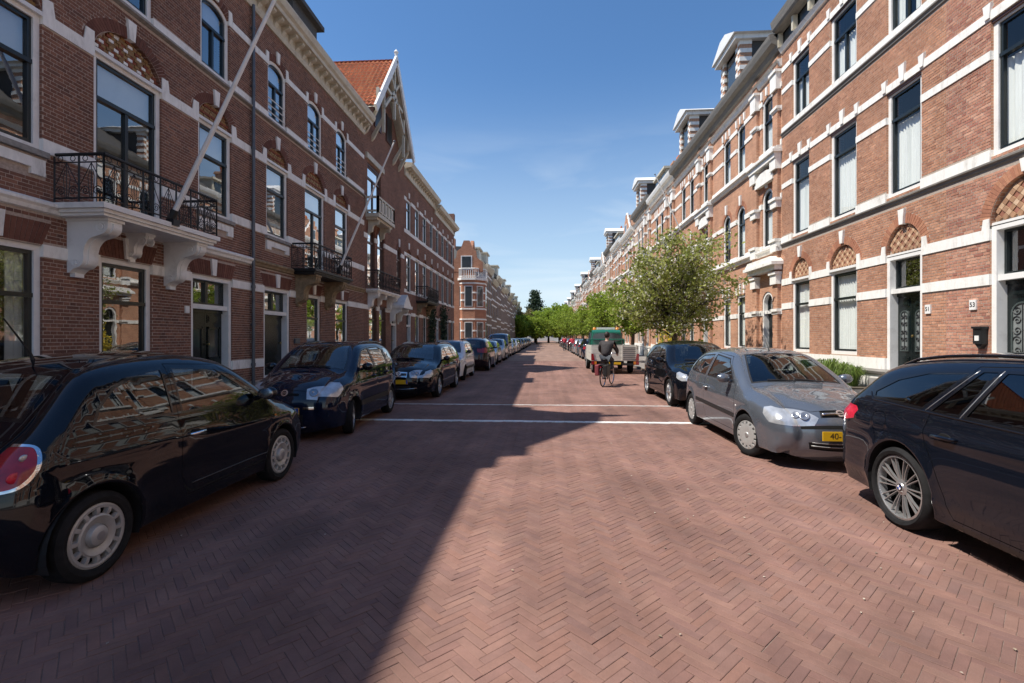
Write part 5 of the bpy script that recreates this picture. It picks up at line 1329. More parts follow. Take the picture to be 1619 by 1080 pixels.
    fn = np.cross(P3[Fw[:, 1]] - P3[Fw[:, 0]], P3[Fw[:, 2]] - P3[Fw[:, 0]]); bad = (fn * Nw[Fw[:, 0]]).sum(1) < 0; Fw[bad] = Fw[bad][:, [0, 2, 1]]
    cen = Vw[Fw].mean(1); lab = np.full(len(Fw), -1); gapm = np.zeros(len(Fw), bool)
    for i, f in enumerate(wf):
        ins = pip(f['poly'], cen); lab[ins] = i; gapm[ins] = False
        if f['gap']: gapm[ins & ~pip(f['inner'], cen)] = True
    if (lab == -1).any(): body.add(P3, Nw, Fw[lab == -1])
    gl = np.array([f['mat'] in ('carglass', 'carglassd') for f in wf] + [False]); inner.add(P3 - Nw * .03, Nw, Fw[~gl[lab]])
    for i, f in enumerate(wf):
        sel = (lab == i) & ~gapm; gs = (lab == i) & gapm
        if sel.any(): a = Acc(); a.add(P3 - Nw * f.get('depth', 0), Nw, Fw[sel]); a.build(f['name'], M[f['mat']] if f['mat'] != 'paint_' else pm, root)
        if gs.any():
            if f.get('trim'): a = Acc(); a.add(P3 + Nw * .001, Nw, Fw[gs]); a.build('trim', M[f['trim']], root)
            else: gap.add(P3 - Nw * .004, Nw, Fw[gs])
    body.build('body', pm, root)
    if gap.v: gap.build('panel_gap', M['gap'], root)
    inner.build('cabin_lining', M['cabin'], root)
    # ---- underside, wheel wells, wheels
    R = sp['R']; W = sp['W'] / 2; xr, xf = sp['axles']; zs = sp['sill']
    u = MB(); u.box(sp['prof_rear'] + .18, sp['prof_front'] - .2, -W + .30, W - .30, zs + .01, zs + .14); u.box(xr + R + .12, xf - R - .12, -W + .09, W - .09, zs + .012, zs + .13); u.build('underside', M['plastic'], root)
    for xc in (xr, xf):
        for sg in (1, -1):
            w = MB(); ra = c.ra; th = np.linspace(-.35, pi + .35, 20)
            vs = [(xc + ra * cos(t), sg * yy, max(R + ra * sin(t), zs - .02)) for t in th for yy in (W - .03, W - .32)] + [(xc, sg * (W - .32), R)]
            w.add(vs, [(2*i, 2*i+2, 2*i+3, 2*i+1) for i in range(19)] + [(2*i+1, 2*i+3, 40) for i in range(19)]); w.build('wheel_well', M['plastic'], root, recalc=False)
            steer = sp.get('steer', 0) if xc == xf else 0
            make_wheel(root, xc, sg * (W - sp.get('wheel_in', .115)), R, sp.get('tyre_w', .195), sp['wheel'], sg, steer, sp.get('rim', R * .68))
    # ---- interior
    if sp.get('seats', True):
        sx = sp.get('seatx', (.0, -.75)); zc = zs + .16
        for i, x0 in enumerate(sx):
            for yy in ((-.36, .36) if i == 0 else (-.36, .36)):
                st = MB(); st.box(x0 - .05, x0 + .45, yy - .24, yy + .24, zc, zc + .22)
                st.prism([(x0 - .02, zc + .2), (x0 + .10, zc + .2), (x0 - .06, zc + .74), (x0 - .17, zc + .74)], yy - .23, yy + .23)
                st.prism([(x0 - .09, zc + .76), (x0 - .0, zc + .76), (x0 - .05, zc + .96), (x0 - .13, zc + .96)], yy - .13, yy + .13); st.build('seat', M['seat'], root)
        da = MB(); xd = sp['cowl'][0]; zd = sp['cowl'][1]; da.prism([(xd - .05, zd - .1), (xd - .30, zd - .06), (xd - .42, zd - .2), (xd - .40, zd - .5), (xd, zd - .5)], -W + .2, W - .2); da.build('dashboard', M['cabin'], root)
        sw = MB(); sw.lathe([(.175, 0), (.185, .012), (.175, .024), (.165, .012), (.175, 0)], 20, 'x', (0, 0, 0)); sw.tube([(0, -.17, 0), (0, .17, 0)], .015, 5); o = sw.build('steering_wheel', M['plastic'], root, smooth=True); o.location = (xd - .52, sp.get('drv', .36), zd - .12); o.rotation_euler = (0, radians(-22), 0)
    for fn_ in sp.get('extras', ()): fn_(root, c, S3, s_at, VS)
    # door mirrors
    for sg in (1, -1):
        x0, z0, mm = sp['mirror']; yb = float(c.Y(np.array([[x0, z0]]))[0]); m = MB(); m.sphere((x0 + .02, sg * (yb + .115), z0 + .06), (.065, .10, .07), 12, 8); m.tube([(x0 + .01, sg * (yb - .02), z0), (x0 + .01, sg * (yb + .07), z0 + .04)], .026, 6)
        mo = m.build('door_mirror', pm if mm == 'paint_' else M[mm], root, smooth=True)
        g = MB(); g.sphere((0, 0, 0), (.012, .088, .060), 14, 8); go = g.build('mirror_glass', M['mirrorglass'], mo, smooth=True); go.location = (x0 - .036, sg * (yb + .115), z0 + .06)
    return root
def make_wheel(root, x, y, R, tw, style, sg, steer, rim):
    """wheel with its outer face towards sg*y"""
    t = MB(); hw = tw / 2; k = R - rim
    t.lathe([(rim, -hw * .80), (rim + k * .12, -hw * .96), (rim + k * .5, -hw * 1.04), (R - .022, -hw * .95), (R - .005, -hw * .80), (R, -hw * .6), (R, hw * .6), (R - .005, hw * .80), (R - .022, hw * .95), (rim + k * .5, hw * 1.04), (rim + k * .12, hw * .96), (rim, hw * .80)], 40, 'y')
    # tread grooves
    for q in (-.4, 0, .4):
        t.lathe([(R + .0008, hw * q - .004), (R + .0008, hw * q + .004)], 40, 'y')
    o = t.build('wheel', M['rubber'], root, smooth=35); o.location = (x, y, R); o.rotation_euler = (0, 0, (0 if sg > 0 else pi) + steer)
    f = hw * .80
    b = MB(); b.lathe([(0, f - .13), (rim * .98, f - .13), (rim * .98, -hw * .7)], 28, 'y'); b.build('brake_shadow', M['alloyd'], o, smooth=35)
    d = MB(); d.lathe([(rim * .99, f - .06), (rim * .99, f + .004), (rim * .93, f + .008), (rim * .91, f - .012), (rim * .89, f - .06)], 40, 'y')
    mat = 'alloy'
    P = lambda r, a, yy: (r * cos(a), yy, r * sin(a))
    def spoke(a, r0, r1, w0, w1, y0, y1, th=.03):
        c_, s_ = cos(a), sin(a); vs = []
        for (r, w, yy) in ((r0, w0, y0), ((r0 + r1) / 2, (w0 + w1) / 2, (y0 + y1) / 2 + .006), (r1, w1, y1)):
            for e in (-1, 1):
                for dy, kw in ((0, .8), (-th, 1.15)): vs.append((r * c_ - e * w * kw / 2 * s_, yy + dy, r * s_ + e * w * kw / 2 * c_))
        fs = []
        for i in (0, 1):
            a0, b0 = i * 4, i * 4 + 4; fs += [(a0, b0, b0 + 2, a0 + 2), (a0, a0 + 1, b0 + 1, b0), (a0 + 2, b0 + 2, b0 + 3, a0 + 3)]
        d.add(vs, fs)
    if style == 'slots12':       # retro cover: broad ring with twelve windows round a domed cap
        mat = 'cover'
        d.lathe([(0, f + .030), (rim * .20, f + .028), (rim * .30, f + .018), (rim * .335, f + .0), (rim * .36, f - .01), (rim * .60, f + .012), (rim * .66, f + .004), (rim * .67, f - .04)], 40, 'y')
        for i in range(12): spoke(2 * pi * i / 12, rim * .62, rim * .90, rim * .13, rim * .17, f + .006, f + .006)
        d.lathe([(rim * .84, f - .03), (rim * .845, f + .006), (rim * .93, f + .010), (rim * .99, f + .002)], 40, 'y')
        d.lathe([(rim * .34, f + .001), (rim * .352, f + .008), (rim * .365, f + .0)], 40, 'y')
    elif style == 'slots14':     # plain cover with small slots near the rim
        mat = 'cover'
        d.lathe([(0, f + .016), (rim * .16, f + .016), (rim * .2, f + .008), (rim * .5, f + .016), (rim * .72, f + .010), (rim * .73, f - .03)], 42, 'y')
        for i in range(14): spoke(2 * pi * i / 14, rim * .70, rim * .93, rim * .20, rim * .30, f + .009, f + .004)
    elif style == 'double10':    # five pairs of slim double spokes, twice
        for i in range(10):
            a = 2 * pi * i / 10
            for e in (-.13, .13): spoke(a + e * .8, rim * .20, rim * .94, rim * .030, rim * .028, f - .02, f + .0, .02)
        d.lathe([(0, f - .004), (rim * .13, f - .004), (rim * .15, f - .012), (rim * .24, f - .018), (rim * .25, f - .05)], 24, 'y')
    else:                        # seven-spoke alloy
        nsp = {'five': 5, 'seven': 7}.get(style, 7)
        for i in range(nsp): spoke(2 * pi * i / nsp, rim * .15, rim * .94, rim * .24, rim * .17, f - .01, f + .002, .04)
        d.lathe([(0, f + .004), (rim * .16, f + .004), (rim * .22, f - .01), (rim * .23, f - .05)], 24, 'y')
    d.build('rim', M[mat], o, smooth=32)
    if style == 'double10':
        e = MB(); e.lathe([(0, f + .001), (rim * .105, f + .001), (rim * .11, f - .004)], 20, 'y'); e.build('hub_emblem', M['gloss_trim'], o)
        e = MB()
        for a0 in (0, pi): 
            vs = [(0, f + .0025, 0)] + [P(rim * .075, a0 + pi / 2 * k / 6, f + .0025) for k in range(7)]; e.add(vs, [(0, k, k + 1) for k in range(1, 7)])
        e.build('emblem_quarter', M['paint'], o); e = MB()
        for a0 in (pi / 2, 1.5 * pi):
            vs = [(0, f + .0025, 0)] + [P(rim * .075, a0 + pi / 2 * k / 6, f + .0025) for k in range(7)]; e.add(vs, [(0, k, k + 1) for k in range(1, 7)])
        e.build('emblem_quarter', M['plateblue'], o)
    elif style in ('slots14', 'slots12'):
        e = MB(); rr = rim * .13; yo = f + (.0185 if style == 'slots14' else .032); e.lathe([(0, yo), (rr, yo), (rr, yo - .004)], 20, 'y'); e.build('hub_cap', M['alloy'], o)
# ------------------------------------------------------------------ car shapes (side view: x forward, z up; third value = corner radius)
def prof(pts): return pts
def ex_plate(front, x, z, txt=None, w=.52, h=.11, tilt=0):
    def f(root, c, S3, s_at, VS):
        p = S3(np.array([[s_at(x, z), 0.0]]))[0]; sg = 1 if front else -1
        b = MB(); b.box(-.006, .008, -w/2, w/2, -h/2, h/2); o = b.build('number_plate', M['plate'], root); o.location = (p[0] + sg * .012, 0, z); o.rotation_euler = (0, sg * tilt, 0 if front else pi)
        e = MB(); e.box(.0085, .0095, w/2 - .05, w/2 - .004, -h/2 + .004, h/2 - .004); e.build('plate_strip', M['plateblue'], o)
        if txt:
            cu = bpy.data.curves.new('t', 'FONT'); cu.body = txt; cu.size = .10; cu.align_x = 'LEFT'; cu.align_y = 'CENTER'; cu.materials.append(M['plastic']); ot = bpy.data.objects.new('tmp', cu); COL.objects.link(ot)
            me = bpy.data.meshes.new_from_object(ot.evaluated_get(bpy.context.evaluated_depsgraph_get())); bpy.data.objects.remove(ot)
            t = bpy.data.objects.new('plate_text', me); t.rotation_euler = (pi/2, 0, pi/2); t.location = (.0092, -w/2 + .08, 0); link(t, o)
    return f
def ex_handle(x, z, mat='chrome', L=.17):
    def f(root, c, S3, s_at, VS):
        for sg in (1, -1):
            y = float(c.Y(np.array([[x, z]]))[0]); b = MB(); b.tube([(x - L/2, sg*(y - .01), z), (x - L/2 + .02, sg*(y + .028), z), (x + L/2 - .02, sg*(y + .028), z + .004), (x + L/2, sg*(y - .01), z + .004)], [.010, .015, .015, .010], 8)
            b.build('door_handle', M[mat] if mat != 'paint_' else c.pm, root, smooth=True)
            b = MB(); b.lathe([(0, .002), (.045, .002), (.05, -.004)], 16, 'y', (0, 0, 0)); o = b.build('handle_recess', M['gap'], root); o.location = (x, sg * y, z); o.scale = (1.3, sg, .7)
    return f
def ex_emblem(front, x, z, r=.045, mat='chrome', v=0):
    def f(root, c, S3, s_at, VS):
        p = S3(np.array([[s_at(x, z), v]]))[0]; q = S3(np.array([[s_at(x, z) + .03, v]]))[0]; sg = 1 if front else -1
        b = MB(); b.lathe([(0, .006), (r * .6, .006), (r * .62, .012), (r, .012), (r * 1.02, .0), (r, -.02)], 22, 'x'); o = b.build('emblem', M[mat], root, smooth=35)
        o.location = p; d = Vector(q - p); nrm = Vector((d.z, 0, -d.x)) if d.z > 0 else Vector((-d.z, 0, d.x))
        o.rotation_euler = (0, -atan2(nrm.z, nrm.x) if front else -atan2(nrm.z, nrm.x), 0)
        i_ = MB(); i_.lathe([(0, .008), (r * .58, .008)], 18, 'x'); i_.build('emblem_field', M['gloss_trim'], o)
        i_ = MB(); i_.box(.0085, .013, -r, r, -.006, .006); i_.build('emblem_bar', M[mat], o)
    return f
def ex_bars(x, zs, vmax, mat='chrome', t=.009, out=.012, name='grille_bar'):
    def f(root, c, S3, s_at, VS):
        for z in zs:
            b = MB(); pts = [Vector(S3(np.array([[s_at(x, z), v * VS]]))[0]) + Vector((out - .01, 0, 0)) for v in np.linspace(-vmax, vmax, 13)]; b.tube(pts, t, 6); b.build(name, M[mat], root, smooth=True)
    return f
def ex_wipers(x, z):
    def f(root, c, S3, s_at, VS):
        s0 = s_at(x, z)
        for v0, v1 in ((.55, -.05), (-.05, -.62)):
            b = MB(); b.tube([tuple(Vector(S3(np.array([[s0 + .02, v0 * VS]]))[0]) + Vector((.01, 0, .015))), tuple(Vector(S3(np.array([[s0 + .06, v1 * VS]]))[0]) + Vector((.01, 0, .018)))], .010, 5); b.build('wiper', M['plastic'], root)
    return f
def ex_antenna(x, z, dx=-.18, dz=.30, y=0):
    def f(root, c, S3, s_at, VS):
        p = S3(np.array([[s_at(x, z), y]]))[0]; b = MB(); b.tube([p - [0, 0, .01], p + [dx * .1, 0, .05], p + [dx, 0, dz]], [.016, .008, .005], 6); b.build('antenna', M['plastic'], root)
    return f
def ex_railbars(x0, x1, inset_=.0, mat='gloss_trim'):
    def f(root, c, S3, s_at, VS):
        for sg in (1, -1):
            b = MB(); pts = []
            for x in np.linspace(x0, x1, 14):
                k = int(np.argmin(np.where(c.top[:, 1] > 1.2, np.abs(c.top[:, 0] - x), 9))); q = c.top[k]; y = float(c.base(np.array([[q[0], q[1] - .03]]))[0]) - q[2] * .75
                pts.append((x, sg * y, q[1] - .015 + .03 * min(1, 6 * min(abs(x - x0), abs(x - x1)) + .01)))
            b.tube(pts, .014, 6); b.build('roof_rail', M[mat], root, smooth=True)
    return f
def ex_strip_line(pts, r, mat, name):
    """moulding that follows the side"""
    def f(root, c, S3, s_at, VS):
        for sg in (1, -1):
            b = MB(); P = resample([(x, z, 0) for x, z in pts], .05)[:, :2]; y = c.Y(P); b.tube([(p[0], sg * (yy + .001), p[1]) for p, yy in zip(P, y)], r, 6); b.build(name, M[mat], root, smooth=True)
    return f
def ex_dot(x, z, r, mat, name):
    def f(root, c, S3, s_at, VS):
        for sg in (1, -1):
            y = float(c.Y(np.array([[x, z]]))[0]); b = MB(); b.sphere((x, sg * y, z), (r * 1.4, .008, r), 10, 6); b.build(name, M[mat], root, smooth=True)
    return f
def ex_lamp(spots):
    def f(root, c, S3, s_at, VS):
        for (x, z, v, r) in spots:
            for sg in (1, -1):
                q = np.array([[s_at(x, z), v * VS * sg]]); p = S3(q)[0]; e1 = S3(q + [.01, 0])[0] - p; e2 = S3(q + [0, .01])[0] - p; nn = Vector(np.cross(e1, e2)).normalized()
                if nn.x < 0: nn = -nn
                b = MB(); b.lathe([(0, -.004), (r * .3, .004), (r * .45, .006), (r * .8, .004), (r, .007), (r * 1.06, .002)], 18, 'z'); o = b.build('reflector', M['lampbowl'], root, smooth=True); o.location = Vector(p) + nn * .002; o.rotation_euler = nn.to_track_quat('Z', 'Y').to_euler()
    return f
def wsym(pts): return [(a, v) for a, v in pts] + [(a, -v) for a, v in reversed(pts)]
M['redlens2'] = pmat('bright_red_lens', (.55, .02, .05), .12, var=.3, scale=40, spec=.7)
FIAT = dict(prof=[(1.76,.20,.12),(1.85,.29,.2),(1.88,.45,.24),(1.85,.60,.24),(1.76,.73,.22),(1.58,.83,.2),(1.35,.90,.18),(1.08,.97,.14),(.82,1.15,.11),(.52,1.35,.11),(.32,1.43,.13),(.02,1.483,.15),(-.38,1.485,.15),(-.74,1.455,.13),(-.99,1.405,.10),(-1.13,1.33,.10),(-1.29,1.18,.11),(-1.43,1.03,.15),(-1.55,.91,.20),(-1.64,.78,.24),(-1.68,.63,.25),(-1.69,.46,.24),(-1.66,.32,.2),(-1.58,.21,.12)],
    prof_front=1.88, prof_rear=-1.69, axles=(-1.15, 1.15), W=1.63, H=1.49, belt=(1.0, .94), tumble=.21, R=.295, rim=.215, sill=.20, tuck=.10, shoulder=.05, wide=.60, pf=.10, pr=.10, flare=.022,
    crease=((.80, .012, .05),), cslope=-.03, bulge=[(-1.7,.06),(-1.3,.05),(0,.035),(1.1,.05),(1.6,.07),(1.9,.08)], wheel='slots12', tyre_w=.185, cowl=(1.05, .98), mirror=(.72, .99, 'paint_'), seatx=(-.12, -.80),
    side=[('door', [(.84,.30),(.90,.55),(.88,.95),(.26,1.385),(-.34,1.42),(-.41,.95),(-.43,.50),(-.33,.30)], 'paint_', .005, {}),
          ('side_window', [(.80,.985),(.24,1.355),(-.30,1.39),(-.36,1.0)], 'carglass', .02, dict(trim='gloss_trim', depth=.004)),
          ('quarter_window', [(-.44,1.005),(-.39,1.39),(-.66,1.365),(-.90,1.28),(-1.07,1.15),(-1.14,1.04)], 'carglass', .02, dict(trim='gloss_trim', depth=.004)),
          ('tail_light', [(-1.50,.985),(-1.445,.97),(-1.445,.91),(-1.49,.81),(-1.55,.74),(-1.62,.715),(-1.73,.71),(-1.70,.78),(-1.57,.955)], 'redlens', .016, dict(trim='chrome', smooth=True)),
          ('side_skirt_line', [(.78,.335),(.78,.32),(-.30,.32),(-.40,.40),(-.385,.405),(-.29,.335)], 'gap', 0, {})],
    wrap=[('bonnet', wsym([((1.80,.68),.70),((1.10,.965),.97)]), 'paint_', .006, {}),
          ('windscreen', wsym([((1.03,1.0),.95),((.40,1.405),.86)]), 'carglass', .03, dict(trim='gloss_trim')),
          ('tailgate', wsym([((-1.0,1.40),.93),((-1.42,1.04),.95),((-1.67,.66),.72),((-1.69,.5),.72)]), 'paint_', .006, {}),
          ('rear_window', wsym([((-1.06,1.37),.84),((-1.37,1.095),.88)]), 'carglass', .03, dict(trim='gloss_trim')),
          ('tail_light', [((-1.56,.92),1.0),((-1.57,.91),.93),((-1.65,.74),.88),((-1.66,.71),1.0)], 'redlens', 0, dict(both=True)),
          ('headlight', [((1.72,.76),.95),((1.83,.64),.95),((1.84,.62),.72),((1.75,.74),.66)], 'lens', 0, dict(both=True, depth=-.003)),
          ('rear_bumper_grille', wsym([((-1.68,.34),.55),((-1.66,.29),.55)]), 'plastic', 0, {})],
    extras=[ex_handle(-.25, .82), ex_plate(False, -1.69, .60), ex_antenna(-.88, 1.43, -.20, .30), ex_dot(.98, .78, .012, 'orange', 'indicator'), ex_strip_line([(.80,.40),(-.30,.40)], .008, 'gloss_trim', 'rub_strip'), ex_emblem(False, -1.60, .84), ex_dot(-1.565, .80, .034, 'redlens2', 'tail_bulb'), ex_dot(-1.505, .905, .022, 'lens', 'reverse_bulb'), ex_bars(-1.62, (.80,), .3, 'chrome', .010, -.005, 'tailgate_handle')])
CORSA = dict(prof=[(1.92,.20,.12),(2.0,.28,.2),(2.03,.44,.26),(2.01,.56,.26),(1.95,.66,.24),(1.78,.76,.22),(1.45,.86,.2),(1.12,.93,.14),(.85,1.09,.10),(.45,1.31,.10),(.2,1.395,.12),(-.2,1.44,.13),(-.7,1.435,.13),(-1.15,1.38,.13),(-1.45,1.23,.15),(-1.61,1.02,.18),(-1.72,.85,.2),(-1.79,.65,.22),(-1.81,.45,.2),(-1.78,.3,.16),(-1.7,.21,.1)],
    prof_front=2.03, prof_rear=-1.81, axles=(-1.245, 1.245), W=1.65, H=1.44, belt=(.98, .92), tumble=.21, R=.29, rim=.20, sill=.19, tuck=.08, shoulder=.04, wide=.58, pf=.09, pr=.07, flare=.016,
    crease=((.78, .010, .05),), cslope=-.02, bulge=[(-1.82,.06),(-1.4,.05),(0,.03),(1.1,.05),(1.6,.07),(2.03,.12)], wheel='slots14', tyre_w=.175, cowl=(1.08, .95), mirror=(.66, .97, 'paint_'), seatx=(-.15, -.85), steer=.30, drv=-.36,
    side=[('door', [(.90,.28),(.92,.60),(.88,.93),(.30,1.345),(-.38,1.395),(-.44,.95),(-.46,.45),(-.36,.28)], 'paint_', .006, {}),
          ('side_window', [(.80,.965),(.28,1.315),(-.34,1.365),(-.39,.985)], 'carglass', .018, dict(trim='plastic', depth=.004)),
          ('quarter_window', [(-.48,.99),(-.44,1.36),(-.95,1.33),(-1.22,1.22),(-1.36,1.06),(-1.25,1.02)], 'carglass', .018, dict(trim='plastic', depth=.004)),
          ('rub_strip', [(.92,.475),(.92,.535),(-.86,.575),(-.86,.515)], 'plastic', 0, dict(depth=-.006)),
          ('headlight', [(2.06,.54),(1.92,.72),(1.72,.755),(1.66,.735),(1.70,.66),(1.84,.57)], 'lens', 0, dict(depth=-.003)),
          ('tail_light', [(-1.85,.70),(-1.68,.70),(-1.52,1.0),(-1.58,1.08),(-1.75,1.05)], 'redlens', .01, {})],
    wrap=[('bonnet', wsym([((1.935,.675),.62),((1.80,.75),1.0),((1.12,.93),.99)]), 'paint_', .006, {}),
          ('windscreen', wsym([((1.04,.975),.96),((.32,1.365),.88)]), 'carglass', .03, dict(trim='plastic')),
          ('rear_window', wsym([((-1.2,1.36),.82),((-1.56,1.10),.86)]), 'carglass', .03, dict(trim='plastic')),
          ('headlight', [((1.985,.60),.52),((2.015,.555),.66),((2.01,.55),1.0),((1.84,.735),1.0),((1.90,.70),.84)], 'lens', 0, dict(both=True, depth=-.003)),
          ('grille', wsym([((1.985,.605),.47),((1.94,.668),.43)]), 'plastic', 0, dict(depth=.012)),
          ('lower_grille', wsym([((2.015,.30),.72),((2.025,.385),.78)]), 'plastic', 0, dict(depth=.015)),
          ('bumper_strip', wsym([((2.02,.50),.95),((2.015,.53),.95)]), 'gap', 0, {})],
    extras=[ex_lamp([(1.96,.63,.78,.055),(1.94,.645,.93,.045)]), ex_handle(-.30, .80, 'alloy', .15), ex_plate(True, 2.02, .455, '40-'), ex_bars(1.955, (.640,), .43, 'chrome', .014, .02), ex_bars(2.01, (.325, .36), .70, 'cover', .006, .006), ex_emblem(True, 1.955, .64, .05), ex_wipers(1.05, .97), ex_dot(.98, .66, .014, 'paint', 'side_indicator'), ex_antenna(.2, 1.40, -.20, .25)])
TOUR = dict(prof=[(2.25,.22,.12),(2.35,.34,.24),(2.38,.55,.3),(2.33,.72,.3),(2.15,.83,.26),(1.6,.94,.22),(1.12,1.01,.16),(.62,1.25,.11),(.25,1.41,.11),(-.2,1.475,.12),(-.9,1.488,.13),(-1.5,1.458,.13),(-1.95,1.37,.13),(-2.2,1.18,.16),(-2.40,1.01,.2),(-2.52,.91,.25),(-2.57,.76,.3),(-2.58,.58,.3),(-2.56,.44,.28),(-2.5,.3,.2),(-2.4,.22,.12)],
    prof_front=2.38, prof_rear=-2.58, axles=(-1.4875, 1.4875), W=1.87, H=1.49, belt=(1.02, .98), tumble=.25, R=.345, rim=.274, sill=.20, tuck=.10, shoulder=.045, wide=.58, pf=.10, pr=.10, flare=.02, tyre_w=.25, wheel_in=.135,
    crease=((.86, .014, .035), (.34, .012, .04)), cslope=-.012, bulge=[(-2.6,.09),(-2.2,.06),(0,.03),(1.1,.06),(2.0,.07),(2.38,.10)], wheel='double10', cowl=(1.08, 1.02), mirror=(.78, 1.0, 'paint_'), seatx=(.0, -.85), drv=.38, grid=.07,
    side=[('front_door', [(1.02,.27),(1.05,.70),(1.02,.985),(.36,1.37),(.02,1.415),(-.04,.95),(-.10,.27)], 'paint_', .006, {}),
          ('rear_door', [(-.105,.27),(-.045,.95),(.015,1.418),(-.5,1.44),(-.98,1.42),(-1.17,1.05),(-1.20,.90),(-1.18,.80),(-1.10,.68),(-1.04,.55),(-.98,.42),(-.92,.27)], 'paint_', .006, {}),
          ('front_window', [(.93,1.005),(.34,1.345),(.03,1.385),(-.03,1.02)], 'carglass', .02, dict(trim='gloss_trim', depth=.004)),
          ('rear_window_pane', [(-.10,1.02),(-.04,1.39),(-.5,1.408),(-.74,1.403),(-.88,1.037)], 'carglassd', .02, dict(trim='gloss_trim', depth=.004)),
          ('door_quarter_pane', [(-.92,1.038),(-.78,1.40),(-.92,1.393),(-1.19,1.045)], 'carglassd', .012, dict(trim='gloss_trim', depth=.004)),
          ('quarter_window', [(-1.27,1.05),(-.98,1.388),(-1.40,1.355),(-1.70,1.275),(-1.93,1.14),(-1.90,1.075)], 'carglassd', .02, dict(trim='gloss_trim', depth=.004)),
          ('fuel_flap', smooth_poly([(-1.66,.80),(-1.66,.95),(-1.82,.95),(-1.82,.80)], 3), 'paint_', .005, {}),
          ('tail_light', [(-2.62,.79),(-2.35,.785),(-2.14,.83),(-2.07,.93),(-2.12,.975),(-2.3,.985),(-2.62,.975)], 'redlens2', .010, dict(trim='gloss_trim')),
          ('skirt', [(1.0,.20),(1.0,.25),(-1.0,.25),(-1.0,.20)], 'gloss_trim', 0, {})],
    wrap=[('windscreen', wsym([((1.05,1.05),.95),((.35,1.38),.88)]), 'carglass', .03, dict(trim='gloss_trim')),
          ('tailgate', wsym([((-1.9,1.40),.92),((-2.40,1.01),.96),((-2.58,.62),.88)]), 'paint_', .006, {}),
          ('rear_window', wsym([((-1.98,1.34),.82),((-2.34,1.06),.90)]), 'carglassd', .03, dict(trim='gloss_trim')),
          ('tail_light', [((-2.545,.955),1.0),((-2.545,.955),.55),((-2.575,.82),.62),((-2.575,.80),1.0)], 'redlens', .012, dict(both=True, trim='gloss_trim')),
          ('rear_diffuser', wsym([((-2.52,.36),.7),((-2.45,.26),.7)]), 'plastic', 0, {})],
    extras=[ex_handle(-.98, .875, 'paint_', .21), ex_handle(.22, .85, 'paint_', .21), ex_railbars(.1, -1.85), ex_plate(False, -2.58, .66), ex_strip_line([(-.90,1.035),(-.76,1.40)], .0035, 'alloy', 'window_pillar_trim'), ex_strip_line([(-1.23,1.05),(-.95,1.392)], .003, 'alloy', 'window_pillar_trim'), ex_strip_line([(.95,.99),(-.03,1.008),(-1.06,1.035),(-1.90,1.06),(-1.97,1.12)], .007, 'gloss_trim', 'beltline_trim')])
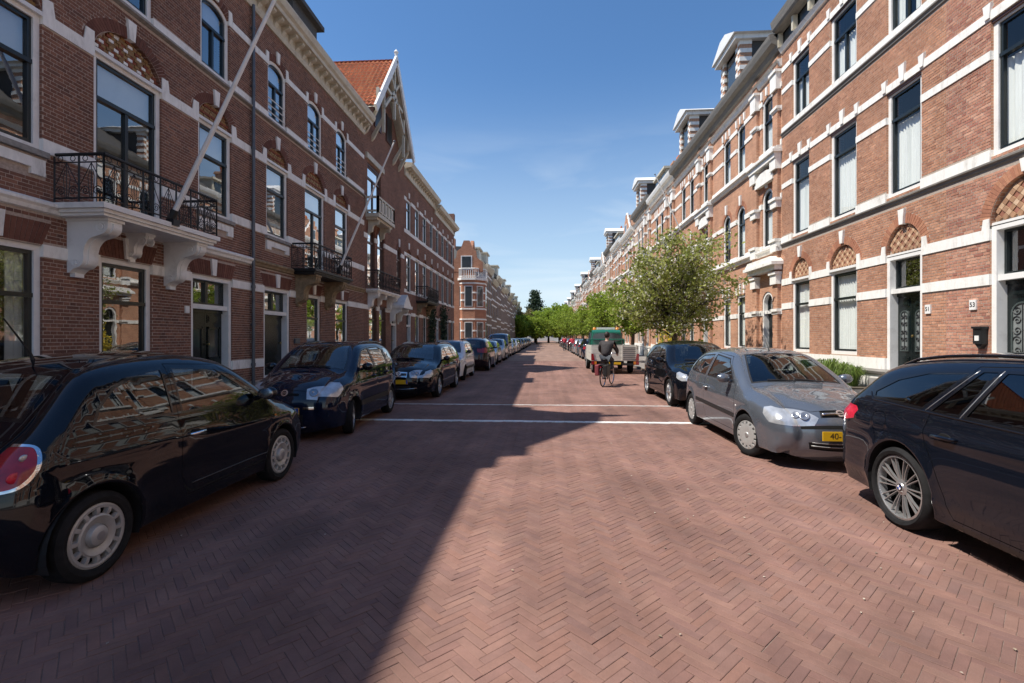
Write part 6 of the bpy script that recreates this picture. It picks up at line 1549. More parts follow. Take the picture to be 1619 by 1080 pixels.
PANDA = dict(prof=[(1.80,.20,.12),(1.88,.31,.2),(1.91,.5,.25),(1.88,.68,.25),(1.77,.83,.22),(1.46,.95,.2),(1.12,1.03,.15),(.85,1.21,.10),(.5,1.44,.10),(.25,1.515,.11),(-.2,1.545,.12),(-.8,1.54,.12),(-1.33,1.48,.13),(-1.55,1.3,.15),(-1.66,1.0,.2),(-1.72,.75,.22),(-1.75,.5,.22),(-1.72,.3,.18),(-1.64,.21,.1)],
    prof_front=1.91, prof_rear=-1.75, axles=(-1.15, 1.15), W=1.645, H=1.55, belt=(1.06, 1.02), tumble=.19, R=.29, rim=.20, sill=.20, tuck=.07, shoulder=.04, wide=.62, pf=.09, pr=.06, flare=.02,
    crease=((.86, .010, .05),), bulge=[(-1.75,.06),(-1.4,.05),(0,.03),(1.1,.06),(1.6,.08),(1.9,.12)], wheel='seven', tyre_w=.175, cowl=(1.06, 1.05), mirror=(.70, 1.06, 'gloss_trim'), seatx=(-.10, -.80), drv=.36, steer=.25,
    side=[('front_door', [(.92,.30),(.95,.65),(.90,1.0),(.42,1.42),(.0,1.475),(-.08,.95),(-.12,.30)], 'paint_', .006, {}),
          ('rear_door', [(-.125,.30),(-.085,.95),(-.005,1.478),(-.62,1.485),(-.90,1.44),(-.98,.95),(-.85,.62),(-.80,.30)], 'paint_', .006, {}),
          ('front_window', [(.83,1.055),(.40,1.40),(.02,1.45),(-.04,1.07)], 'carglass', .018, dict(trim='plastic', depth=.004)),
          ('rear_window_pane', [(-.12,1.075),(-.06,1.45),(-.60,1.458),(-.82,1.40),(-.90,1.10)], 'carglass', .018, dict(trim='plastic', depth=.004)),
          ('quarter_window', [(-1.02,1.12),(-.95,1.42),(-1.22,1.40),(-1.36,1.25),(-1.34,1.16)], 'carglassd', .014, dict(trim='plastic', smooth=True)),
          ('rub_strip', [(.98,.43),(.98,.53),(-.80,.53),(-.80,.43)], 'plastic', 0, dict(depth=-.008)),
          ('headlight', [(1.94,.72),(1.76,.84),(1.58,.92),(1.50,.90),(1.53,.80),(1.72,.69)], 'lens', 0, dict(depth=-.003)),
          ('tail_light', [(-1.80,.95),(-1.62,.92),(-1.56,1.12),(-1.50,1.38),(-1.60,1.4),(-1.8,1.2)], 'redlens', .01, {})],
    wrap=[('bonnet', wsym([((1.84,.75),.62),((1.72,.86),1.0),((1.13,1.025),.98)]), 'paint_', .006, {}),
          ('windscreen', wsym([((1.04,1.085),.95),((.36,1.485),.88)]), 'carglass', .03, dict(trim='gloss_trim')),
          ('rear_window', wsym([((-1.38,1.45),.82),((-1.63,1.08),.86)]), 'carglassd', .03, dict(trim='gloss_trim')),
          ('headlight', [((1.83,.765),.62),((1.90,.68),.70),((1.90,.66),1.0),((1.72,.86),1.0)], 'lens', 0, dict(both=True, depth=-.003)),
          ('lower_grille', wsym([((1.885,.33),.55),((1.905,.46),.62)]), 'plastic', 0, dict(depth=.015)),
          ('bumper_pad', [((1.905,.565),.62),((1.905,.535),.62),((1.905,.535),1.0),((1.905,.565),1.0)], 'chrome', 0, dict(both=True, depth=-.006)),
          ('upper_grille', wsym([((1.87,.70),.45),((1.855,.735),.45)]), 'gap', 0, {})],
    extras=[ex_lamp([(1.84,.75,.84,.065)]), ex_handle(-.02 + .12, .92, 'paint_', .16), ex_handle(-.78, .93, 'paint_', .16), ex_plate(True, 1.91, .50), ex_emblem(True, 1.865, .72, .055), ex_wipers(1.06, 1.07), ex_railbars(.2, -1.25), ex_bars(1.86, (.28,), .6, 'chrome', .006, .01, 'bumper_trim')])
ESTATE = dict(prof=[(2.07,.20,.12),(2.15,.30,.22),(2.18,.5,.28),(2.14,.66,.28),(2.02,.77,.25),(1.6,.89,.22),(1.15,.97,.16),(.75,1.19,.11),(.4,1.375,.11),(.1,1.445,.12),(-.4,1.475,.13),(-1.2,1.465,.13),(-1.9,1.39,.13),(-2.12,1.2,.16),(-2.26,.96,.2),(-2.36,.7,.24),(-2.39,.5,.24),(-2.36,.3,.2),(-2.28,.21,.1)],
    prof_front=2.18, prof_rear=-2.39, axles=(-1.29, 1.29), W=1.78, H=1.48, belt=(1.0, .95), tumble=.22, R=.315, rim=.225, sill=.20, tuck=.09, shoulder=.04, wide=.6, pf=.10, pr=.08, flare=.018,
    crease=((.80, .012, .04),), bulge=[(-2.4,.08),(-2.0,.05),(0,.03),(1.1,.06),(1.8,.08),(2.2,.14)], wheel='seven', tyre_w=.205, cowl=(1.1, .99), mirror=(.76, .99, 'paint_'), seatx=(.0, -.80), drv=.37,
    side=[('front_door', [(.98,.28),(1.0,.65),(.96,.95),(.42,1.345),(.02,1.40),(-.05,.90),(-.08,.28)], 'paint_', .006, {}),
          ('rear_door', [(-.085,.28),(-.055,.90),(.015,1.403),(-.80,1.42),(-.98,.95),(-1.0,.70),(-.88,.40),(-.85,.28)], 'paint_', .006, {}),
          ('front_window', [(.88,.985),(.40,1.32),(.03,1.37),(-.02,1.0)], 'carglass', .018, dict(trim='gloss_trim', depth=.004)),
          ('rear_window_pane', [(-.09,1.0),(-.03,1.372),(-.76,1.388),(-.90,1.02)], 'carglass', .018, dict(trim='gloss_trim', depth=.004)),
          ('quarter_window', [(-1.02,1.03),(-.90,1.385),(-1.6,1.35),(-1.95,1.14),(-1.92,1.08)], 'carglassd', .018, dict(trim='gloss_trim', depth=.004)),
          ('headlight', [(2.2,.60),(2.04,.745),(1.82,.79),(1.78,.76),(1.86,.66),(2.05,.59)], 'lens', 0, dict(depth=-.003)),
          ('rub_strip', [(.98,.43),(.98,.47),(-.86,.47),(-.86,.43)], 'chrome', 0, dict(depth=-.004)),
          ('tail_light', [(-2.45,.78),(-2.16,.76),(-2.10,.98),(-2.2,1.05),(-2.4,1.0)], 'redlens', .01, {})],
    wrap=[('bonnet', wsym([((2.10,.70),.55),((1.98,.785),1.0),((1.16,.97),.98)]), 'paint_', .006, {}),
          ('windscreen', wsym([((1.08,1.01),.95),((.34,1.395),.88)]), 'carglass', .03, dict(trim='gloss_trim')),
          ('rear_window', wsym([((-1.95,1.35),.82),((-2.24,1.0),.88)]), 'carglassd', .03, dict(trim='gloss_trim')),
          ('headlight', [((2.12,.675),.50),((2.165,.60),.58),((2.165,.59),1.0),((2.0,.775),1.0)], 'lens', 0, dict(both=True, depth=-.003)),
          ('tail_light', [((-2.25,1.0),1.0),((-2.25,1.0),.70),((-2.34,.78),.70),((-2.34,.78),1.0)], 'redlens', .01, dict(both=True)),
          ('grille', wsym([((2.165,.60),.42),((2.11,.69),.42)]), 'plastic', .02, dict(depth=.01, trim='chrome')),
          ('lower_grille', wsym([((2.155,.29),.8),((2.175,.42),.6)]), 'plastic', 0, dict(depth=.015))],
    extras=[ex_lamp([(2.12,.67,.70,.05),(2.10,.68,.88,.05)]), ex_handle(.10, .85, 'paint_', .18), ex_handle(-.80, .86, 'paint_', .18), ex_plate(True, 2.18, .50), ex_plate(False, -2.37, .66), ex_emblem(True, 2.135, .645, .06), ex_bars(2.14, (.63, .655), .38, 'chrome', .007, .01), ex_bars(2.17, (.35,), .85, 'chrome', .007, .012, 'bumper_trim'), ex_wipers(1.10, 1.0), ex_railbars(.0, -1.85, mat='alloy')])
HATCH = dict(prof=[(1.92,.22,.12),(2.0,.32,.22),(2.03,.52,.27),(1.99,.70,.27),(1.88,.82,.25),(1.5,.93,.22),(1.12,1.0,.16),(.78,1.2,.11),(.42,1.42,.11),(.1,1.50,.12),(-.4,1.53,.13),(-1.0,1.50,.13),(-1.45,1.42,.13),(-1.68,1.2,.17),(-1.82,.98,.22),(-1.90,.75,.25),(-1.92,.5,.24),(-1.88,.32,.2),(-1.8,.22,.1)],
    prof_front=2.03, prof_rear=-1.92, axles=(-1.26, 1.26), W=1.76, H=1.53, belt=(1.06, .98), tumble=.22, R=.325, rim=.235, sill=.21, tuck=.08, shoulder=.04, wide=.6, pf=.09, pr=.08, flare=.022,
    crease=((.86, .012, .05),), bulge=[(-1.9,.08),(-1.5,.05),(0,.03),(1.1,.06),(1.7,.08),(2.03,.13)], wheel='five', tyre_w=.205, cowl=(1.08, 1.02), mirror=(.74, 1.02, 'paint_'), seatx=(-.05, -.80), drv=.37,
    side=[('front_door', [(.95,.29),(.98,.65),(.93,.98),(.44,1.38),(.0,1.45),(-.06,.95),(-.10,.29)], 'paint_', .006, {}),
          ('rear_door', [(-.105,.29),(-.065,.95),(-.005,1.453),(-.62,1.45),(-.95,1.36),(-1.0,1.0),(-.9,.66),(-.82,.29)], 'paint_', .006, {}),
          ('front_window', [(.86,1.015),(.42,1.355),(.02,1.42),(-.02,1.045)], 'carglass', .018, dict(trim='gloss_trim', depth=.004)),
          ('rear_window_pane', [(-.09,1.05),(-.03,1.425),(-.6,1.42),(-.92,1.33),(-1.18,1.12)], 'carglassd', .018, dict(trim='gloss_trim', depth=.004)),
          ('headlight', [(2.06,.66),(1.90,.80),(1.68,.85),(1.64,.82),(1.74,.72),(1.92,.65)], 'lens', 0, dict(depth=-.003)),
          ('tail_light', [(-2.0,.86),(-1.72,.84),(-1.62,1.02),(-1.70,1.10),(-1.95,1.05)], 'redlens', .01, {})],
    wrap=[('bonnet', wsym([((1.96,.75),.55),((1.85,.835),1.0),((1.13,1.0),.98)]), 'paint_', .006, {}),
          ('windscreen', wsym([((1.05,1.045),.95),((.34,1.45),.88)]), 'carglass', .03, dict(trim='gloss_trim')),
          ('rear_window', wsym([((-1.5,1.39),.82),((-1.78,1.05),.88)]), 'carglassd', .03, dict(trim='gloss_trim')),
          ('headlight', [((1.985,.73),.55),((2.015,.66),.60),((2.01,.65),1.0),((1.86,.83),1.0)], 'lens', 0, dict(both=True, depth=-.003)),
          ('tail_light', [((-1.80,1.03),1.0),((-1.80,1.03),.60),((-1.87,.86),.66),((-1.87,.86),1.0)], 'redlens', .01, dict(both=True)),
          ('grille', wsym([((2.02,.60),.35),((1.98,.72),.30)]), 'plastic', .015, dict(depth=.01, trim='chrome')),
          ('lower_grille', wsym([((2.0,.30),.7),((2.02,.42),.55)]), 'plastic', 0, dict(depth=.015))],
    extras=[ex_handle(.08, .90, 'paint_', .17), ex_handle(-.78, .92, 'paint_', .17), ex_plate(True, 2.03, .50), ex_plate(False, -1.91, .64), ex_emblem(True, 2.0, .66, .05), ex_wipers(1.06, 1.03)])
def place(o, X, Y, heading, dz=0):
    """heading +1: nose away from the camera (+Y), -1: towards it"""
    o.location = (X, Y, dz); o.rotation_euler = (0, 0, (pi / 2 if heading > 0 else -pi / 2)); return o
_b = build_car
def build_car(name, sp, label, paintm, **k):
    Car.pm = M[paintm]; return _b(name, sp, label, paintm, **k)
def recolour(root, old, new):
    for ch in root.children_recursive:
        for sl in ch.material_slots:
            if sl.material == M[old]: sl.link = 'OBJECT'; sl.material = M[new]
fiat = build_car('parked_car', FIAT, 'small rounded black hatchback with retro slotted wheel covers and chrome-ringed tail light', 'p_black'); place(fiat, -3.0 - .81, 4.25, 1)
corsa = build_car('parked_car', CORSA, 'grey three-door hatchback with plain wheel covers and yellow front plate', 'p_grey'); place(corsa, 2.78 + .82, 8.2, -1)
bmw = build_car('parked_car', TOUR, 'dark blue estate car with large multi-spoke alloy wheels, tail to the grey hatchback', 'p_navy'); place(bmw, 3.04 + .93, 4.4 - 1.4875, -1)
panda = build_car('parked_car', PANDA, 'tall dark blue hatchback facing the black retro hatchback', 'p_blueblack'); place(panda, -3.28 - .82, 9.25, -1); panda.rotation_euler.z += radians(2.0)
golf = build_car('parked_car', ESTATE, 'black estate car with chrome grille, parked by the white hatchback', 'p_black'); place(golf, -2.86 - .89, 14.55, -1)
suv = build_car('parked_car', HATCH, 'black hatchback with round-spoked wheels parked behind the grey three-door', 'p_black'); place(suv, 2.98 + .88, 13.15, -1)
def rep(src, X, Y, hd, old, new, label, group=None, sc=1.0):
    o = copy_tree(src); place(o, X, Y, hd); o['label'] = label
    if old != new: recolour(o, old, new)
    o.scale = (sc, sc, sc * 1.0)
    if group: o['group'] = group
    return o
rep(panda, -3.0 - .82, 19.65, -1, 'p_blueblack', 'p_white', 'white hatchback parked between two black cars', sc=.98)
rep(suv, -2.75 - .88, 25.4, 1, 'p_black', 'p_plum', 'dark plum hatchback parked with its tail lights to the white hatchback', sc=1.06)
rep(corsa, -2.8 - .82, 30.6, -1, 'p_grey', 'p_silver', 'silver three-door hatchback beyond the plum hatchback')
rep(panda, -2.75 - .82, 35.6, -1, 'p_blueblack', 'p_silver', 'light silver tall hatchback before the large van')
VAN = dict(prof=[(2.2,.24,.12),(2.3,.4,.25),(2.32,.65,.28),(2.25,.85,.26),(2.0,1.0,.22),(1.75,1.08,.16),(1.45,1.4,.14),(1.2,1.75,.14),(.95,1.9,.15),(.4,1.97,.15),(-1.0,1.98,.15),(-2.0,1.95,.15),(-2.36,1.85,.18),(-2.45,1.4,.2),(-2.48,.9,.22),(-2.48,.5,.22),(-2.44,.3,.18),(-2.36,.24,.1)],
    prof_front=2.32, prof_rear=-2.48, axles=(-1.5, 1.5), W=1.90, H=1.98, belt=(1.2, 1.15), tumble=.16, R=.33, rim=.22, sill=.24, bulge=[(-2.5,.05),(0,.03),(1.6,.06),(2.3,.12)], wheel='slots14', cowl=(1.7, 1.1), mirror=(1.25, 1.2, 'plastic'), seatx=(.5,), drv=.4,
    side=[('front_door', [(1.45,.35),(1.5,1.1),(1.0,1.78),(.45,1.82),(.4,.35)], 'paint_', .008, {}), ('side_window', [(1.38,1.2),(1.0,1.68),(.5,1.74),(.5,1.2)], 'carglass', .02, dict(trim='plastic')), ('headlight', [(2.35,.8),(2.15,.98),(1.95,1.0),(1.95,.9),(2.15,.8)], 'lens', 0, {})],
    wrap=[('windscreen', wsym([((1.70,1.13),.95),((1.08,1.83),.88)]), 'carglass', .03, dict(trim='plastic')), ('grille', wsym([((2.31,.7),.6),((2.27,.82),.6)]), 'plastic', 0, dict(depth=.01)), ('headlight', [((2.22,.9),.65),((2.31,.72),.7),((2.31,.72),1.0),((2.1,.98),1.0)], 'lens', 0, dict(both=True))], extras=[ex_plate(True, 2.31, .52), ex_wipers(1.7, 1.12)])
van = build_car('parked_van', VAN, 'tall grey van with wide dark windscreen parked in the shaded row', 'p_grey', cat='van'); place(van, -2.85 - .95, 41.2, -1)
rep(golf, -2.8 - .89, 46.9, -1, 'p_black', 'p_grey', 'grey estate car parked past the large van')
rep(suv, -2.75 - .88, 52.0, -1, 'p_black', 'p_silver', 'silver hatchback parked by the corner house')
left_far = [(golf, 'p_black', 'p_navy'), (panda, 'p_blueblack', 'p_grey'), (suv, 'p_black', 'p_blueblack'), (corsa, 'p_grey', 'p_silver')]
for i in range(9):
    s_, a_, b_ = left_far[i % 4]; rep(s_, -3.65, 57.5 + 5.6 * i, -1 if i % 3 else 1, a_, b_, 'car parked along the shaded kerb beyond the corner house', 'cars parked far along the shaded kerb')
right_far = [(suv, 'p_black', 'p_grey'), (golf, 'p_black', 'p_silver'), (panda, 'p_blueblack', 'p_black'), (corsa, 'p_grey', 'p_navy')]
rep(suv, 3.75, 33.0, 1, 'p_black', 'p_silver', 'silver hatchback parked ahead of the green truck')
rep(golf, 3.75, 38.6, 1, 'p_black', 'p_blueblack', 'dark blue estate car parked beyond the green truck, under the trees')
for i in range(9):
    s_, a_, b_ = right_far[i % 4]; rep(s_, 3.8, 44.5 + 5.8 * i, 1, a_, b_, 'car parked under the trees far along the sunny kerb', 'cars parked far along the sunny kerb')
# ------------------------------------------------------------------ trees and plants
def leaf_mat(name, cols, trans=.35):
    m, n, l, b = new_mat(name); S(b, rough=.55, spec=.3)
    g = n.new('ShaderNodeNewGeometry'); r = n.new('ShaderNodeValToRGB'); e = r.color_ramp.elements
    while len(e) < len(cols): e.new(.5)
    for i, c in enumerate(cols): e[i].position = i / (len(cols) - 1); e[i].color = (*c, 1)
    l.new(g.outputs['Random Per Island'], r.inputs[0]); l.new(r.outputs[0], b.inputs['Base Color'])
    tr = n.new('ShaderNodeBsdfTranslucent'); l.new(r.outputs[0], tr.inputs[0]); mx = n.new('ShaderNodeMixShader'); mx.inputs[0].default_value = trans
    l.new(b.outputs[0], mx.inputs[1]); l.new(tr.outputs[0], mx.inputs[2]); l.new(mx.outputs[0], n['Material Output'].inputs[0]); return m
M['leaf'] = leaf_mat('spring_leaf', [(.29, .33, .07), (.37, .40, .11), (.20, .25, .045), (.46, .47, .18), (.31, .35, .08)], .5)
M['leafb'] = leaf_mat('bright_spring_leaf', [(.24, .34, .035), (.30, .40, .05), (.18, .27, .03), (.34, .40, .07)], .5)
M['leafd'] = leaf_mat('dark_conifer_leaf', [(.035, .060, .032), (.055, .080, .042), (.026, .048, .026)], .15)
M['leafo'] = leaf_mat('olive_leaf', [(.18, .165, .06), (.24, .21, .08), (.14, .13, .05)])
M['petal'] = leaf_mat('white_blossom', [(.62, .60, .50), (.72, .70, .62), (.55, .52, .40)])
M['yellow'] = leaf_mat('yellow_blossom', [(.62, .46, .03), (.70, .55, .06), (.45, .38, .05)])
M['bark'] = pmat('grey_brown_bark', (.085, .068, .052), .9, var=.45, scale=14, bump=.8, stretch=(1, 1, .25))
M['grassblade'] = leaf_mat('green_grass_blade', [(.10, .17, .025), (.15, .23, .04), (.19, .25, .06), (.08, .12, .02)])
def leaf(mb, p, size, rn, flat=.0, elong=1.6):
    a = rn.uniform(0, 2 * pi); t = math.acos(rn.uniform(-1, 1)) * (1 - flat); d = Vector((sin(t) * cos(a), sin(t) * sin(a), cos(t)))
    u = d.orthogonal().normalized(); w = d.cross(u); k = rn.uniform(0, pi); u, w = u * cos(k) + w * sin(k), w * cos(k) - u * sin(k)
    L, H = size * elong * .5, size * .5
    mb.add([p - u * L, p - u * L * .1 + w * H + d * H * .25, p + u * L, p - u * L * .1 - w * H + d * H * .25], [(0, 1, 2, 3)])
def tree_meshes(seed, height, crown_r, crown_z0, n_leaf, leaf_size, trunk_r=.11, petals=0, squash=1.0, twigs=70):
    rn = random.Random(seed); tr = MB(); zc0 = crown_z0; th = zc0 + .35 * (height - zc0)
    ctrl = [Vector((0, 0, 0)), Vector((rn.uniform(-.05, .05), rn.uniform(-.05, .05), zc0 * .6)), Vector((rn.uniform(-.12, .12), rn.uniform(-.12, .12), zc0 + .1)), Vector((rn.uniform(-.2, .2), rn.uniform(-.2, .2), th)), Vector((rn.uniform(-.3, .3), rn.uniform(-.3, .3), height * .88))]
    tr.tube(ctrl, [trunk_r * 1.25, trunk_r, trunk_r * .9, trunk_r * .55, trunk_r * .12], 8)
    tips = []; C = Vector((0, 0, (height + zc0) / 2)); rz = (height - zc0) / 2
    for i in range(twigs):
        a = 2 * pi * (i * .618) + rn.uniform(-.3, .3); zt = rn.uniform(zc0 + .02, height * .93); k = sqrt(max(.05, 1 - ((zt - C.z) / rz) ** 2)); rr = crown_r * k * rn.uniform(.55, 1.12)
        z0 = rn.uniform(zc0 * .85, max(zc0, zt * .85)); z0 = min(z0, height * .7); f = min(1, max(0, (z0 - zc0) / (height - zc0)))
        p0 = Vector((0, 0, z0)); p2 = Vector((cos(a) * rr, sin(a) * rr * squash, zt)); pm = p0.lerp(p2, .5) + Vector((rn.uniform(-.15, .15), rn.uniform(-.15, .15), rn.uniform(.0, .28) * crown_r))
        b0 = trunk_r * .42 * (1 - f * .6); tr.tube([p0, pm, p2], [b0, b0 * .5, .006], 5, caps=False); tips += [(p0, pm, p2)]
        for _ in range(2):
            q = pm.lerp(p2, rn.uniform(0, .7)); q2 = q + Vector((rn.gauss(0, .35), rn.gauss(0, .35), rn.gauss(.1, .3))) * crown_r * .5; tr.tube([q, q2], [b0 * .3, .004], 4, caps=False); tips.append((q, q.lerp(q2, .5), q2))
    lv = MB(); pt = MB(); clumps = []
    for (p0, pm, p2) in tips:
        for s in (.45, .7, .95): clumps.append(((pm.lerp(p2, s) if s > .5 else p0.lerp(pm, .9)), rn.uniform(.07, .20) * crown_r, rn.random()))
    per = max(1, n_leaf // len(clumps))
    for (c, r, h_) in clumps:
        m = int(per * rn.uniform(.3, 1.8))
        for _ in range(m):
            p = c + Vector((rn.gauss(0, .5), rn.gauss(0, .5), rn.gauss(0, .42))) * r
            if p.z < zc0 - .25: continue
            if petals and rn.random() < petals * (1.4 if h_ > .5 else .5): leaf(pt, p, leaf_size * rn.uniform(.6, 1.0), rn, 0, 1.1)
            else: leaf(lv, p, leaf_size * rn.uniform(.45, 1.55), rn)
    return tr, lv, pt
def make_tree(name, label, group, seed, height, crown_r, z0, n, ls, leafm='leaf', petals=0, **k):
    tr, lv, pt = tree_meshes(seed, height, crown_r, z0, n, ls, petals=petals, **k); r = empty(name, (0, 0, 0), 0, label, 'tree', group)
    tr.build('trunk', M['bark'], r, smooth=True); co = lv.build('crown', M[leafm], r, recalc=False)
    if petals: pt.build('blossom', M['petal'], co, recalc=False)
    return r
t1 = make_tree('street_tree', 'blossoming street tree with white flowers behind the black hatchback', None, 11, 6.0, 2.55, 1.75, 16500, .080, 'leaf', .30, twigs=95); t1.location = (5.08, 19.4, .1)
t2 = make_tree('street_tree', 'leafy green street tree beside the green truck, next after the blossoming tree', None, 5, 5.2, 2.0, 1.9, 6500, .095, 'leafb'); t2.location = (5.5, 30.5, .1)
t3 = make_tree('street_tree', 'bright green street tree in the row along the sunny kerb', 'street trees along the sunny kerb', 23, 5.8, 2.3, 1.9, 6000, .12, 'leafb', .0); t3.location = (5.4, 41.5, .1)
for i, (x, y, s, src) in enumerate(((5.4, 54, .95, t3), (5.4, 66, 1.05, t2), (5.3, 79, 1.1, t3), (5.2, 93, 1.15, t2), (5.0, 108, 1.3, t3))):
    o = copy_tree(src); o.location = (x, y, .1); o.scale = (s, s, s); o.rotation_euler.z = 1.3 * i + .7; o['label'] = 'green street tree further along the sunny kerb' if src is t2 else t3['label']; o['group'] = 'green trees further along the sunny kerb' if src is t2 else 'street trees along the sunny kerb'
fb = make_tree('end_tree', 'broad lime-green tree at the far end of the street', 'lime-green trees at the street end', 31, 7.2, 3.6, 1.7, 7000, .22, 'leafb', trunk_r=.2); fb.location = (-1.8, 122, 0)
for i, (x, y, s) in enumerate(((4.3, 136, 1.15), (-6.4, 138, 1.2), (1.4, 150, 1.5), (8.2, 146, 1.6), (-2.5, 158, 1.5), (5.5, 165, 1.9))):
    o = copy_tree(fb); o.location = (x, y, 0); o.scale = (s, s, s); o.rotation_euler.z = i * 1.9
oa = make_tree('end_tree', 'brown-olive tree beneath the tall conifer at the street end', None, 37, 10.5, 4.2, 2, 6000, .3, 'leafo', trunk_r=.22); oa.location = (-6.2, 148, 0)
# tall conifer: tiers of drooping branches
def conifer(label, loc, h, r, seed):
    rn = random.Random(seed); root = empty('conifer', loc, 0, label, 'tree'); tr = MB(); tr.tube([(0, 0, 0), (0, .1, h * .5), (0, 0, h)], [.35, .22, .03], 8); lv = MB()
    for i in range(60):
        z = h * (.28 + .70 * (i / 60)); k = (1 - (z / h - .28) / .74) ** .8; a = i * 2.4 + rn.uniform(-.4, .4); R = r * max(.12, k) * rn.uniform(.45, 1.25)
        e = Vector((cos(a) * R, sin(a) * R, z + rn.uniform(-.2, .5))); tr.tube([(0, 0, z - .3), e * .55 + Vector((0, 0, z * .45)), e], [.07, .04, .01], 4, caps=False)
        for s in (.35, .55, .75, .95):
            c = Vector((0, 0, z - .3)).lerp(e, s)
            for _ in range(26): leaf(lv, c + Vector((rn.gauss(0, .55), rn.gauss(0, .55), rn.gauss(0, .22))), rn.uniform(.25, .5), rn)
    tr.build('trunk', M['bark'], root, smooth=True); lv.build('crown', M['leafd'], root, recalc=False); return root
conifer('tall dark conifer rising over the trees at the street end', (-3.2, 172, 0), 18.5, 6.6, 3)
# yellow flowering shrub, front-garden grasses, climbers
def shrub(name, label, loc, rad, n, ls, mats, seed, group=None, share=.5):
    rn = random.Random(seed); root = empty(name, loc, 0, label, 'shrub', group); st = MB(); A = MB(); B = MB()
    for i in range(14):
        a = rn.uniform(0, 2 * pi); e = Vector((cos(a) * rad[0] * rn.uniform(.3, .9), sin(a) * rad[1] * rn.uniform(.3, .9), rad[2] * rn.uniform(.7, 2.0)))
        st.tube([(0, 0, 0), e * .5 + Vector((0, 0, .1)), e], [.014, .009, .004], 4, caps=False)
        for _ in range(n // 14):
            s = rn.uniform(.25, 1.05); p = Vector((e.x * s, e.y * s, e.z * (s ** .8))) + Vector((rn.gauss(0, .09), rn.gauss(0, .09), rn.gauss(0, .09)))
            if p.z > .02: leaf(A if rn.random() < share else B, p, ls * rn.uniform(.6, 1.3), rn)
    st.build('stem', M['bark'], root); A.build('foliage', M[mats[0]], root, recalc=False)
    if B.v: B.build('blossom' if 'y' in mats[1] or 'p' in mats[1] else 'leaves', M[mats[1]], root, recalc=False)
    return root
shrub('flowering_shrub', 'yellow flowering shrub below the blossoming tree', (5.75, 22.6, .1), (.55, .6, 1.15), 1500, .085, ('leaf', 'yellow'), 4, share=.25)
shrub('flowering_shrub', 'low green shrub beside the yellow flowering one', (6.5, 21.2, .1), (.6, .7, .7), 900, .09, ('leaf', 'leafb'), 9)
# raised bed in front of the houses
def garden(y0, y1, label):
    r = empty('garden_bed', (8.2, (y0 + y1) / 2, .11), 0, label, 'garden bed'); w = (y1 - y0) / 2
    m = MB(); m.box(-.32, .33, -w, w, 0, .22); m.box(-.36, -.30, -w - .02, w + .02, 0, .28); m.build('edging', M['kerb'], r); m = MB(); m.box(-.30, .33, -w, w, .20, .245); m.build('soil', M['earth'], r); return r
garden(13.0, 15.9, 'narrow planted bed at the foot of the grilled-door house')
def grass_clump(label, loc, h, rad, n, seed, group):
    rn = random.Random(seed); m = MB()
    for i in range(n):
        a = rn.uniform(0, 2 * pi); r0 = rn.uniform(0, rad * .35); r1 = r0 + rad * rn.uniform(.2, 1.0); hh = h * rn.uniform(.6, 1.1); w = rn.uniform(.004, .009); d = Vector((cos(a), sin(a), 0)); s = Vector((-sin(a), cos(a), 0)) * w
        b, c, e = d * r0, d * (r0 * .5 + r1 * .5) + Vector((0, 0, hh)), d * r1 + Vector((0, 0, hh * rn.uniform(.55, .95)))
        m.add([b - s, b + s, c + s, c - s, e], [(0, 1, 2, 3), (3, 2, 4)])
    r = empty('ornamental_grass', loc, 0, label, 'plant', group); m.build('blades', M['grassblade'], r, recalc=False); return r
for i, y in enumerate((13.4, 13.95, 14.5, 15.05, 15.55)): grass_clump('tuft of arching green grass in the narrow bed', (8.13 + .06 * (i % 2), y, .345), .52 + .06 * (i % 3), .42, 420, 40 + i, 'grass tufts in the narrow bed')
def climber(label, X, Y, w, z0, z1, seed):
    rn = random.Random(seed); r = empty('climbing_plant', (X, Y, .1), 0, label, 'plant'); st = MB(); lv = MB()
    for i in range(9):
        y = rn.uniform(-w * .2, w * .2); p = [Vector((.03, y, 0))]
        for k in range(8): p.append(p[-1] + Vector((0, rn.gauss(0, w * .12), z1 / 8))); p[-1].x = rn.uniform(.03, .12)
        st.tube(p, [.02 - .002 * k for k in range(9)], 4, caps=False)
        for k in range(160):
            q = p[min(8, int(rn.uniform(z0 / z1 * 8, 8.9)))]; leaf(lv, q + Vector((rn.uniform(0, .22), rn.gauss(0, w * .25), rn.gauss(0, .25))), rn.uniform(.07, .13), rn)
    st.build('stem', M['bark'], r); lv.build('foliage', M['leafd'], r, recalc=False)
climber('dark green climber on the wall beside the plain townhouse door', -8.1, 33.9, 1.3, .4, 4.2, 2)
climber('dark green climber on the last townhouse before the side street', -8.1, 37.8, 1.1, .4, 3.6, 6)
# fallen blossom and grit on the paving
rn = random.Random(99); lt = MB()
for i in range(520):
    X = rn.uniform(.5, 4.9) if rn.random() < .8 else rn.uniform(-3, 4.9); Y = rn.uniform(2.0, 24)
    a = rn.uniform(0, pi); s = rn.uniform(.006, .016); c_, s_2 = cos(a) * s, sin(a) * s
    z = .0085; lt.add([(X - c_, Y - s_2, z), (X + s_2 * .6, Y - c_ * .6, z + .003), (X + c_, Y + s_2, z), (X - s_2 * .6, Y + c_ * .6, z + .002)], [(0, 1, 2, 3)])
tag(lt.build('fallen_petals', leaf_mat('dry_petals', [(.40, .33, .24), (.16, .10, .07), (.55, .50, .40), (.10, .07, .05)], .1), recalc=False), 'scattered dry petals and grit lying on the sunny paving', 'litter', kind='stuff')
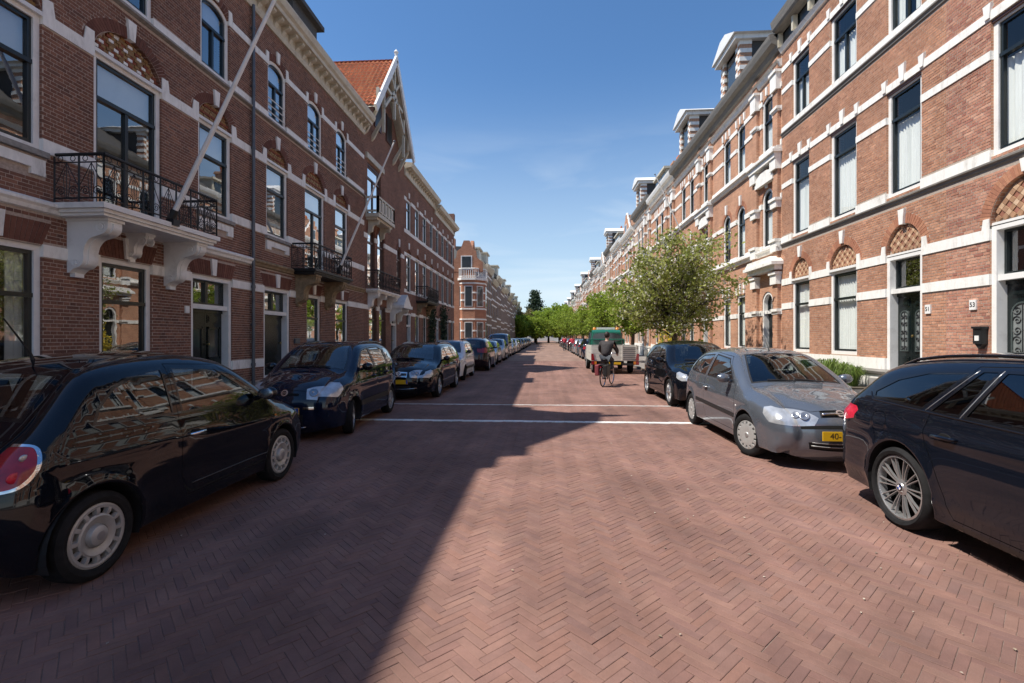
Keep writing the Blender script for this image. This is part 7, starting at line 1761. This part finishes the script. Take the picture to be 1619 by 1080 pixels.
# ------------------------------------------------------------------ green flatbed truck seen from behind
M['alu'] = pmat('weathered_aluminium_board', (.70, .68, .62), .5, metal=.25, var=.25, scale=6, dirt=(.30, .27, .22), dscale=3, stretch=(1, .3, 3))
TR = empty('flatbed_truck', (3.18, 22.0, 0), pi / 2, 'green pickup truck with pale dropside bed and white beacon bar', 'truck')     # local x forward (+Y), y left (-X)
m = MB(); m.box(.10, 4.9, -.42, .42, .42, .58); m.build('chassis', M['plastic'], TR)
m = MB(); m.box(0.02, 2.6, -1.03, 1.03, .62, .72); m.build('bed_floor', M['alu'], TR)
for (x0, x1, y0, y1, nm) in ((-.02, .03, -1.05, 1.05, 'tailboard'), (.03, 2.6, -1.05, -1.0, 'dropside'), (.03, 2.6, 1.0, 1.05, 'dropside')):
    for k in range(4):
        b = MB(); b.box(x0, x1, y0, y1, .60 + k * .175, .60 + k * .175 + .168); b.build(nm + '_plank', M['alu'], TR)
for k in range(7):
    b = MB(); b.box(-.032, -.02, -.92, -.36, .66 + k * .088, .66 + k * .088 + .022); b.build('tail_step', M['zinc'], TR)
b = MB(); b.box(-.05, -.02, -.98, -.92, .60, 1.32); b.build('tail_post', M['alu'], TR); b = MB(); b.box(-.05, -.02, -.36, -.30, .60, 1.32); b.build('tail_post', M['alu'], TR)
for k in range(5):
    b = MB(); b.box(.15 + .42 * k, .5 + .42 * k, -.9, .9, .72, 1.30 - .06 * (k % 3)); b.build('load_block', M['slab'], TR)
for sg in (1, -1):
    b = MB(); b.box(-.08, -.01, sg * .80, sg * 1.06, .42, .60); lo = b.build('light_panel', M['plastic'], TR)
    b = MB(); b.box(-.10, -.08, sg * .93, sg * 1.05, .44, .58); b.build('tail_lamp', M['redlens'], lo)
    b = MB(); b.box(-.095, -.08, sg * .82, sg * .92, .44, .58); b.build('reverse_lamp', M['orange'], lo)
    b = MB(); b.prism([(sg * .90, .62), (sg * 1.06, .62), (sg * 1.06, .92), (sg * .96, .92)], -.065, -.05, 'yz'); b.build('marker_board', M['redlens'], TR)
    b = MB(); b.prism([(sg * 1.0, .94), (sg * 1.06, .94), (sg * 1.06, 1.1), (sg * 1.0, 1.1)], -.065, -.05, 'yz'); b.build('marker_board', M['paint'], TR)
b = MB(); b.box(-.03, .0, -.85, .85, .40, .50); b.build('bumper', M['plastic'], TR)
b = MB(); b.box(-.06, -.035, -.26, .26, .44, .54); b.build('number_plate', M['plate'], TR)
for x in (.95, 3.95):
    for sg in (1, -1): make_wheel(TR, x, sg * .84, .34, .2, 'slots14', sg, 0, .22)
# cab
CW = .86
side = [(2.75, .45), (4.95, .45), (5.02, .75), (4.98, 1.08), (4.35, 1.22), (3.85, 1.95), (3.6, 2.04), (2.95, 2.04), (2.78, 1.95)]
b = MB(); n_ = len(side); vs = []
for sg, wd in ((1, 1), (-1, 1)):
    for x, z in side: vs.append((x, sg * (CW - max(0, z - 1.15) * .17), z))
tri = tessellate_polygon([[Vector((p[0], p[1], 0)) for p in side]])
b.add(vs, [tuple(t) for t in tri] + [tuple(i + n_ for i in t) for t in tri] + [(i, (i + 1) % n_, (i + 1) % n_ + n_, i + n_) for i in range(n_)])
cab = b.build('cab', M['p_green'], TR); bv = cab.modifiers.new('bevel', 'BEVEL'); bv.width = .06; bv.segments = 3; bv.limit_method = 'ANGLE'
b = MB(); pl = smooth_poly([(-.60, 1.48), (.60, 1.48), (.56, 1.84), (-.56, 1.84)], 4); b.prism([(y, z) for y, z in pl], 2.735, 2.765, 'yz'); rw = b.build('rear_window', M['glassdark'], TR)
for sg in (1, -1):
    b = MB(); b.prism([(3.05, 1.3), (4.2, 1.3), (3.75, 1.86), (3.05, 1.9)], sg * (CW - .04), sg * (CW - .10)); b.build('side_window', M['glassdark'], TR)
    b = MB(); b.box(4.15, 4.22, sg * .90, sg * 1.08, 1.3, 1.6); b.tube([(4.2, sg * .8, 1.35), (4.2, sg * .95, 1.4)], .02, 5); b.build('door_mirror', M['plastic'], TR)
b = MB(); b.prism([(-.62, 1.24), (.62, 1.24), (.62, 1.32), (-.62, 1.32)], 4.3, 4.25, 'yz'); b.build('windscreen_base', M['plastic'], TR)
b = MB(); b.box(3.1, 3.35, -.45, .45, 2.06, 2.17); bb = b.build('beacon_bar', M['paint'], TR)
for sg in (1, -1):
    b = MB(); b.lathe([(0, .13), (.07, .12), (.085, .0)], 12, 'z', (3.22, sg * .58, 2.04)); b.build('beacon', M['orange'], bb, smooth=True)
for sg in (1, -1):
    b = MB(); b.tube([(2.66, sg * .85, .7), (2.66, sg * .85, 1.55)], .03, 6); b.tube([(2.66, -.85 * sg, 1.55), (2.66, 0, 1.55)], .03, 6); b.build('headboard_rail', M['p_green'], TR)

# ------------------------------------------------------------------ people
def skin_mesh(name, verts, edges, radii, mat, parent, root=0, sub=1):
    me = bpy.data.meshes.new(name); me.from_pydata([tuple(v) for v in verts], edges, []); o = bpy.data.objects.new(name, me); COL.objects.link(o)
    sk = o.modifiers.new('skin', 'SKIN'); sk.use_smooth_shade = True
    for i, d in enumerate(me.skin_vertices[0].data):
        r = radii[i]; d.radius = r if isinstance(r, tuple) else (r, r); d.use_root = (i == root)
    if sub: ss = o.modifiers.new('s', 'SUBSURF'); ss.levels = sub; ss.render_levels = sub
    dg = bpy.context.evaluated_depsgraph_get(); m2 = bpy.data.meshes.new_from_object(o.evaluated_get(dg)); bpy.data.objects.remove(o)
    m2.materials.clear(); m2.materials.append(mat); m2.polygons.foreach_set('use_smooth', [True] * len(m2.polygons))
    o2 = bpy.data.objects.new(name, m2); return link(o2, parent)
M['skin'] = pmat('skin', (.42, .25, .18), .5, var=.1)
M['hair'] = pmat('dark_hair', (.025, .018, .014), .6, var=.4, scale=30)
M['jacket'] = pmat('charcoal_jacket', (.042, .038, .040), .85, var=.35, scale=8, bump=.4, bscale=20)
M['jeans'] = pmat('grey_blue_jeans', (.060, .068, .080), .85, var=.3, scale=12, bump=.3)
M['redcoat'] = pmat('red_coat', (.42, .030, .055), .8, var=.25)
M['shoe'] = pmat('black_shoe', (.02, .02, .02), .5, var=.2)
def person(loc, rz, label, pose, top, legs, group=None, scale=1.0):
    """local: faces +x. pose: dict of joints"""
    J = {k: Vector(v) for k, v in pose.items()}
    r = empty('person', loc, rz, label, 'person', group); r.scale = (scale,) * 3
    names = ['pelvis', 'waist', 'chest', 'neck', 'head', 'crown']; V = [J['pelvis'], J['waist'], J['chest'], J['neck'], J['head'], J['crown']]; E = [(0, 1), (1, 2), (2, 3), (3, 4), (4, 5)]; R = [(.11, .09), (.10, .085), (.11, .09), .05, (.078, .095), (.062, .075)]
    for s in ('L', 'R'):
        b = len(V); V += [J['sh' + s], J['el' + s], J['ha' + s]]; E += [(2, b), (b, b + 1), (b + 1, b + 2)]; R += [.045, .038, .030]
        d = (J['ha' + s] - J['el' + s]).normalized(); sd = Vector((0, 1 if s == 'L' else -1, 0))
        kb = len(V); V += [J['ha' + s] + d * .07]; E += [(b + 2, kb)]; R += [(.034, .018)]
        for q in range(4):
            f0 = len(V); o_ = sd * (.027 - .018 * q); V += [J['ha' + s] + d * .12 + o_, J['ha' + s] + d * (.155 - .008 * abs(q - 1.5)) + o_ + Vector((.0, 0, -.03))]; E += [(kb, f0), (f0, f0 + 1)]; R += [.009, .007]
        t0 = len(V); V += [J['ha' + s] + d * .06 - sd * .045 + Vector((0, 0, -.01)), J['ha' + s] + d * .10 - sd * .055 + Vector((0, 0, -.02))]; E += [(b + 2, t0), (t0, t0 + 1)]; R += [.011, .008]
        b = len(V); V += [J['hip' + s], J['kn' + s], J['an' + s], J['to' + s]]; E += [(0, b), (b, b + 1), (b + 1, b + 2), (b + 2, b + 3)]; R += [.085, .056, .038, .03]
    skin_mesh('body', V, E, R, M['skin'], r)
    V = [J['pelvis'] + Vector((0, 0, -.02)), J['waist'], J['chest'], J['chest'].lerp(J['neck'], .95)]; E = [(0, 1), (1, 2), (2, 3)]; R = [(.185, .15), (.18, .145), (.205, .155), .115]
    for s in ('L', 'R'): b = len(V); V += [J['sh' + s], J['el' + s], J['ha' + s]]; E += [(2, b), (b, b + 1), (b + 1, b + 2)]; R += [.10, .078, .056]
    skin_mesh('jacket', V, E, R, M[top], r)
    V = [J['pelvis']]; E = []; R = [(.15, .13)]
    for s in ('L', 'R'): b = len(V); V += [J['hip' + s], J['kn' + s], J['an' + s] + Vector((0, 0, .03))]; E += [(0, b), (b, b + 1), (b + 1, b + 2)]; R += [.10, .072, .055]
    skin_mesh('trousers', V, E, R, M[legs], r)
    h = MB(); c = J['head'].lerp(J['crown'], .55); h.sphere(c + Vector((-.025, 0, .015)), (.105, .092, .115), 14, 10); h.build('hair', M['hair'], r, smooth=True)
    f = MB(); fx = J['head'] + Vector((.085, 0, .02)); f.prism([(fx.x - .02, fx.z), (fx.x + .028, fx.z - .03), (fx.x - .01, fx.z - .035)], -.014, .014); f.build('nose', M['skin'], r)
    for sg in (1, -1):
        e = MB(); e.sphere(J['head'] + Vector((.078, sg * .032, .03)), (.012, .014, .010), 8, 6); e.build('eye', M['shoe'], r); e = MB(); e.sphere(J['head'] + Vector((0, sg * .082, .01)), (.022, .012, .032), 8, 6); e.build('ear', M['skin'], r)
    e = MB(); e.sphere(J['head'] + Vector((.085, 0, -.045)), (.008, .026, .007), 8, 6); e.build('mouth', M['redcoat'], r)
    for s in ('L', 'R'):
        k = MB(); a, b = J['an' + s], J['to' + s]; d = (b - a); k.tube([a + Vector((-.05, 0, -.045)), a + Vector((.02, 0, -.035)), b + Vector((.04, 0, -.02))], [.05, .052, .034], 8); k.build('shoe', M['shoe'], r, smooth=True)
    return r
ride = dict(pelvis=(-.20, 0, 1.0), waist=(-.16, 0, 1.17), chest=(-.09, 0, 1.40), neck=(-.04, 0, 1.56), head=(-.01, 0, 1.67), crown=(-.02, 0, 1.77), shL=(-.08, .20, 1.45), elL=(.12, .30, 1.22), haL=(.34, .26, 1.10), shR=(-.08, -.20, 1.45), elR=(.12, -.30, 1.22), haR=(.34, -.26, 1.10),
    hipL=(-.16, .10, .95), knL=(.16, .12, .72), anL=(.0, .12, .30), toL=(.16, .12, .24), hipR=(-.16, -.10, .95), knR=(.22, -.12, .88), anR=(.10, -.12, .50), toR=(.25, -.12, .46))
stand = dict(pelvis=(0, 0, .95), waist=(0, 0, 1.10), chest=(.01, 0, 1.33), neck=(.01, 0, 1.50), head=(.03, 0, 1.61), crown=(.02, 0, 1.71), shL=(0, .19, 1.40), elL=(-.05, .25, 1.12), haL=(.06, .26, .88), shR=(0, -.19, 1.40), elR=(-.03, -.25, 1.12), haR=(.10, -.25, .90),
    hipL=(0, .09, .90), knL=(.10, .10, .50), anL=(.0, .10, .09), toL=(.14, .10, .05), hipR=(0, -.09, .90), knR=(.02, -.10, .48), anR=(-.16, -.10, .09), toR=(-.03, -.10, .04))
def bicycle(loc, rz, label, group=None, bags=True):
    r = empty('bicycle', loc, rz, label, 'bicycle', group); R = .345; xb, xf = -.55, .55
    for x in (xb, xf):
        w = MB(); w.lathe([(R - .030, -.014), (R - .012, -.020), (R, 0), (R - .012, .020), (R - .030, .014), (R - .030, -.014)], 32, 'y'); wo = w.build('wheel', M['rubber'], r, smooth=50); wo.location = (x, 0, R)
        s = MB(); s.lathe([(R - .034, -.010), (R - .030, 0), (R - .034, .010)], 32, 'y'); s.build('rim', M['chrome'], wo); s = MB()
        for i in range(16): a = 2 * pi * i / 16; s.tube([(0, .02 * (-1) ** i, 0), ((R - .03) * cos(a), 0, (R - .03) * sin(a))], .0018, 3)
        s.tube([(0, -.05, 0), (0, .05, 0)], .02, 8); s.build('spokes', M['chrome'], wo)
        g = MB(); g.tube([(x + (R + .03) * cos(t), 0, R + (R + .03) * sin(t)) for t in np.linspace(.25 if x > 0 else .1, 2.7 if x < 0 else 2.2, 12)], .018, 6); g.build('mudguard', M['iron'], r, smooth=True)
    f = MB(); bbk, hd, hd0, st = (-.08, 0, .30), (.36, 0, .95), (.42, 0, .72), (-.24, 0, .86)
    for a, b, q in ((bbk, hd0, .017), (bbk, st, .016), ((-.19, 0, .72), hd0, .014), (hd, hd0, .018), (hd0, (xf, 0, R), .014), (bbk, (xb, .06, R), .010), (bbk, (xb, -.06, R), .010), ((-.2, 0, .72), (xb, .05, R), .008), ((-.2, 0, .72), (xb, -.05, R), .008)): f.tube([a, b], q, 7)
    f.build('frame', M['iron'], r, smooth=40)
    h = MB(); h.tube([hd, (.34, 0, 1.08)], .014, 6); h.tube([(.20, -.30, 1.06), (.36, -.24, 1.09), (.36, 0, 1.10), (.36, .24, 1.09), (.20, .30, 1.06)], .013, 6); h.build('handlebar', M['chrome'], r, smooth=True)
    s = MB(); s.sphere((-.27, 0, .90), (.14, .09, .035), 10, 6); s.tube([(-.24, 0, .84), (-.26, 0, .90)], .014, 6); s.build('saddle', M['shoe'], r, smooth=True)
    c = MB(); c.lathe([(.02, -.03), (.09, -.03), (.09, -.025), (.02, -.025)], 20, 'y', bbk); c.tube([(-.08, .07, .30), (.02, .11, .22)], .01, 5); c.tube([(-.08, -.07, .30), (.06, -.11, .42)], .01, 5); c.box(-.03, .07, .08, .17, .205, .235); c.box(.02, .12, -.17, -.08, .405, .435); c.build('crank', M['iron'], r)
    k = MB(); k.box(-.78, -.30, -.06, .06, .73, .75); k.tube([(-.7, .05, .74), (xb, .06, R)], .007, 4); k.tube([(-.7, -.05, .74), (xb, -.06, R)], .007, 4); k.build('luggage_rack', M['iron'], r)
    l = MB(); l.sphere((-.80, 0, .66), (.02, .03, .025), 8, 6); l.build('rear_light', M['redlens'], r)
    if bags:
        for sg, mt in ((1, 'redbag'), (-1, 'shoe')):
            b = MB(); b.prism([(-.80, .38), (-.36, .38), (-.33, .74), (-.82, .74)], sg * .07, sg * .21); o = b.build('pannier', M[mt], r); v = o.modifiers.new('b', 'BEVEL'); v.width = .03; v.segments = 2
    return r
M['redbag'] = pmat('faded_red_pannier', (.24, .05, .06), .8, var=.4, scale=7)
hd = atan2(1.0, .42); bx, by = 2.18, 16.85
bicycle((bx, by, .0), hd, 'black bicycle with red pannier ridden past the green truck'); person((bx, by, 0.0), hd, 'cyclist in charcoal jacket and grey jeans riding away beside the green truck', ride, 'jacket', 'jeans')
hd2 = radians(96); bicycle((2.5, 60, 0), hd2, 'bicycle under the far rider in red', bags=False); person((2.5, 60, 0), hd2, 'distant cyclist in a bright red coat in the middle of the street', ride, 'redcoat', 'jeans')
bicycle((3.0, 52.5, 0), hd2, 'bicycle of the rider close to the parked cars', bags=False); person((3.0, 52.5, 0), hd2, 'distant cyclist in red passing close to the parked cars', ride, 'redcoat', 'jeans')
person((5.9, 47, .115), hd2, 'pedestrian in dark jacket walking away on the sunny pavement', stand, 'jacket', 'jeans')
